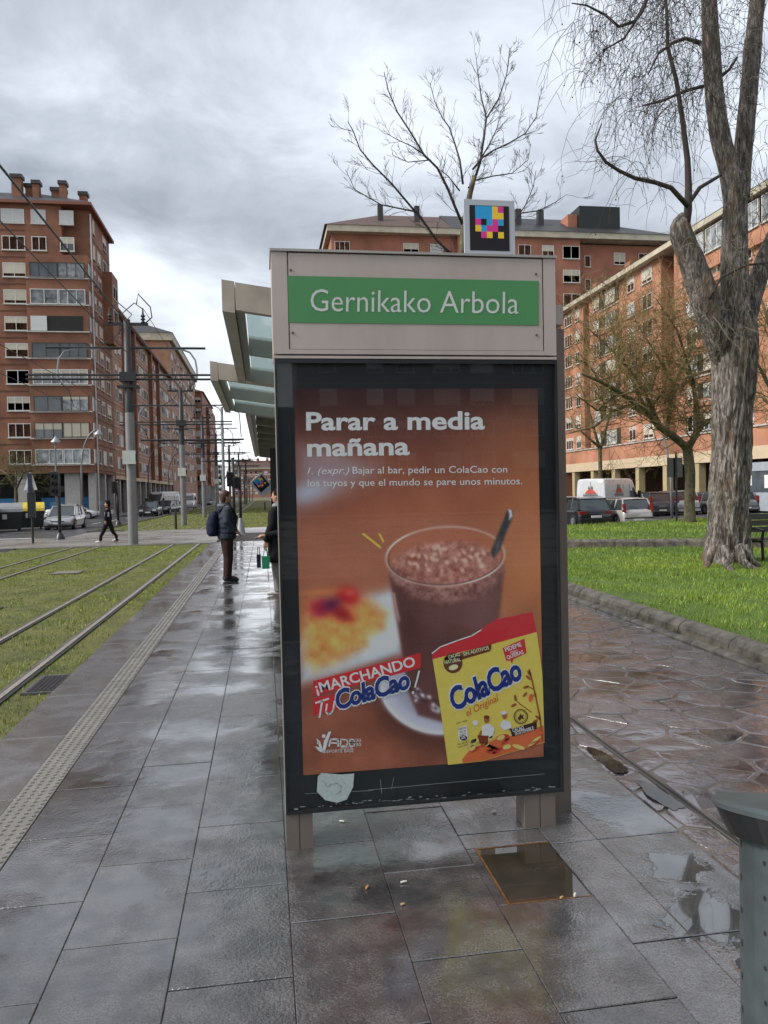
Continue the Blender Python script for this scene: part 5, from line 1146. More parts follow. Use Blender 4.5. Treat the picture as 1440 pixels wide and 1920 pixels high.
limb('limb', [(1312, 80), (1285, 72), (1262, 80), (1235, 100), (1215, 140)], TY-0.1, rr(4.5, 3.6, 3, 2.2, 1.2), TWIG, T, 6, dy=[0, -.2, -.3, -.4, -.5])
limb('limb', [(1216, -10), (1204, 20), (1190, 40), (1160, 50), (1135, 28), (1100, 10), (1072, 6)], TY-0.3, rr(4.2, 3.6, 3.2, 2.6, 2.2, 1.6, 1.0), TWIG, T, 6, dy=[0, 0, -.1, -.2, -.3, -.3, -.3])
limb('limb', [(1190, 42), (1170, 72), (1146, 86), (1130, 94)], TY-0.3, rr(2.4, 2, 1.6, 1.0), TWIG, T, 5)
limb('limb', [(1350, 145), (1368, 130), (1382, 108)], TY, rr(3.5, 3, 2.4), TWIG, T, 6)
limb('limb', [(1330, 560), (1352, 520), (1400, 497), (1445, 492)], TY-0.45, rr(2.5, 2.5, 2.4, 2.2), TWIG, T, 6)
# hanging twigs
B = Br(21)
def hang(px, py, Y, ln, spread=0.16, r0=0.0058, kids=2):
    p = wp(px, py, Y); d = Vector((B.r.gauss(-0.25, 0.45), B.r.gauss(0, 0.4), B.r.uniform(-0.3, 0.3)))
    pts, dd = B.walk(p, d, ln, r0, 0.003, 9, 0.16, Vector((0, 0, -0.32)))
    for k in range(kids):
        q = pts[B.r.randint(2, 8)]; B.walk(q, Vector((B.r.gauss(0, 0.8), B.r.gauss(0, 0.6), B.r.uniform(-0.6, 0.4))), ln*B.r.uniform(0.2, 0.5), 0.0042, 0.0028, 6, 0.25, Vector((0, 0, -0.2)))
    if B.r.random() < 0.22: B.g.ball(pts[-1], 0.016, 5, 4)
for k in range(430):
    px = B.r.gauss(1262, 62); px = min(px, 1440); hang(px, B.r.uniform(-150, 210), TY+B.r.uniform(-1.6, 1.2), B.r.uniform(0.7, 1.9))
for k in range(70): hang(B.r.uniform(1075, 1240), B.r.uniform(-120, 70), TY+B.r.uniform(-1.2, 0.8), B.r.uniform(0.7, 1.7))
for k in range(80): hang(B.r.uniform(1380, 1460), B.r.uniform(-100, 420), TY+B.r.uniform(-1, 1), B.r.uniform(0.5, 1.4))
for (a, b) in (((1250, 350), (1120, 290)), ((1270, 176), (1200, 200)), ((1160, 50), (1080, 8)), ((1150, 84), (1130, 94))):
    for k in range(12):
        t_ = B.r.random(); hang(a[0]+(b[0]-a[0])*t_, a[1]+(b[1]-a[1])*t_, TY-0.4, B.r.uniform(0.5, 1.5))
for k in range(16): p = wp(B.r.uniform(1110, 1180), B.r.uniform(262, 330), TY-0.6); B.walk(p, Vector((-1, B.r.gauss(0, 0.3), B.r.uniform(-0.7, 0.4))), B.r.uniform(0.4, 1.1), 0.005, 0.0022, 7, 0.22, Vector((0, 0, -0.03)))
B.g.build('twigs', TWIG, T, kind='stuff')
B = Br(22)
for k in range(60):
    p = wp(B.r.uniform(1280, 1420), B.r.uniform(430, 640), TY-0.5); B.walk(p, Vector((B.r.gauss(0, 0.8), -0.2, B.r.gauss(-0.3, 0.6))), B.r.uniform(0.5, 1.5), 0.0065, 0.003, 9, 0.28, Vector((0, 0, -0.18)))
for k in range(40):
    p = wp(B.r.choice([B.r.uniform(1315, 1350), B.r.uniform(1390, 1420)]), B.r.uniform(0, 380), TY-0.4); B.walk(p, Vector((B.r.gauss(0, 0.4), -0.3, B.r.gauss(0, 0.5))), B.r.uniform(0.4, 1.2), 0.005, 0.0028, 8, 0.25, Vector((0, 0, -0.3)))
B.g.build('pale_twigs', TWIGG, T, kind='stuff')
rb = gp(1362, 1062, 0.1)
for k, (a, l_) in enumerate(((3.3, 0.85), (4.1, 0.7), (4.9, 0.75), (5.6, 0.65), (0.1, 0.8))):
    MB().tube([(rb.x+0.30*math.cos(a), rb.y+0.30*math.sin(a), 0.50), (rb.x+0.40*math.cos(a), rb.y+0.40*math.sin(a), 0.22), (rb.x+0.55*math.cos(a+0.15), rb.y+0.55*math.sin(a+0.15), 0.10), (rb.x+l_*math.cos(a+0.25), rb.y+l_*math.sin(a+0.25), 0.03)], [0.07, 0.075, 0.055, 0.03], 9).build('root', BARK, T, smooth=True)
# ---- young tree behind the kiosk
UY = 18.0
U = thing('young_tree', 'slender bare tree with upswept branches rising behind the kiosk sign', 'tree', (wp(868, 470, UY).x+0.35, UY, 0.0))
tx = wp(868, 470, UY).x; kU = UY/FPX
limb('trunk', [(888, 1010), (882, 900), (874, 700), (868, 520), (869, 440), (874, 400), (882, 360), (890, 330)], UY, [x*kU for x in (14, 12, 10, 8.2, 7, 6, 5, 4.5)], BARK2, U, 12)
B = Br(5)
def limbU(pxs, r, name='limb', dys=0.0, tw=7, tl=0.46, dens=1.0):
    n = len(pxs); pts = [wp(x, y, UY+dys*i/n) for i, (x, y) in enumerate(pxs)]
    MB().tube(pts, [kU*(r*0.62*(1-0.85*i/(n-1))+0.28) for i in range(n)], 6).build(name, TWIG, U, smooth=True)
    for i in range(1, n):
        seg = pts[i]-pts[i-1]; m_ = max(2, int(tw*dens*seg.length/0.8))
        for k in range(m_):
            q = pts[i-1]+seg*B.r.random(); sd_ = 1 if B.r.random() < 0.5 else -1; f = seg.normalized(); side = Vector((0, 1, 0)).cross(f)*sd_
            d_ = f*0.75+side*B.r.uniform(0.35, 0.9)+Vector((0, B.r.gauss(0, 0.5), 0.25)); B.grow(q, d_, tl*B.r.uniform(0.4, 1.0), 0.0075*(1.15-0.5*i/n), 2 if B.r.random() < 0.6 else 1, 0.55, Vector((0, 0, 0.06)), 3, 0.6, 0.10, 4, 0.0034)
limbU([(869, 425), (852, 385), (838, 350), (820, 315), (795, 290), (768, 245), (745, 210), (728, 170), (720, 135)], 4.2, dys=-1.0)
limbU([(795, 290), (770, 273), (745, 262), (725, 250)], 1.6, dys=-0.5); limbU([(808, 300), (765, 304), (735, 290)], 1.4)
limbU([(868, 345), (862, 300), (853, 270), (842, 238), (830, 222), (815, 190), (806, 155)], 3.0, dys=0.8)
limbU([(885, 352), (900, 305), (907, 260), (912, 222), (935, 185), (950, 140), (956, 90)], 4.0)
limbU([(912, 222), (902, 180), (896, 140), (892, 100)], 1.8, dys=0.4)
limbU([(886, 318), (905, 295), (925, 282), (955, 268), (985, 250), (1005, 220), (1012, 180)], 3.0, dys=-0.8)
limbU([(900, 300), (918, 270), (932, 240), (940, 205)], 2.2, dys=0.7)
limbU([(878, 352), (892, 338), (925, 330), (960, 325), (990, 300), (995, 270)], 2.2, dys=0.9)
limbU([(868, 500), (845, 475), (820, 452), (790, 410), (760, 375), (735, 345), (700, 310), (675, 280), (662, 245), (652, 228)], 4.2, dys=-1.2)
limbU([(785, 398), (755, 392), (715, 384), (690, 370), (665, 355), (648, 318)], 2.2, dys=0.3)
limbU([(862, 358), (840, 330), (822, 316)], 2.0)
limbU([(882, 470), (930, 440), (965, 415), (985, 385), (1000, 350), (1005, 320)], 2.8, dys=0.8)
limbU([(975, 400), (1010, 395), (1040, 380), (1062, 365)], 1.6, dys=0.5, dens=0.6)
B.g.build('twigs', TWIG, U, kind='stuff')
# ---- pruned plane trees beyond the far lawn
def pruned(name, lab, basepx, Y, trunk, limbs_, seed, twig=TWIGY, group=None, dens=1.0, z=0.0, sprays=None):
    b = wp(*basepx, Y); t = thing(name, lab, 'tree', tuple(b), 0, group); k_ = Y*1.1/FPX
    limb('trunk', trunk[0], Y, [x*k_ for x in trunk[1]], BARK2, t, 14, 0.012)
    B = Br(seed)
    for (pxs, r, dy) in limbs_:
        n = len(pxs); pts = [wp(x, y, Y+dy*i/(n-1)) for i, (x, y) in enumerate(pxs)]
        MB().tube(pts, [k_*(r*(1-0.7*i/(n-1))) for i in range(n)], 7).build('limb', BARK2, t, smooth=True)
        for i in range(1, n):
            seg = pts[i]-pts[i-1]; m_ = max(2, int(dens*6.2*seg.length))
            for q_ in range(m_):
                q = pts[i-1]+seg*B.r.random(); B.grow(q, Vector((B.r.gauss(0, 0.8), B.r.gauss(0, 0.7), B.r.uniform(-0.3, 1.0))), B.r.uniform(0.9, 2.2), 0.022*(1.2-0.6*i/n), 3, 0.75, Vector((0, 0, 0.05)), 3, 0.62, 0.2, 4, 0.0055)
    B.g.build('twigs', twig, t, kind='stuff'); return t
pruned('plane_tree', 'pruned brown tree with a low fork and tangled olive twigs before the parked cars', (1295, 985), 29.5, ([(1296, 995), (1294, 975), (1293, 940), (1294, 890), (1290, 850), (1288, 835)], [13, 11.5, 9.5, 9, 9, 9.5]),
    [([(1288, 840), (1262, 818), (1235, 800), (1215, 775), (1190, 755), (1160, 735), (1125, 715), (1090, 700)], 7.5, -2.5), ([(1215, 778), (1180, 760), (1150, 770), (1115, 800), (1068, 812)], 4.5, 1.5),
     ([(1292, 838), (1312, 800), (1306, 760), (1300, 720), (1280, 680), (1262, 640)], 6.5, 1.0), ([(1250, 810), (1256, 770), (1262, 720), (1240, 680), (1215, 640), (1190, 600)], 4.5, 1.5), ([(1312, 800), (1335, 785), (1365, 770), (1400, 770)], 5.0, 1.0), ([(1215, 775), (1180, 700), (1150, 620), (1130, 560)], 3.0, 2.0), ([(1302, 720), (1270, 620), (1230, 560)], 3.0, -1.5), ([(1160, 735), (1120, 770), (1080, 740)], 2.6, -1.5), 
     ([(1240, 800), (1200, 720), (1170, 680), (1130, 640), (1085, 600)], 3.5, -1.0), ([(1125, 715), (1100, 680), (1070, 670)], 3.0, 0.5), ([(1262, 720), (1290, 670), (1310, 620), (1320, 580)], 3.5, 0.8)], 31, dens=1.1)
pruned('plane_tree', 'bare pruned tree whose mossy limbs reach in behind the huge trunk from beyond the bench', (1475, 985), 24.0, ([(1475, 1000), (1472, 950), (1470, 880), (1466, 800)], [12, 10, 9, 9]),
    [([(1466, 810), (1450, 740), (1425, 690), (1405, 660)], 5, -1.0), ([(1470, 700), (1440, 600), (1420, 540)], 5, 0.5), ([(1466, 780), (1430, 745), (1400, 740)], 4, 0.6)], 41, dens=1.0)
pruned('plane_tree', 'smaller bare tree between the white van and the far arcade', (1100, 985), 58.0, ([(1128, 955), (1126, 900), (1125, 840)], [4, 3.5, 3.4]),
    [([(1125, 845), (1110, 790), (1095, 740), (1080, 700)], 3, 1), ([(1125, 845), (1140, 790), (1150, 740), (1165, 690)], 3, -1), ([(1125, 840), (1080, 800), (1070, 780)], 2.4, 1)], 51, dens=0.6)
pruned('bare_street_tree', 'small leafing tree in front of the blue hoarding', (30, 962), 62.0, ([(32, 975), (31, 940), (30, 915)], [3.5, 3, 2.5]),
    [([(30, 918), (15, 890), (0, 880)], 2, 1), ([(30, 918), (45, 885), (60, 880)], 2, -1), ([(30, 918), (30, 890), (28, 870)], 2, 0)], 61, twig=mat('olive_leafing_twig', (0.10, 0.10, 0.035), 0.8), dens=0.9)
pruned('bare_street_tree', 'thin leafing tree by the last building of the avenue', (415, 940), 160.0, ([(418, 945), (417, 920), (417, 905)], [1.4, 1.2, 1.0]), [([(417, 910), (412, 885), (410, 872)], 1.2, 1), ([(417, 910), (425, 890), (428, 878)], 1.2, -1)], 71, twig=TWIGY, dens=0.35)
# ------------------------------------------------------------------ catenary poles, wires
POLEG = mat('grey_steel_pole', (0.20, 0.20, 0.205), 0.5, metal=0.3, var=0.15, vscale=2)
POLED = mat('dark_steel', (0.03, 0.03, 0.032), 0.5, metal=0.2, var=0.2)
GALV = mat('galvanised_tube', (0.28, 0.30, 0.32), 0.4, metal=0.5, var=0.12)
BOXW = mat('pale_cabinet', (0.52, 0.54, 0.50), 0.5, var=0.1)
def cat_pole(x, y, lab):
    t = thing('catenary_pole', lab, 'catenary pole', (x, y, -0.25), 0, 'catenary poles between the tram tracks')
    Z = -0.25
    MB().lathe((x, y, 0), [(0.19, Z), (0.175, 4.9)], 16).build('lower_mast', POLEG, t, smooth=True)
    MB().lathe((x, y, 0), [(0.172, 4.9), (0.13, 8.5), (0.0, 8.52)], 16).build('upper_mast', POLED, t, smooth=True)
    MB().box(x-0.26, y-0.33, 2.9, x+0.22, y-0.17, 3.42).build('cabinet', BOXW, t); MB().box(x+0.225, y-0.3, 3.0, x+0.30, y-0.2, 3.3).build('cabinet_latch', POLED, t)
    MB().tube([(x-3.0, y, 7.41), (x+2.95, y, 7.41)], 0.045, 6).build('top_arm', POLED, t)
    for dz in (0, -0.17): MB().tube([(x-3.75, y-0.05, 6.36+dz), (x+3.2, y-0.05, 6.36+dz)], 0.042, 6).build('lower_arm', POLED, t)
    MB().box(x-0.42, y-0.2, 5.86, x+0.42, y+0.2, 5.94).build('bracket_plate', POLED, t)
    MB().box(x-0.3, y-0.25, 6.1, x+0.3, y+0.25, 6.45).build('arm_clamp', POLED, t)
    for s in (-1, 1):
        pts = [(x+s*1.0, y, 7.39), (x+s*2.0, y, 7.38), (x+s*2.35, y, 7.25), (x+s*2.55, y, 6.95), (x+s*2.6, y, 6.6), (x+s*2.6, y-0.05, 6.2)]
        MB().tube(pts, 0.035, 6).build('drop_tube', GALV, t)
        MB().tube([(x+s*2.6, y-0.05, 6.2), (x+s*2.2, y-0.05, 5.75), (x+s*2.05, y-0.05, 5.15)], 0.018, 5).build('registration_arm', POLED, t)
        MB().lathe((x+s*0.62, y-0.05, 8.35), [(0.03, 0), (0.09, 0.04), (0.04, 0.1), (0.10, 0.16), (0.04, 0.22), (0.10, 0.28), (0.04, 0.36), (0.02, 0.6)], 8).build('insulator', POLED, t)
        MB().tube([(x+s*0.62, y-0.05, 8.9), (x+s*0.3, y, 9.15), (x-s*0.2, y, 8.7), (x+s*0.1, y+0.1, 8.4)], 0.022, 5).build('jumper_cable', POLED, t)
    MB().box(x-0.8, y-0.06, 8.28, x+0.8, y+0.06, 8.38).build('top_bracket', POLED, t)
    MB().tube([(x+0.62, y, 8.3), (x+0.95, y, 8.6), (x+0.9, y, 9.0), (x+0.45, y, 9.5), (x+0.38, y, 9.1)], 0.025, 5).build('surge_cable', POLED, t)
    MB().tube([(x-0.16, y-0.1, 8.2), (x-0.35, y-0.1, 7.9), (x-1.0, y-0.1, 7.45)], 0.02, 5).build('feeder_cable', POLED, t)
    return t
cp = cat_pole(-5.05, 31.3, 'tall catenary pole standing at the crossing, closest one, with pale cabinet')
for k, (y, lab) in enumerate(((50.9, 'second catenary pole past the crossing in the grass'), (68.4, 'third catenary pole, narrow, before the red brick tower'), (88, 'fourth catenary pole down the avenue'), (108, 'fifth catenary pole down the avenue'), (130, 'sixth catenary pole, far down the avenue'), (155, 'smallest catenary pole, at the far end of the row'))):
    dup(cp, (-5.05+ (0 if k < 3 else 0.6*(k-2)), y, -0.25), 0, lab)
def wire(name, lab, pts, r=0.011):
    o = MB().tube(pts, r, 5).build(name, POLED); tag(o, lab, 'overhead wire', 'overhead tram wires'); return o
def span(x, z, y0=-18, dz=0.25, xe=None):
    out_ = []; ys = [y0, 31.3, 50.9, 68.4, 88, 108, 130, 155]
    for a, b in zip(ys[:-1], ys[1:]):
        for k in range(6): t_ = k/6; out_.append((x, a+(b-a)*t_, z-dz*4*t_*(1-t_)))
    out_.append((x, 155, z)); return out_
wire('overhead_wire', 'thick upper tram wire over the track beside the platform', span(-3.0, 5.72, dz=0.12), 0.017)
wire('overhead_wire', 'lower contact wire over the track beside the platform', span(-3.02, 5.0, dz=0.05), 0.010)
wire('overhead_wire', 'messenger wire over the far tram track', span(-7.1, 6.0, dz=0.12), 0.012)
wire('overhead_wire', 'contact wire over the far tram track', span(-7.08, 5.15, dz=0.04), 0.010)
wire('overhead_wire', 'thin feeder cable from the pole heads down the avenue', [(-4.4, 31.3, 8.9), (-3.4, 60, 7.2), (-2.4, 90, 6.6)], 0.012)
tgx = thing('trolley_pole', 'slim grey catenary pole with a single long arm, beyond the standing man', 'catenary pole', (-2.9, 60, -0.25))
bx = wp(421, 960, 60)
MB().tube([(bx.x, 60, -0.25), (bx.x, 60, 8.3)], [0.13, 0.10], 10).build('mast', GALV, tgx)
MB().tube([(bx.x-6.0, 60, 5.85), (bx.x+1.6, 60, 5.85)], 0.07, 6).build('arm', POLED, tgx); MB().tube([(bx.x-2, 60, 4.2), (bx.x+1.5, 60, 4.2)], 0.03, 6).build('stay_tube', POLED, tgx)
MB().tube([(bx.x, 60, 8.3), (bx.x+0.9, 60, 8.2), (bx.x+1.3, 60, 7.8), (bx.x+1.4, 60, 6.0)], 0.04, 6).build('drop_tube', GALV, tgx)
# distant thin poles near the end of the avenue
for k, (px, Y, top) in enumerate(((459, 150, 888), (464, 180, 893), (468, 210, 896), (474, 240, 900))):
    p = wp(px, 940, Y); q = wp(px, top, Y); t = thing('far_pole', ['dark thin pole far down the avenue, tallest of the far group', 'second dark thin pole of the far group down the avenue', 'third thin pole of the far group down the avenue', 'faintest thin pole of the far group down the avenue'][k], 'pole', (p.x, Y, -0.26), 0, 'thin poles at the end of the avenue')
    MB().tube([(p.x, Y, -0.26), (p.x, Y, q.z)], 0.12, 6).build('mast', POLED, t); MB().tube([(p.x-1.6, Y, q.z-1.2), (p.x+1.6, Y, q.z-1.2)], 0.07, 5).build('arm', POLED, t)
# ------------------------------------------------------------------ traffic signals, signs, bollards, lamps
def signal(px, py, Y, top, head, lab, z=-0.22, cone=False, side=-1):
    p = wp(px, py, Y); q = wp(px, top, Y); t = thing('traffic_signal', lab, 'traffic light', (p.x, Y, z), 0)
    MB().tube([(p.x, Y, z), (p.x, Y, q.z)], 0.075, 10).build('pole', BLACKM, t, smooth=True)
    h0, h1 = wp(px, head[1], Y).z, wp(px, head[0], Y).z
    MB().bbox(p.x-0.30 if side < 0 else p.x-0.06, Y-0.2, h0, p.x+0.05 if side < 0 else p.x+0.32, Y+0.12, h1, 0.03).build('signal_head', BLACKM, t)
    for k in range(3): MB().lathe((p.x+side*0.13, Y-0.2, h0+(h1-h0)*(0.2+0.3*k)), [(0.1, 0), (0.1, -0.16), (0.085, -0.16), (0.085, -0.01), (0.0, -0.01)], 10, 'y').build('lens_hood', BLACKM, t)
    if cone: MB().lathe((p.x, Y, z), [(0.28, 0), (0.2, 0.12), (0.09, 0.75), (0.075, 0.78)], 12).build('base_cone', POLEG, t, smooth=True)
    else: MB().lathe((p.x, Y, z), [(0.22, 0), (0.12, 0.3), (0.075, 0.32)], 12).build('base_cone', BLACKM, t, smooth=True)
    return t
signal(113, 1010, 37.0, 884, (884, 930), 'black traffic light on its pole beside the silver car')
signal(440, 1000, 37.5, 858, (885, 912), 'black traffic light just past the standing man, one with the taller pole', side=-1)
signal(452, 1004, 36.2, 874, (894, 915), 'black traffic light with grey cone foot just past the standing man', cone=True, side=-1)
signal(222, 990, 52, 905, (902, 925), 'small black traffic light on the kerb island beyond the walking figure', z=-0.16)
t = thing('crossing_sign', 'double pedestrian sign leaning boards on a black post by the track kerb', 'road sign', (-9.66, 34.4, -0.22))
px_ = wp(62, 1020, 34.4).x; MB().tube([(px_, 34.4, -0.22), (px_, 34.4, 2.6)], 0.05, 8).build('post', BLACKM, t)
for s in (-1, 1):
    g = MB(); q = wp(61, 886, 34.4).z; g.extr([(px_+s*0.04, 34.3, q), (px_+s*0.26, 34.3, q-0.72), (px_+s*0.14, 34.3, q-0.74), (px_-s*0.03, 34.3, q-0.05)], (0, 0, 0), (0, 0.05, 0)); g.build('white_board', WHITE, t)
MB().box(px_-0.08, 34.22, 1.9, px_+0.08, 34.28, q-0.03).build('blue_panel', mat('sign_blue', (0.015, 0.02, 0.06), 0.4), t)
MB().box(px_-0.15, 34.31, 0.85, px_+0.15, 34.45, 1.9).build('control_box', BLACKM, t)
for (px, py, lab) in ((330, 992, 'black bollard in the grass past the crossing'), (497, 957, 'thin dark post at the far side of the crossing near the shelter')):
    p = gp(px, py, -0.25); o = MB().lathe((p.x, p.y, -0.25), [(0.07, 0), (0.07, 0.85), (0.05, 0.86), (0.05, 0.9), (0.07, 0.91), (0.06, 1.0), (0, 1.02)], 10).build('bollard', BLACKM, org=(p.x, p.y, -0.25)); o.location = (p.x, p.y, -0.25); tag(o, lab, 'bollard')
def lamp(px, Y, zt, reach, lab, z=-0.3, tilt=0.0, group='curved street lamps along the left street'):
    p = wp(px, 950, Y); x = p.x; t = thing('street_lamp', lab, 'street lamp', (x, Y, z), 0, group); s = 1 if reach > 0 else -1; a = abs(reach)
    pts = [(x, Y, z), (x, Y, zt*0.55)]+[(x+s*a*(1-math.cos(u)), Y, zt*0.55+zt*0.45*math.sin(u)) for u in [PI/2*k/7 for k in range(1, 8)]]
    MB().tube(pts, [0.1, 0.08]+[0.06]*7, 8).build('mast', POLEG, t, smooth=True)
    MB().lathe((x+s*a, Y, zt-0.42), [(0.36, 0), (0.34, 0.08), (0.12, 0.28), (0.06, 0.42), (0, 0.44)], 12).build('lamp_head', GALV, t, smooth=True); MB().lathe((x+s*a, Y, zt-0.5), [(0.0, 0), (0.2, 0.0), (0.3, 0.08)], 12).build('lamp_glass', WHITE, t)
lamp(155, 66, 7.2, 1.4, 'curved street lamp before the corner of the red brown block'); lamp(212, 78, 7.0, -0.02, 'lamp post close to the brick corner block edge') if False else None
lamp(107, 60, 6.2, 0.05, 'upright street lamp in front of the bay windows of the corner block')
lamp(280, 96, 8.0, 1.6, 'curved street lamp in front of the lower brick wing'); lamp(318, 124, 8.5, 2.0, 'most distant curved street lamp on the left street')
t = thing('lamp_column', 'thin leaning grey lamp column behind the blank sign', 'street lamp', (*gp(1262, 972, -0.4)[:2], -0.4))
bY = gp(1262, 972, -0.4).y; MB().tube([wp(1260, 972, bY), wp(1258, 900, bY), wp(1250, 840, bY), wp(1236, 790, bY), wp(1222, 770, bY)], [0.09, 0.07, 0.06, 0.05, 0.05], 8).build('mast', GALV, t, smooth=True)
sY = 30.4; t = thing('road_sign', 'blank grey back of a square sign on a black post before the parked cars', 'road sign', (*wp(1268, 982, sY)[:2], 0.0)); sx = wp(1268, 900, sY).x
MB().tube([(sx, sY, -0.1), (sx, sY, wp(1268, 848, sY).z)], 0.045, 8).build('post', BLACKM, t)
q0, q1 = wp(1253, 895, sY), wp(1281, 858, sY); MB().bbox(q0.x, sY+0.06, q0.z, q1.x, sY+0.09, q1.z, 0.004).build('sign_panel', mat('sign_back_grey', (0.16, 0.16, 0.16), 0.45, metal=0.3), t); MB().box(sx-0.07, sY+0.048, q0.z+0.03, sx+0.07, sY+0.058, q1.z-0.02).build('clamp', BLACKM, t)
# ------------------------------------------------------------------ cars
TYRE = mat('tyre_rubber', (0.015, 0.015, 0.015), 0.7); CGL = mat('car_glass', (0.03, 0.04, 0.045), 0.05, var=0.3, vscale=1.2, spec=0.9)
REDL = mat('red_tail_lamp', (0.20, 0.012, 0.012), 0.15); CLRL = mat('clear_head_lamp', (0.55, 0.57, 0.58), 0.1); PLATE = mat('number_plate', (0.6, 0.6, 0.58), 0.4); TRIM = mat('black_trim', (0.02, 0.02, 0.021), 0.5)
def paintm(n, c, metal=0.3): return mat('car_paint_'+n, c, 0.25, metal=metal, var=0.03, coat=0.6)
def car(lab, loc, rz, pm, L=4.0, Wd=1.7, H=1.45, kind='hatch', rail_=False):
    t = thing('parked_car', lab, 'car', loc, rz); hw = Wd/2
    def bd(g, n, m_, par=t, **k): return g.build(n, m_, par, org=(0, 0, 0), **k)
    belt = 0.62*H if kind != 'sedan' else 0.64*H
    # side profile stations: (y, z_low, z_top(centre), halfwidth)
    r0, f0 = -L/2, L/2
    rear_top = {'hatch': belt+0.02, 'estate': belt+0.02, 'sedan': belt+0.06}[kind]
    st_ = [(r0, 0.42, 0.78*belt, 0.80), (r0+0.05, 0.28, 0.93*belt, 0.92), (r0+0.22, 0.22, rear_top, 0.975), (r0+0.9, 0.2, belt+0.02, 1.0), (0, 0.18, belt+0.0, 1.0), (f0-1.25, 0.2, belt-0.03, 1.0), (f0-0.65, 0.2, belt-0.12, 0.985), (f0-0.22, 0.22, belt-0.24, 0.94), (f0-0.05, 0.28, belt-0.36, 0.85), (f0, 0.38, 0.62*belt-0.02, 0.74)]
    rs = []
    for (y, zl, zt_, w) in st_:
        w *= hw; h = zt_-zl; half = [(0.55*w, zl), (0.94*w, zl+0.02), (1.0*w, zl+0.22*h), (1.0*w, zl+0.62*h), (0.965*w, zl+0.86*h), (0.88*w, zl+0.97*h), (0.5*w, zt_+0.012)]
        rs.append([(x, y, z) for x, z in half]+[(-x, y, z) for x, z in reversed(half)])
    bd(MB().rings(rs), 'body', pm, smooth=True, auto=50)
    # greenhouse
    gh = {'hatch': (r0+0.12, r0+0.42, f0-1.75, f0-1.0), 'estate': (r0+0.12, r0+0.5, f0-1.9, f0-1.12), 'sedan': (r0+0.55, r0+1.25, f0-1.95, f0-1.15)}[kind]
    b0, t0, t1, b1 = gh; wb, wt = hw*0.93, hw*0.76; zb, zr = belt-0.03, H-0.035
    A_ = [(-wb, b0, zb), (wb, b0, zb), (wb*0.97, b1, zb-0.02), (-wb*0.97, b1, zb-0.02)]; Bv = [(-wt, t0, zr), (wt, t0, zr), (wt, t1, zr), (-wt, t1, zr)]
    names = ['rear_window', 'side_window', 'windscreen', 'side_window']
    for k in range(4):
        k2 = (k+1) % 4; g = MB(); q = [Vector(A_[k]), Vector(A_[k2]), Vector(Bv[k2]), Vector(Bv[k])]; c = sum(q, Vector())/4; n_ = (q[1]-q[0]).cross(q[3]-q[0]).normalized()
        g.quad(*q); bd(g, names[k], CGL)
    g = MB(); rr_ = [[(wt*sx_*1.04, y, z) for sx_ in (-1, -0.6, 0, 0.6, 1)] for y, z in ((t0-0.06, zr-0.03), (t0+0.1, zr+0.02), ((t0+t1)/2, zr+0.04), (t1-0.1, zr+0.02), (t1+0.06, zr-0.03))]
    top = [[(x, y, z+0.025*(1-abs(x/wt/1.04)**2)) for (x, y, z) in r] for r in rr_]
    for i in range(4):
        for j in range(4): g.quad(top[i][j], top[i][j+1], top[i+1][j+1], top[i+1][j])
    g.box(-wt*1.04, t0-0.04, zr-0.05, -wt*0.97, t1+0.04, zr-0.005).box(wt*0.97, t0-0.04, zr-0.05, wt*1.04, t1+0.04, zr-0.005); bd(g, 'roof', pm)
    g = MB()
    for k in range(4): g.tube([A_[k], Bv[k]], [0.055, 0.04], 6)
    for s in (-1, 1):
        for fr_ in ((0.36, 0.62) if kind == 'hatch' else (0.28, 0.55, 0.75)):
            yb, yt = b0+(b1-b0)*fr_, t0+(t1-t0)*fr_; g.tube([(s*wb*0.985, yb, zb), (s*wt*1.01, yt, zr)], 0.032 if fr_ > 0.5 else 0.05, 5)
    bd(g, 'pillars', pm)
    if rail_:
        for s in (-1, 1): bd(MB().tube([(s*wt*0.96, t0+0.1, H-0.03), (s*wt*0.96, t0+0.3, H+0.05), (s*wt*0.96, t1-0.3, H+0.05), (s*wt*0.96, t1-0.1, H-0.03)], 0.022, 6), 'roof_rail', mat('chrome_rail', (0.6, 0.6, 0.62), 0.3, metal=0.8))
    rw = 0.31 if H < 1.6 else 0.34
    for y in (r0+0.72, f0-0.78):
        for s in (-1, 1):
            ar = bd(MB().lathe((s*(hw-0.19), y, rw+0.01), [(0.0, 0), (rw+0.06, 0.0), (rw+0.06, 0.198*s), (0.0, 0.198*s)], 18, 'x'), 'wheel_arch', TRIM)
            w_ = bd(MB().lathe((s*(hw-0.19), y, rw), [(0.0, 0), (rw, 0.0), (rw, 0.19*s), (rw-0.03, 0.208*s), (rw*0.68, 0.208*s), (rw*0.66, 0.2*s)], 20, 'x'), 'tyre', TYRE)
            g = MB(); g.lathe((s*(hw-0.19), y, rw), [(0.0, 0.203*s), (rw*0.2, 0.205*s), (rw*0.22, 0.2*s)], 10, 'x')
            for a in range(6): an = a*PI/3; g.tube([(s*(hw+0.012), y, rw), (s*(hw+0.012), y+rw*0.62*math.cos(an), rw+rw*0.62*math.sin(an))], 0.032, 4)
            g.lathe((s*(hw-0.19), y, rw), [(rw*0.58, 0.2*s), (rw*0.66, 0.206*s), (rw*0.68, 0.2*s)], 18, 'x'); bd(g, 'rim', RIM_)
    hi = kind in ('hatch',)
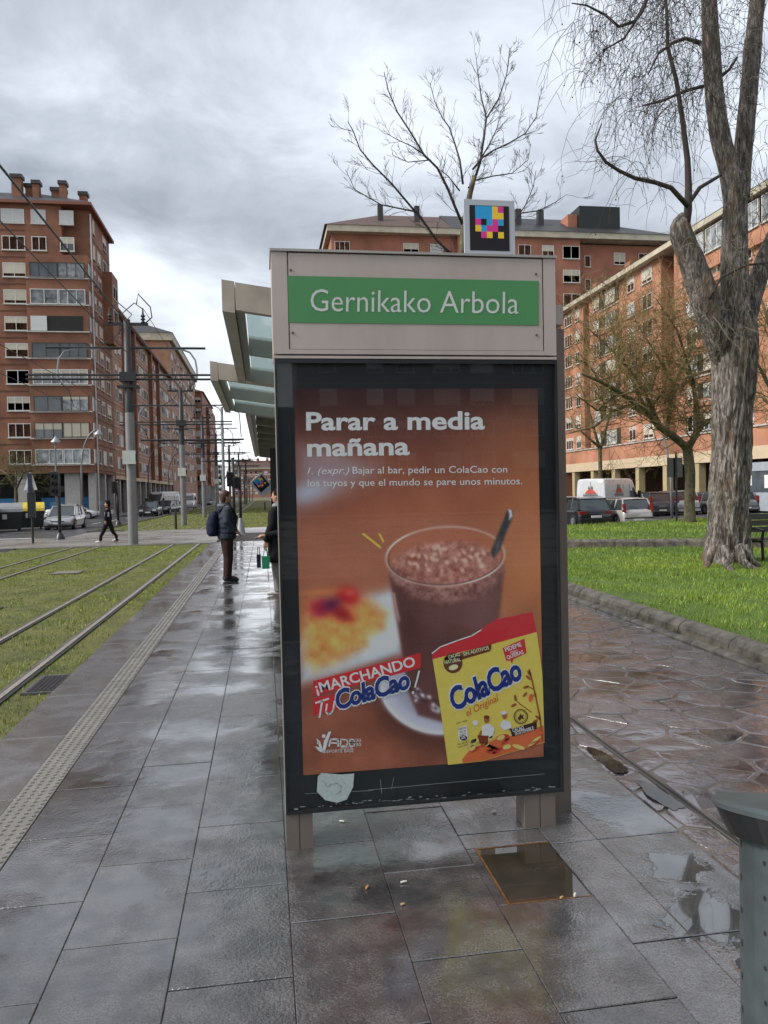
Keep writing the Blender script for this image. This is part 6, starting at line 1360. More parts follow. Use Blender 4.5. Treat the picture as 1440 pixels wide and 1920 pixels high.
    for s in (-1, 1):
        z_ = belt*0.62
        if hi and rail_ is False: g = MB().box(min(s*hw*0.80, s*hw*0.935), r0-0.004, belt*0.86, max(s*hw*0.80, s*hw*0.935), r0+0.2, belt*1.3)
        else: g = MB().box(min(s*hw*0.52, s*hw*0.94), r0-0.01, belt*0.74, max(s*hw*0.52, s*hw*0.94), r0+0.2, belt*0.89)
        bd(g, 'tail_lamp', REDL); bd(MB().box(min(s*hw*0.5, s*hw*0.88), f0-0.22, belt*0.55, max(s*hw*0.5, s*hw*0.88), f0+0.005, belt*0.72), 'headlight', CLRL)
        bd(MB().ball((s*(hw+0.09), f0-1.42, belt+0.05), (0.10, 0.06, 0.075), 8, 6), 'wing_mirror', pm, smooth=True)
        bd(MB().box(s*hw*0.985-0.012, -0.35, belt*0.82, s*hw*0.985+0.012, -0.15, belt*0.86), 'door_handle', TRIM)
    bd(MB().bbox(-hw*0.9, r0-0.05, 0.26, hw*0.9, r0+0.1, 0.50, 0.02), 'rear_bumper', pm if kind != 'hatch' else pm); bd(MB().box(-hw*0.9, r0-0.06, 0.44, hw*0.9, r0-0.045, 0.50), 'bumper_strip', TRIM)
    bd(MB().box(-0.26, r0-0.075, 0.52 if kind != 'hatch' else 0.34, 0.26, r0-0.02 if kind != 'hatch' else r0-0.055, 0.63 if kind != 'hatch' else 0.43), 'number_plate', PLATE)
    bd(MB().box(-0.26, f0-0.02, 0.36, 0.26, f0+0.02, 0.47), 'number_plate', PLATE); bd(MB().box(-hw*0.62, f0-0.06, 0.26, hw*0.62, f0+0.012, 0.34), 'front_grille', TRIM)
    bd(MB().box(-hw*0.45, f0-0.02, 0.49, hw*0.45, f0+0.006, 0.56), 'upper_grille', TRIM); bd(MB().box(-hw*0.9, r0-0.0, 0.14, hw*0.9, f0-0.1, 0.2), 'underbody', TRIM)
    bd(MB().tube([(0.05, r0+0.1, belt+0.08), (-0.4, r0+0.16, belt+0.14)], 0.012, 4), 'rear_wiper', TRIM)
    return t
SIL = paintm('silver', (0.44, 0.44, 0.45), 0.6); BLK = paintm('black', (0.012, 0.014, 0.018)); WHT = paintm('white', (0.52, 0.53, 0.54), 0.0); DGR = paintm('dark_grey', (0.06, 0.065, 0.075)); BEI = paintm('pale_beige', (0.46, 0.43, 0.40), 0.4); GRY = paintm('grey', (0.2, 0.21, 0.22), 0.4); DRD = paintm('dark_red', (0.12, 0.02, 0.025))
zR = -0.40
car('black estate car with roof rails parked closest to the kiosk, rear towards the lawn', (16.15, 38.3, zR), 0, BLK, 4.7, 1.82, 1.50, 'estate', True)
car('beige silver hatchback with tall red rear lamps parked beside the black estate', (18.15, 37.4, zR), 0, BEI, 3.85, 1.66, 1.44)
car('dark grey hatchback seen from behind, between the van and a silver car', (26.3, 50.2, zR), 0, DGR, 4.2, 1.8, 1.6, 'hatch')
car('silver people carrier seen from behind, next to the pruned tree trunk', (28.4, 50.6, zR), 0, SIL, 4.4, 1.8, 1.65, 'hatch')
car('grey car half hidden between the two tree trunks', (30.9, 50.6, zR), 0, GRY, 4.3, 1.8, 1.5, 'hatch')
car('pale silver hatchback in front of the dark grey one, right after the van', (24.1, 49.0, zR), math.radians(-12), SIL, 4.0, 1.72, 1.55, 'hatch')
car('dark red car mostly hidden behind the black estate, near the van', (19.4, 47.5, zR), math.radians(-30), DRD, 4.0, 1.7, 1.45, 'hatch')
car('grey car behind the huge trunk near the shop front', (33.0, 51.0, zR), 0, GRY, 4.3, 1.8, 1.5, 'hatch')
zL = -0.30
car('silver hatchback driving towards the crossing on the left road', (-12.5, 52.0, zL), PI, SIL, 4.2, 1.75, 1.48, 'hatch')
car('white saloon parked sideways before the corner block', (-17.6, 75.8, zL), -PI/2, WHT, 4.6, 1.8, 1.42, 'sedan')
car('black car coming down the left street, first of the queue', (-11.2, 80.5, zL), PI, BLK, 4.4, 1.8, 1.48, 'sedan')
car('second dark car of the queue, behind the first one', (-10.75, 90, zL), PI-0.25, DGR, 4.4, 1.8, 1.48, 'hatch')
car('dark car far down the avenue past the white van', (-10.6, 150, zL), PI, BLK, 4.3, 1.8, 1.48, 'hatch')
for k, (x, y) in enumerate(((4.2, 95), (5.2, 115), (6.3, 138))): car(['white car far away beside the end of the shelter', 'pale far car behind the white one past the shelter', 'smallest far car past the shelter'][k], (x, y, -0.27), 0, (WHT, SIL, GRY)[k], 4.3, 1.8, 1.5)
def van(lab, loc, rz, pm, L=5.6, Wd=2.05, H=2.55, minibus=False):
    t = thing('minibus' if minibus else 'delivery_van', lab, 'van', loc, rz); hw = Wd/2; r0, f0 = -L/2, L/2
    def bd(g, n, m_, par=t, **k): return g.build(n, m_, par, org=(0, 0, 0), **k)
    st_ = [(r0, 0.34, H-0.10, 0.93), (r0+0.06, 0.3, H-0.03, 0.98), (r0+0.5, 0.28, H, 1.0), (f0-2.0, 0.28, H, 1.0), (f0-1.75, 0.28, H-0.06, 0.99), (f0-0.95, 0.28, 1.30, 0.98), (f0-0.3, 0.3, 1.08, 0.93), (f0-0.04, 0.34, 0.85, 0.85), (f0, 0.4, 0.66, 0.78)]
    rs = []
    for (y, zl, zt_, w) in st_:
        w *= hw; h = zt_-zl; half = [(0.5*w, zl), (0.97*w, zl+0.03), (1.0*w, zl+0.1*h+0.05), (1.0*w, zl+0.45*h), (0.965*w, zl+0.80*h), (0.90*w, zl+0.955*h), (0.8*w, zt_-0.01), (0.4*w, zt_+0.01)]
        rs.append([(x, y, z) for x, z in half]+[(-x, y, z) for x, z in reversed(half)])
    bd(MB().rings(rs), 'body', pm, smooth=True, auto=40)
    g = MB(); g.quad((-hw*0.86, f0-0.93, 1.33), (hw*0.86, f0-0.93, 1.33), (hw*0.78, f0-1.74, H-0.16), (-hw*0.78, f0-1.74, H-0.16)); g.v = [(x, y+0.03, z+0.03) for x, y, z in g.v]; bd(g, 'windscreen', CGL)
    for s in (-1, 1):
        bd(MB().extr([(s*(hw*0.985), f0-1.15, 1.3), (s*(hw*0.985), f0-2.3, 1.3), (s*hw*0.95, f0-2.3, 1.95), (s*hw*0.95, f0-1.75, 1.95)], (0, 0, 0), (s*0.02, 0, 0)), 'cab_window', CGL)
        if minibus:
            for k in range(3): bd(MB().extr([(s*(hw*0.99), r0+0.3+k*1.05, 1.35), (s*(hw*0.99), r0+1.2+k*1.05, 1.35), (s*hw*0.955, r0+1.2+k*1.05, 2.0), (s*hw*0.955, r0+0.3+k*1.05, 2.0)], (0, 0, 0), (s*0.02, 0, 0)), 'side_window', CGL)
        bd(MB().box(min(s*hw*0.86, s*hw*0.985), r0-0.02, 0.85, max(s*hw*0.86, s*hw*0.985), r0+0.12, 1.35), 'tail_lamp', REDL); bd(MB().box(min(s*hw*0.55, s*hw*0.86), f0-0.25, 0.62, max(s*hw*0.55, s*hw*0.86), f0-0.01, 0.86), 'headlight', CLRL)
        bd(MB().box(min(s*(hw+0.03), s*(hw+0.22)), f0-1.3, 1.4, max(s*(hw+0.03), s*(hw+0.22)), f0-1.18, 1.75), 'wing_mirror', TRIM)
        for y in (r0+1.0, f0-0.95):
            bd(MB().lathe((s*(hw-0.2), y, 0.36), [(0.0, 0), (0.42, 0), (0.42, 0.205*s), (0, 0.205*s)], 18, 'x'), 'wheel_arch', TRIM); bd(MB().lathe((s*(hw-0.2), y, 0.34), [(0.0, 0), (0.34, 0), (0.34, 0.2*s), (0.3, 0.215*s), (0.22, 0.21*s)], 18, 'x'), 'tyre', TYRE); bd(MB().lathe((s*(hw-0.2), y, 0.34), [(0.0, 0.215*s), (0.2, 0.212*s), (0.22, 0.2*s)], 14, 'x'), 'rim', RIM_)
        bd(MB().box(s*hw-0.006, r0+1.55, 0.5, s*hw+0.004, r0+1.57, 2.2).box(s*hw-0.006, f0-2.4, 0.5, s*hw+0.004, f0-2.38, 2.2), 'door_seam', TRIM)
    bd(MB().box(-hw*0.92, r0-0.06, 0.3, hw*0.92, r0+0.08, 0.52), 'rear_bumper', TRIM); bd(MB().box(-0.008, r0-0.012, 0.55, 0.008, r0-0.002, H-0.2), 'door_seam', TRIM); bd(MB().box(-0.26, r0-0.03, 0.62, 0.26, r0-0.01, 0.73), 'number_plate', PLATE); bd(MB().box(0.02, r0-0.05, 0.95, 0.09, r0-0.01, 1.15), 'door_lock', TRIM)
    return t
v = van('white delivery van with red mountain emblem parked in front of the arcade', (22.3, 47.2, zR), math.radians(-52), WHT)
ORR = mat('emblem_red', (0.5, 0.06, 0.03), 0.5); DKG = mat('emblem_grey', (0.12, 0.11, 0.12), 0.5)
def emblem(plane, u0, z0, s):
    """u along the panel; plane(u,z)->xyz outside the panel"""
    def poly(pts, m_, n): MB().add([plane(u0+a*s, z0+b*s) for a, b in pts], [tuple(range(len(pts)))]).build(n, m_, v, org=(0, 0, 0))
    poly([(-0.5, 0.1), (0.5, 0.1), (0.3, 0.32), (0.14, 0.42), (-0.14, 0.42), (-0.3, 0.32)], ORR, 'emblem_mountain'); poly([(-0.2, 0.42), (-0.06, 0.42), (-0.1, 0.62), (-0.15, 0.7)], DKG, 'emblem_peak'); poly([(0.04, 0.42), (0.18, 0.42), (0.14, 0.7), (0.08, 0.66)], DKG, 'emblem_peak')
    for k in range(9): poly([(-0.62+k*0.14, -0.12), (-0.54+k*0.14, -0.12), (-0.54+k*0.14, 0.06), (-0.62+k*0.14, 0.06)], DKG, 'emblem_letter')
emblem(lambda u, z: (1.028+0.0*z, -2.8+1.75+u, z) if z < 1.5 else (1.03, -2.8+1.75+u, z), 0.0, 1.55, 0.95); emblem(lambda u, z: (u, -2.845+0.0*z, z), 0.0, 1.55, 0.8)
van('white minibus with dark side windows behind the queue of dark cars', (-12.2, 97, zL), PI-0.35, WHT, 5.9, 2.0, 2.5, True)
van('white van at the head of the left street, right next to the third pole', (-10.6, 114, zL), PI, WHT, 5.0, 1.95, 2.3)
# ------------------------------------------------------------------ waste containers
LIDG = mat('grey_lid', (0.22, 0.23, 0.24), 0.45, var=0.1); LIDY = mat('yellow_lid', (0.55, 0.42, 0.04), 0.45); CONT = mat('black_container', (0.018, 0.022, 0.022), 0.5)
def container(x, y, rz, lidm, lab):
    t = thing('waste_container', lab, 'waste container', (x, y, zL), rz, 'waste containers on the left road')
    g = MB(); g.add([(-0.6, -0.75, 0.12), (0.6, -0.75, 0.12), (0.6, 0.75, 0.12), (-0.6, 0.75, 0.12), (-0.72, -0.85, 1.35), (0.72, -0.85, 1.15), (0.72, 0.85, 1.15), (-0.72, 0.85, 1.35)], [(0, 3, 2, 1), (4, 5, 6, 7), (0, 1, 5, 4), (1, 2, 6, 5), (2, 3, 7, 6), (3, 0, 4, 7)]); g.build('container_body', CONT, t, org=(0, 0, 0))
    rs = [[(0.76*math.cos(a)*(-1), yy, 1.18+0.12*(1+math.cos(a))+0.42*math.sin(a)) for a in [PI*k/8 for k in range(9)]]+[(0.70, yy, 1.16), (-0.70, yy, 1.36)] for yy in (-0.87, -0.3, 0.3, 0.87)]
    MB().rings(rs).build('lid', lidm, t, org=(0, 0, 0), smooth=False)
    for s in (-1, 1):
        for u in (-0.45, 0.45): MB().lathe((u, s*0.62, 0.1), [(0, -0.05), (0.1, -0.05), (0.1, 0.05), (0, 0.05)], 10, 'y').build('wheel', TYRE, t, org=(0, 0, 0))
    MB().box(0.70, -0.25, 0.75, 0.722, 0.0, 1.05).build('sticker', BOXW, t, org=(0, 0, 0)); MB().box(-0.15, -0.845, 0.75, 0.15, -0.80, 1.0).build('sticker', BOXW, t, org=(0, 0, 0))
container(-16.5, 48.9, -1.3, LIDG, 'black waste container with grey lid at the picture edge'); container(-15.6, 50.6, -1.3, LIDG, 'second grey lidded container, beside the sign post'); container(-14.95, 53.0, -1.3, LIDY, 'waste container with the yellow lid by the silver car'); container(-17.3, 46.6, -1.3, LIDG, 'container with dark red papers at the outer edge of the row')
# ------------------------------------------------------------------ litter bin in the front corner
BINM = mat('galvanised_bin', (0.08, 0.10, 0.106), 0.42, metal=0.35, var=0.22, vscale=7, bump=0.05, bscale=30)
bc = Vector((1.44, 1.80, 0)); t = thing('litter_bin', 'grey green perforated metal litter bin with tilted round lid in the front corner', 'litter bin', tuple(bc)); R_ = 0.215
def rimz(a): return 0.665-0.07*math.cos(a)+0.01*math.sin(a)
n = 40
outer0 = [(bc.x+R_*math.cos(2*PI*j/n), bc.y+R_*math.sin(2*PI*j/n), 0.04) for j in range(n)]; outer1 = [(bc.x+R_*math.cos(2*PI*j/n), bc.y+R_*math.sin(2*PI*j/n), rimz(2*PI*j/n)) for j in range(n)]
inn1 = [(bc.x+(R_-0.008)*math.cos(2*PI*j/n), bc.y+(R_-0.008)*math.sin(2*PI*j/n), rimz(2*PI*j/n)) for j in range(n)]; inn0 = [(x, y, 0.06) for x, y, z in inn1]
MB().rings([outer0, outer1, inn1, inn0]).build('bin_body', BINM, t, smooth=False)
MB().rings([[(bc.x+(R_-0.012)*math.cos(2*PI*j/n), bc.y+(R_-0.012)*math.sin(2*PI*j/n), z if z else rimz(2*PI*j/n)-0.03) for j in range(n)] for z in (0.08, None)], close=False).build('bin_liner', BLACKM, t)
g = MB()
for j in range(12):
    for k in range(7):
        a = 2*PI*(j+0.33)/12; z = 0.12+0.09*k
        if z > rimz(a)-0.06: continue
        c = Vector((bc.x+(R_+0.0012)*math.cos(a), bc.y+(R_+0.0012)*math.sin(a), z)); tn = Vector((-math.sin(a), math.cos(a), 0)); rr_ = 0.007 if j % 2 else 0.0045
        g.add([c+tn*rr_*math.cos(u)+Vector((0, 0, 1.5*rr_*math.sin(u))) for u in [PI*m_/4 for m_ in range(8)]], [tuple(range(8))])
g.build('perforations', DARKIN, t, kind='stuff')
lc = Vector((bc.x-0.01, bc.y+0.02, 0.742)); tilt = Matrix.Rotation(math.radians(9), 3, 'Y') @ Matrix.Rotation(math.radians(-12), 3, 'X')
rs = []
for (r, h) in ((0.235, -0.012), (0.262, -0.008), (0.265, 0.004), (0.255, 0.014), (0.15, 0.03), (0.02, 0.036)): rs.append([lc+tilt@Vector((r*math.cos(2*PI*j/n), r*math.sin(2*PI*j/n), h)) for j in range(n)])
MB().rings(rs).build('lid', BINM, t, smooth=True, auto=35)
rs = [[lc+tilt@Vector((0.262*math.cos(2*PI*j/n), 0.262*math.sin(2*PI*j/n), 0)) for j in range(n)], [lc+tilt@Vector((0.222*math.cos(2*PI*j/n), 0.222*math.sin(2*PI*j/n), -0.075)) for j in range(n)]]
MB().rings(rs).build('lid_opening_shade', BLACKM, t)  # black cone: its colour stands in for the dark opening under the lid
for a in (0.3, 2.2, 4.3): MB().tube([(bc.x+0.2*math.cos(a), bc.y+0.2*math.sin(a), rimz(a)-0.1), (bc.x+0.2*math.cos(a), bc.y+0.2*math.sin(a), 0.72)], 0.008, 6).build('lid_bracket', BLACKM, t)
# ------------------------------------------------------------------ park bench at the picture edge
bY = 14.3; b0 = wp(1410, 1045, bY); t = thing('park_bench', 'dark park bench with brown slats beside the huge trunk', 'bench', (b0.x+0.8, bY, 0.1)); bx0 = wp(1404, 1030, bY).x; WD = mat('brown_bench_wood', (0.10, 0.07, 0.055), 0.55, var=0.25, vscale=8)
for x in (bx0+0.12, bx0+1.75):
    MB().tube([(x, bY-0.28, 0.08), (x, bY-0.25, 0.5), (x, bY-0.30, 0.68), (x, bY-0.05, 0.72), (x, bY+0.18, 0.70)], 0.03, 6).build('arm_frame', BLACKM, t); MB().tube([(x, bY+0.25, 0.08), (x, bY+0.18, 0.5), (x, bY+0.34, 0.98)], 0.03, 6).build('leg', BLACKM, t); MB().tube([(x, bY-0.26, 0.46), (x, bY+0.2, 0.44)], 0.025, 6).build('stretcher', BLACKM, t)
for k in range(4): MB().box(bx0, bY-0.27+k*0.12, 0.485, bx0+1.87, bY-0.17+k*0.12, 0.515).build('slat', WD, t)
for k in range(3): MB().box(bx0+0.02, bY+0.215+k*0.045, 0.62+k*0.13, bx0+1.87, bY+0.245+k*0.045, 0.73+k*0.13).build('slat', mat('dark_bench_slat', (0.055, 0.048, 0.05), 0.5), t)
# ------------------------------------------------------------------ cigarette ends on the slabs
for k, (px, py, a, w, lab) in enumerate(((688, 1665, 1.1, 0, 'orange cigarette end lying on the brownish slab in front of the kiosk'), (755, 1697, 0.3, 1, 'crushed tan cigarette end near the slab joint'), (757, 1655, 0.2, 2, 'tiny white scrap on the slab in front of the kiosk'), (1053, 1684, 0.5, 1, 'yellowish cigarette end on the puddle rim'), (1078, 1679, 1.0, 2, 'white cigarette end at the corner of the puddle'), (641, 1541, -0.5, 2, 'white cigarette end under the kiosk by its first leg'), (927, 1523, 0.1, 2, 'white speck of paper under the kiosk'))):
    p = gp(px, py, 0.004); m_ = [mat('orange_filter', (0.5, 0.24, 0.06), 0.7), mat('tan_filter', (0.42, 0.30, 0.14), 0.7), mat('cigarette_paper', (0.6, 0.58, 0.54), 0.7)][w]; l_ = 0.013 if w != 1 else 0.008
    o = MB().tube([(-l_*math.cos(a), -l_*math.sin(a), 0.004), (0, 0, 0.0045), (l_*math.cos(a), l_*math.sin(a), 0.004)], [0.004, 0.0045, 0.0035], 6).build('cigarette_end', m_, org=(0, 0, 0)); o.location = p; tag(o, lab, 'cigarette end')
# ------------------------------------------------------------------ people
SKIN = mat('skin', (0.42, 0.22, 0.15), 0.5, var=0.08); HAIRR = mat('reddish_brown_hair', (0.07, 0.022, 0.014), 0.6, var=0.2, vscale=30); HAIRD = mat('dark_hair', (0.012, 0.009, 0.008), 0.9, spec=0.15)
def cloth(n, c, b=0.2): return mat(n, c, 0.85, var=0.25, vscale=9, bump=0.5, bscale=12, spec=0.25, coords='Object')
def soft(o, vox=0.013, it=6):
    r = o.modifiers.new('join', 'REMESH'); r.mode = 'VOXEL'; r.voxel_size = vox; r.use_smooth_shade = True
    s = o.modifiers.new('relax', 'SMOOTH'); s.factor = 0.6; s.iterations = it; return o
def tor(g, secs, n=14):
    """ellipse sections (x,y,z,rx,ry)"""
    return g.rings([[(x+rx*math.cos(2*PI*j/n), y+ry*math.sin(2*PI*j/n), z) for j in range(n)] for (x, y, z, rx, ry) in secs])
def hand(g, w, d, up, s=1.0, curl=0.6, point=False):
    """palm + five fingers from wrist w along d"""
    w, d, up = Vector(w), Vector(d).normalized(), Vector(up).normalized(); sd_ = d.cross(up).normalized()
    g.tube([w-d*0.03*s, w+d*0.02*s, w+d*0.085*s], [0.026*s, 0.034*s, 0.032*s], 8)
    for k in range(4):
        b = w+d*0.08*s+sd_*(k-1.5)*0.019*s; l_ = (0.07, 0.078, 0.072, 0.055)[k]*s; c = 0.1 if (point and k == 0) else curl
        p1 = b+d*l_*0.45-up*l_*0.15*c; p2 = p1+(d*(1-0.7*c)-up*c).normalized()*l_*0.33; p3 = p2+(d*(1-1.3*c)-up*c*1.2).normalized()*l_*0.28; g.tube([b-d*0.02*s, p1, p2, p3], [0.010*s, 0.0095*s, 0.0088*s, 0.0075*s], 6)
    b = w+d*0.025*s-sd_*0.032*s; g.tube([b+sd_*0.01, b+d*0.03*s-sd_*0.018*s, b+d*0.06*s-sd_*0.02*s-up*0.01*s], [0.013*s, 0.011*s, 0.009*s], 6)
def person(lab, loc, rz, H=1.70, coat=None, coat2=None, trou=None, shoe=None, hair=HAIRD, arms=None, stride=0.0, coatlen=0.5, bulk=1.0, legs_skin=False, look=0.0, hairlen=0.06):
    """local frame: faces +y"""
    t = thing('person', lab, 'person', loc, rz); k = H/1.70
    hip, sh_, hd = 0.90*k, 1.40*k, 1.585*k
    fl = [(-0.10*k, stride*0.5), (0.10*k, -stride*0.5)]
    arms = arms or [((-0.24, 0.02, 1.15), (-0.22, 0.06, 0.92), (0, 0.1, -1)), ((0.24, 0.02, 1.15), (0.22, 0.06, 0.92), (0, 0.1, -1))]
    g = MB(); tor(g, [(0, 0, hip-0.06, 0.13, 0.09), (0, 0, hip+0.1, 0.14, 0.09), (0, 0.0, sh_-0.15, 0.16, 0.095), (0, 0, sh_, 0.14, 0.07), (0, 0, sh_+0.05, 0.055, 0.055), (0, 0.01, sh_+0.12, 0.052, 0.055)])
    g.ball((0, 0.015, hd), (0.075*k, 0.095*k, 0.112*k), 14, 10); g.ball((0, 0.045, hd-0.06), (0.052*k, 0.055*k, 0.05*k), 10, 8)
    g.tube([(0, 0.10, hd+0.01), (0, 0.122, hd-0.022), (0, 0.10, hd-0.03)], [0.01, 0.015, 0.012], 6)
    for s in (-1, 1): g.ball((s*0.076*k, 0.0, hd-0.005), (0.012, 0.022, 0.032), 8, 6)
    for s, (fx, fy) in zip((-1, 1), fl):
        g.tube([(s*0.08, 0, hip), (s*0.09, fy*0.55+0.01, hip*0.52), (fx, fy, 0.09)], [0.085, 0.055, 0.04], 10); g.tube([(fx, fy-0.03, 0.05), (fx, fy+0.12, 0.035)], [0.035, 0.03], 8)
    for s, (el, wr, hdir) in zip((-1, 1), arms):
        el = Vector(el)*k; wr = Vector(wr)*k; g.tube([(s*0.15, 0, sh_-0.01), (s*0.19, 0, sh_-0.05), el, wr], [0.05, 0.05, 0.04, 0.026], 8); hand(g, wr, hdir, (s*0.9, 0.2, 0.3) if abs(hdir[2]) > 0.6 else (0, 0, 1), 1.0*k, 0.5, point=abs(hdir[2]) < 0.5)
    soft(g.build('body', SKIN, t, org=(0, 0, 0)), 0.009, 3)
    h = MB(); h.ball((0, -0.02, hd+0.035), (0.092*k, 0.108*k, 0.102*k), 14, 10); h.ball((0, -0.045, hd-0.005), (0.088*k, 0.07*k, 0.09*k), 12, 8); h.ball((0, -0.05, hd-0.03), (0.075*k, 0.06*k, 0.075*k+hairlen*0.5), 12, 8); soft(h.build('hair', hair, t, org=(0, 0, 0)), 0.011, 3)
    e = MB()
    for s in (-1, 1): e.ball((s*0.03*k, 0.097*k, hd+0.012), (0.011, 0.006, 0.007), 6, 4)
    e.tube([(-0.022, 0.088*k, hd-0.062), (0.022, 0.088*k, hd-0.062)], 0.005, 4); e.build('eyes_and_mouth', mat('dark_eye', (0.05, 0.03, 0.03), 0.4), t, org=(0, 0, 0))
    tr = MB(); tor(tr, [(0, 0, hip-0.12, 0.155*bulk, 0.115*bulk), (0, 0, hip, 0.17*bulk, 0.125*bulk), (0, 0, hip+0.12, 0.165*bulk, 0.12*bulk)])
    for s, (fx, fy) in zip((-1, 1), fl): tr.tube([(s*0.085, 0, hip+0.02), (s*0.092, fy*0.3, hip*0.75), (s*0.095, fy*0.55+0.015, hip*0.5), (fx, fy*0.9, 0.28), (fx, fy-0.01, 0.07)], [0.108*bulk, 0.098*bulk, 0.078*bulk, 0.068*bulk, 0.064*bulk], 12)
    soft(tr.build('trousers', trou, t, org=(0, 0, 0)), 0.013, 4)
    for s, (fx, fy) in zip((-1, 1), fl):
        lift = 0.10 if (stride and s == 1) else 0.0
        soft(MB().tube([(fx, fy-0.09, 0.055+lift), (fx, fy-0.02, 0.065+lift), (fx, fy+0.1, 0.05+lift*0.4), (fx, fy+0.19, 0.035+lift*0.3)], [0.042, 0.052, 0.045, 0.03], 10).build('shoe', shoe, t, org=(0, 0, 0)), 0.01, 3)
    c = MB(); b = sh_-coatlen*k; tor(c, [(0, 0, b, 0.205*bulk, 0.155*bulk), (0, 0, b+0.06, 0.215*bulk, 0.165*bulk), (0, 0.005, (b+sh_)/2, 0.205*bulk, 0.16*bulk), (0, 0, sh_-0.12, 0.205*bulk, 0.15*bulk), (0, 0, sh_-0.01, 0.16*bulk, 0.11*bulk), (0, -0.005, sh_+0.05, 0.09, 0.085), (0, -0.005, sh_+0.085, 0.078, 0.078)], 16)
    for s, (el, wr, hdir) in zip((-1, 1), arms):
        el = Vector(el)*k; wr = Vector(wr)*k; c.tube([(s*0.12, 0, sh_-0.03), (s*0.20, 0, sh_-0.08), (Vector((s*0.20, 0, sh_-0.08))+el)/2, el, (el+wr)/2, wr], [0.07*bulk, 0.078*bulk, 0.072*bulk, 0.066*bulk, 0.06*bulk, 0.048*bulk], 10)
    soft(c.build('coat', coat, t, org=(0, 0, 0)), 0.014, 4)
    return t
JG = cloth('slate_puffer', (0.035, 0.042, 0.058)); NV = cloth('navy_fabric', (0.010, 0.014, 0.035)); BRN = cloth('dark_brown_trousers', (0.028, 0.013, 0.010)); BKC = cloth('black_cloth', (0.006, 0.006, 0.007)); SHB = mat('black_shoes', (0.012, 0.011, 0.011), 0.4)
m = person('man in slate puffer jacket and brown trousers waiting on the platform', (-0.69, 14.75, 0), -PI/2+0.15, 1.70, JG, None, BRN, SHB, HAIRR, arms=[((-0.25, -0.03, 1.13), (-0.20, 0.16, 0.98), (0.3, 0.7, -0.5)), ((0.25, -0.03, 1.13), (0.20, 0.14, 0.95), (-0.3, 0.7, -0.5))], bulk=1.08, coatlen=0.60)
g = MB(); tor(g, [(0, 0.0, 1.36, 0.12, 0.10), (0, -0.06, 1.42, 0.13, 0.11), (0, -0.09, 1.46, 0.10, 0.07)], 14); soft(g.build('hood', cloth('grey_hood', (0.13, 0.145, 0.17)), m, org=(0, 0, 0)), 0.012, 3)
for z in (0.92, 1.02, 1.12, 1.22):
    g = MB(); g.rings([[((0.222+dr)*math.cos(2*PI*j/20), (0.172+dr)*math.sin(2*PI*j/20)+0.005, z+dz) for j in range(20)] for dr, dz in ((0, -0.035), (0.014, 0), (0, 0.035))], close=False); g.build('quilted_band', JG if z > 1.1 else NV, m, org=(0, 0, 0), smooth=True)
g = MB(); tor(g, [(0, -0.25, 0.86, 0.12, 0.08), (0, -0.265, 0.92, 0.15, 0.11), (0, -0.26, 1.10, 0.155, 0.115), (0, -0.235, 1.26, 0.13, 0.09), (0, -0.22, 1.33, 0.07, 0.05)], 14)
bk = thing('backpack', 'navy backpack worn by the man in the slate puffer jacket', 'backpack', m.location, m.rotation_euler.z); soft(g.build('bag', NV, bk, org=(0, 0, 0)), 0.012, 4)
for s in (-1, 1): MB().tube([(s*0.11, -0.17, 1.30), (s*0.13, -0.05, 1.42), (s*0.14, 0.10, 1.36), (s*0.15, 0.18, 1.2), (s*0.16, 0.14, 1.02), (s*0.14, -0.14, 0.95)], 0.02, 6).build('strap', NV, bk, org=(0, 0, 0))
w = person('woman in a long black coat standing under the shelter beside the kiosk edge', (0.24, 12.45, 0), PI/2-0.45, 1.70, BKC, None, cloth('grey_trousers', (0.2, 0.19, 0.18)), mat('pale_boots', (0.4, 0.38, 0.35), 0.5), HAIRD, arms=[((-0.25, 0.0, 1.14), (-0.26, 0.12, 0.88), (0, 0.15, -1)), ((0.25, 0.0, 1.14), (0.27, 0.14, 0.86), (0, 0.15, -1))], bulk=1.12, coatlen=0.86, hairlen=0.12)
g = MB(); tor(g, [(0, 0, 1.40, 0.12, 0.10), (0, 0, 1.44, 0.125, 0.11), (0, 0, 1.48, 0.09, 0.08)], 12); soft(g.build('scarf', cloth('grey_scarf', (0.2, 0.21, 0.22)), w, org=(0, 0, 0)), 0.012, 2)
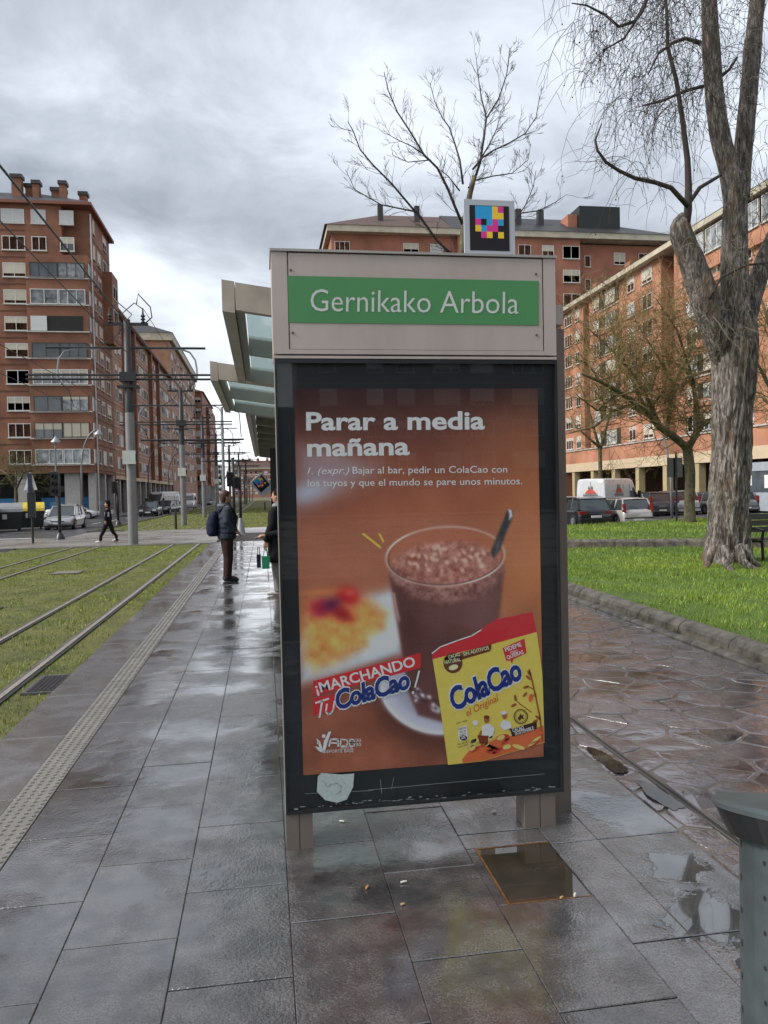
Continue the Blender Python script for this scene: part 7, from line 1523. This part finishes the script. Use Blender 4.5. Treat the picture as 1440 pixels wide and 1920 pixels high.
def bag(name, lab, px, py0, py1, Y, wpx, m_):
    a, b_ = wp(px, py0, Y), wp(px, py1, Y); ww = wpx/FPX*Y/2; t = thing(name, lab, 'bag', (a.x, Y, b_.z)); h_ = a.z-b_.z
    MB().extr([(-ww*0.9, -0.05, 0), (ww*0.9, -0.05, 0), (ww, -0.03, h_), (-ww, -0.03, h_)], (0, 0, 0), (0, 0.09, 0)).build('bag_body', m_, t, org=(0, 0, 0)); MB().tube([(-ww*0.5, 0, h_), (-ww*0.3, 0, h_+0.12), (ww*0.3, 0, h_+0.12), (ww*0.5, 0, h_)], 0.006, 5).build('handle', m_, t, org=(0, 0, 0))
bag('shopping_bag', 'green shopping bag carried by the woman in the long black coat', 498, 1043, 1066, 12.2, 15, mat('green_bag', (0.01, 0.20, 0.10), 0.5)); bag('handbag', 'small dark handbag hanging beside the green bag', 485, 1040, 1064, 12.25, 8, NV)
person('person half hidden by the kiosk, black sleeve and hand pointing out', (0.47, 11.4, 0), PI/2-0.1, 1.62, cloth('black_wool', (0.008, 0.008, 0.009)), None, BKC, SHB, HAIRD, arms=[((-0.25, 0.02, 1.18), (-0.24, 0.10, 0.95), (0, 0.15, -1)), ((0.22, 0.06, 1.10), (0.12, 0.50, 1.055), (0.05, 1, -0.12))], bulk=1.1, coatlen=0.8)
pd = person('walking figure in black with pale jacket panel stepping over the tram crossing', (-6.3, 33.0, -0.22), PI/2, 1.68, BKC, None, BKC, mat('white_shoes', (0.6, 0.6, 0.6), 0.5), HAIRD, stride=0.62, coatlen=0.5)
MB().box(-0.19, -0.195, 1.18, 0.19, -0.165, 1.34).build('pale_panel', mat('pale_cloth', (0.4, 0.42, 0.43), 0.7), pd, org=(0, 0, 0)); MB().box(-0.26, -0.10, 1.08, -0.235, 0.09, 1.26).build('pale_panel', mat('pale_cloth', (0.4, 0.42, 0.43), 0.7), pd, org=(0, 0, 0))
MB().lathe((0, 0, 1.68), [(0.10, 0), (0.085, 0.05), (0.0, 0.08)], 10).build('cap', BKC, pd, org=(0, 0, 0))
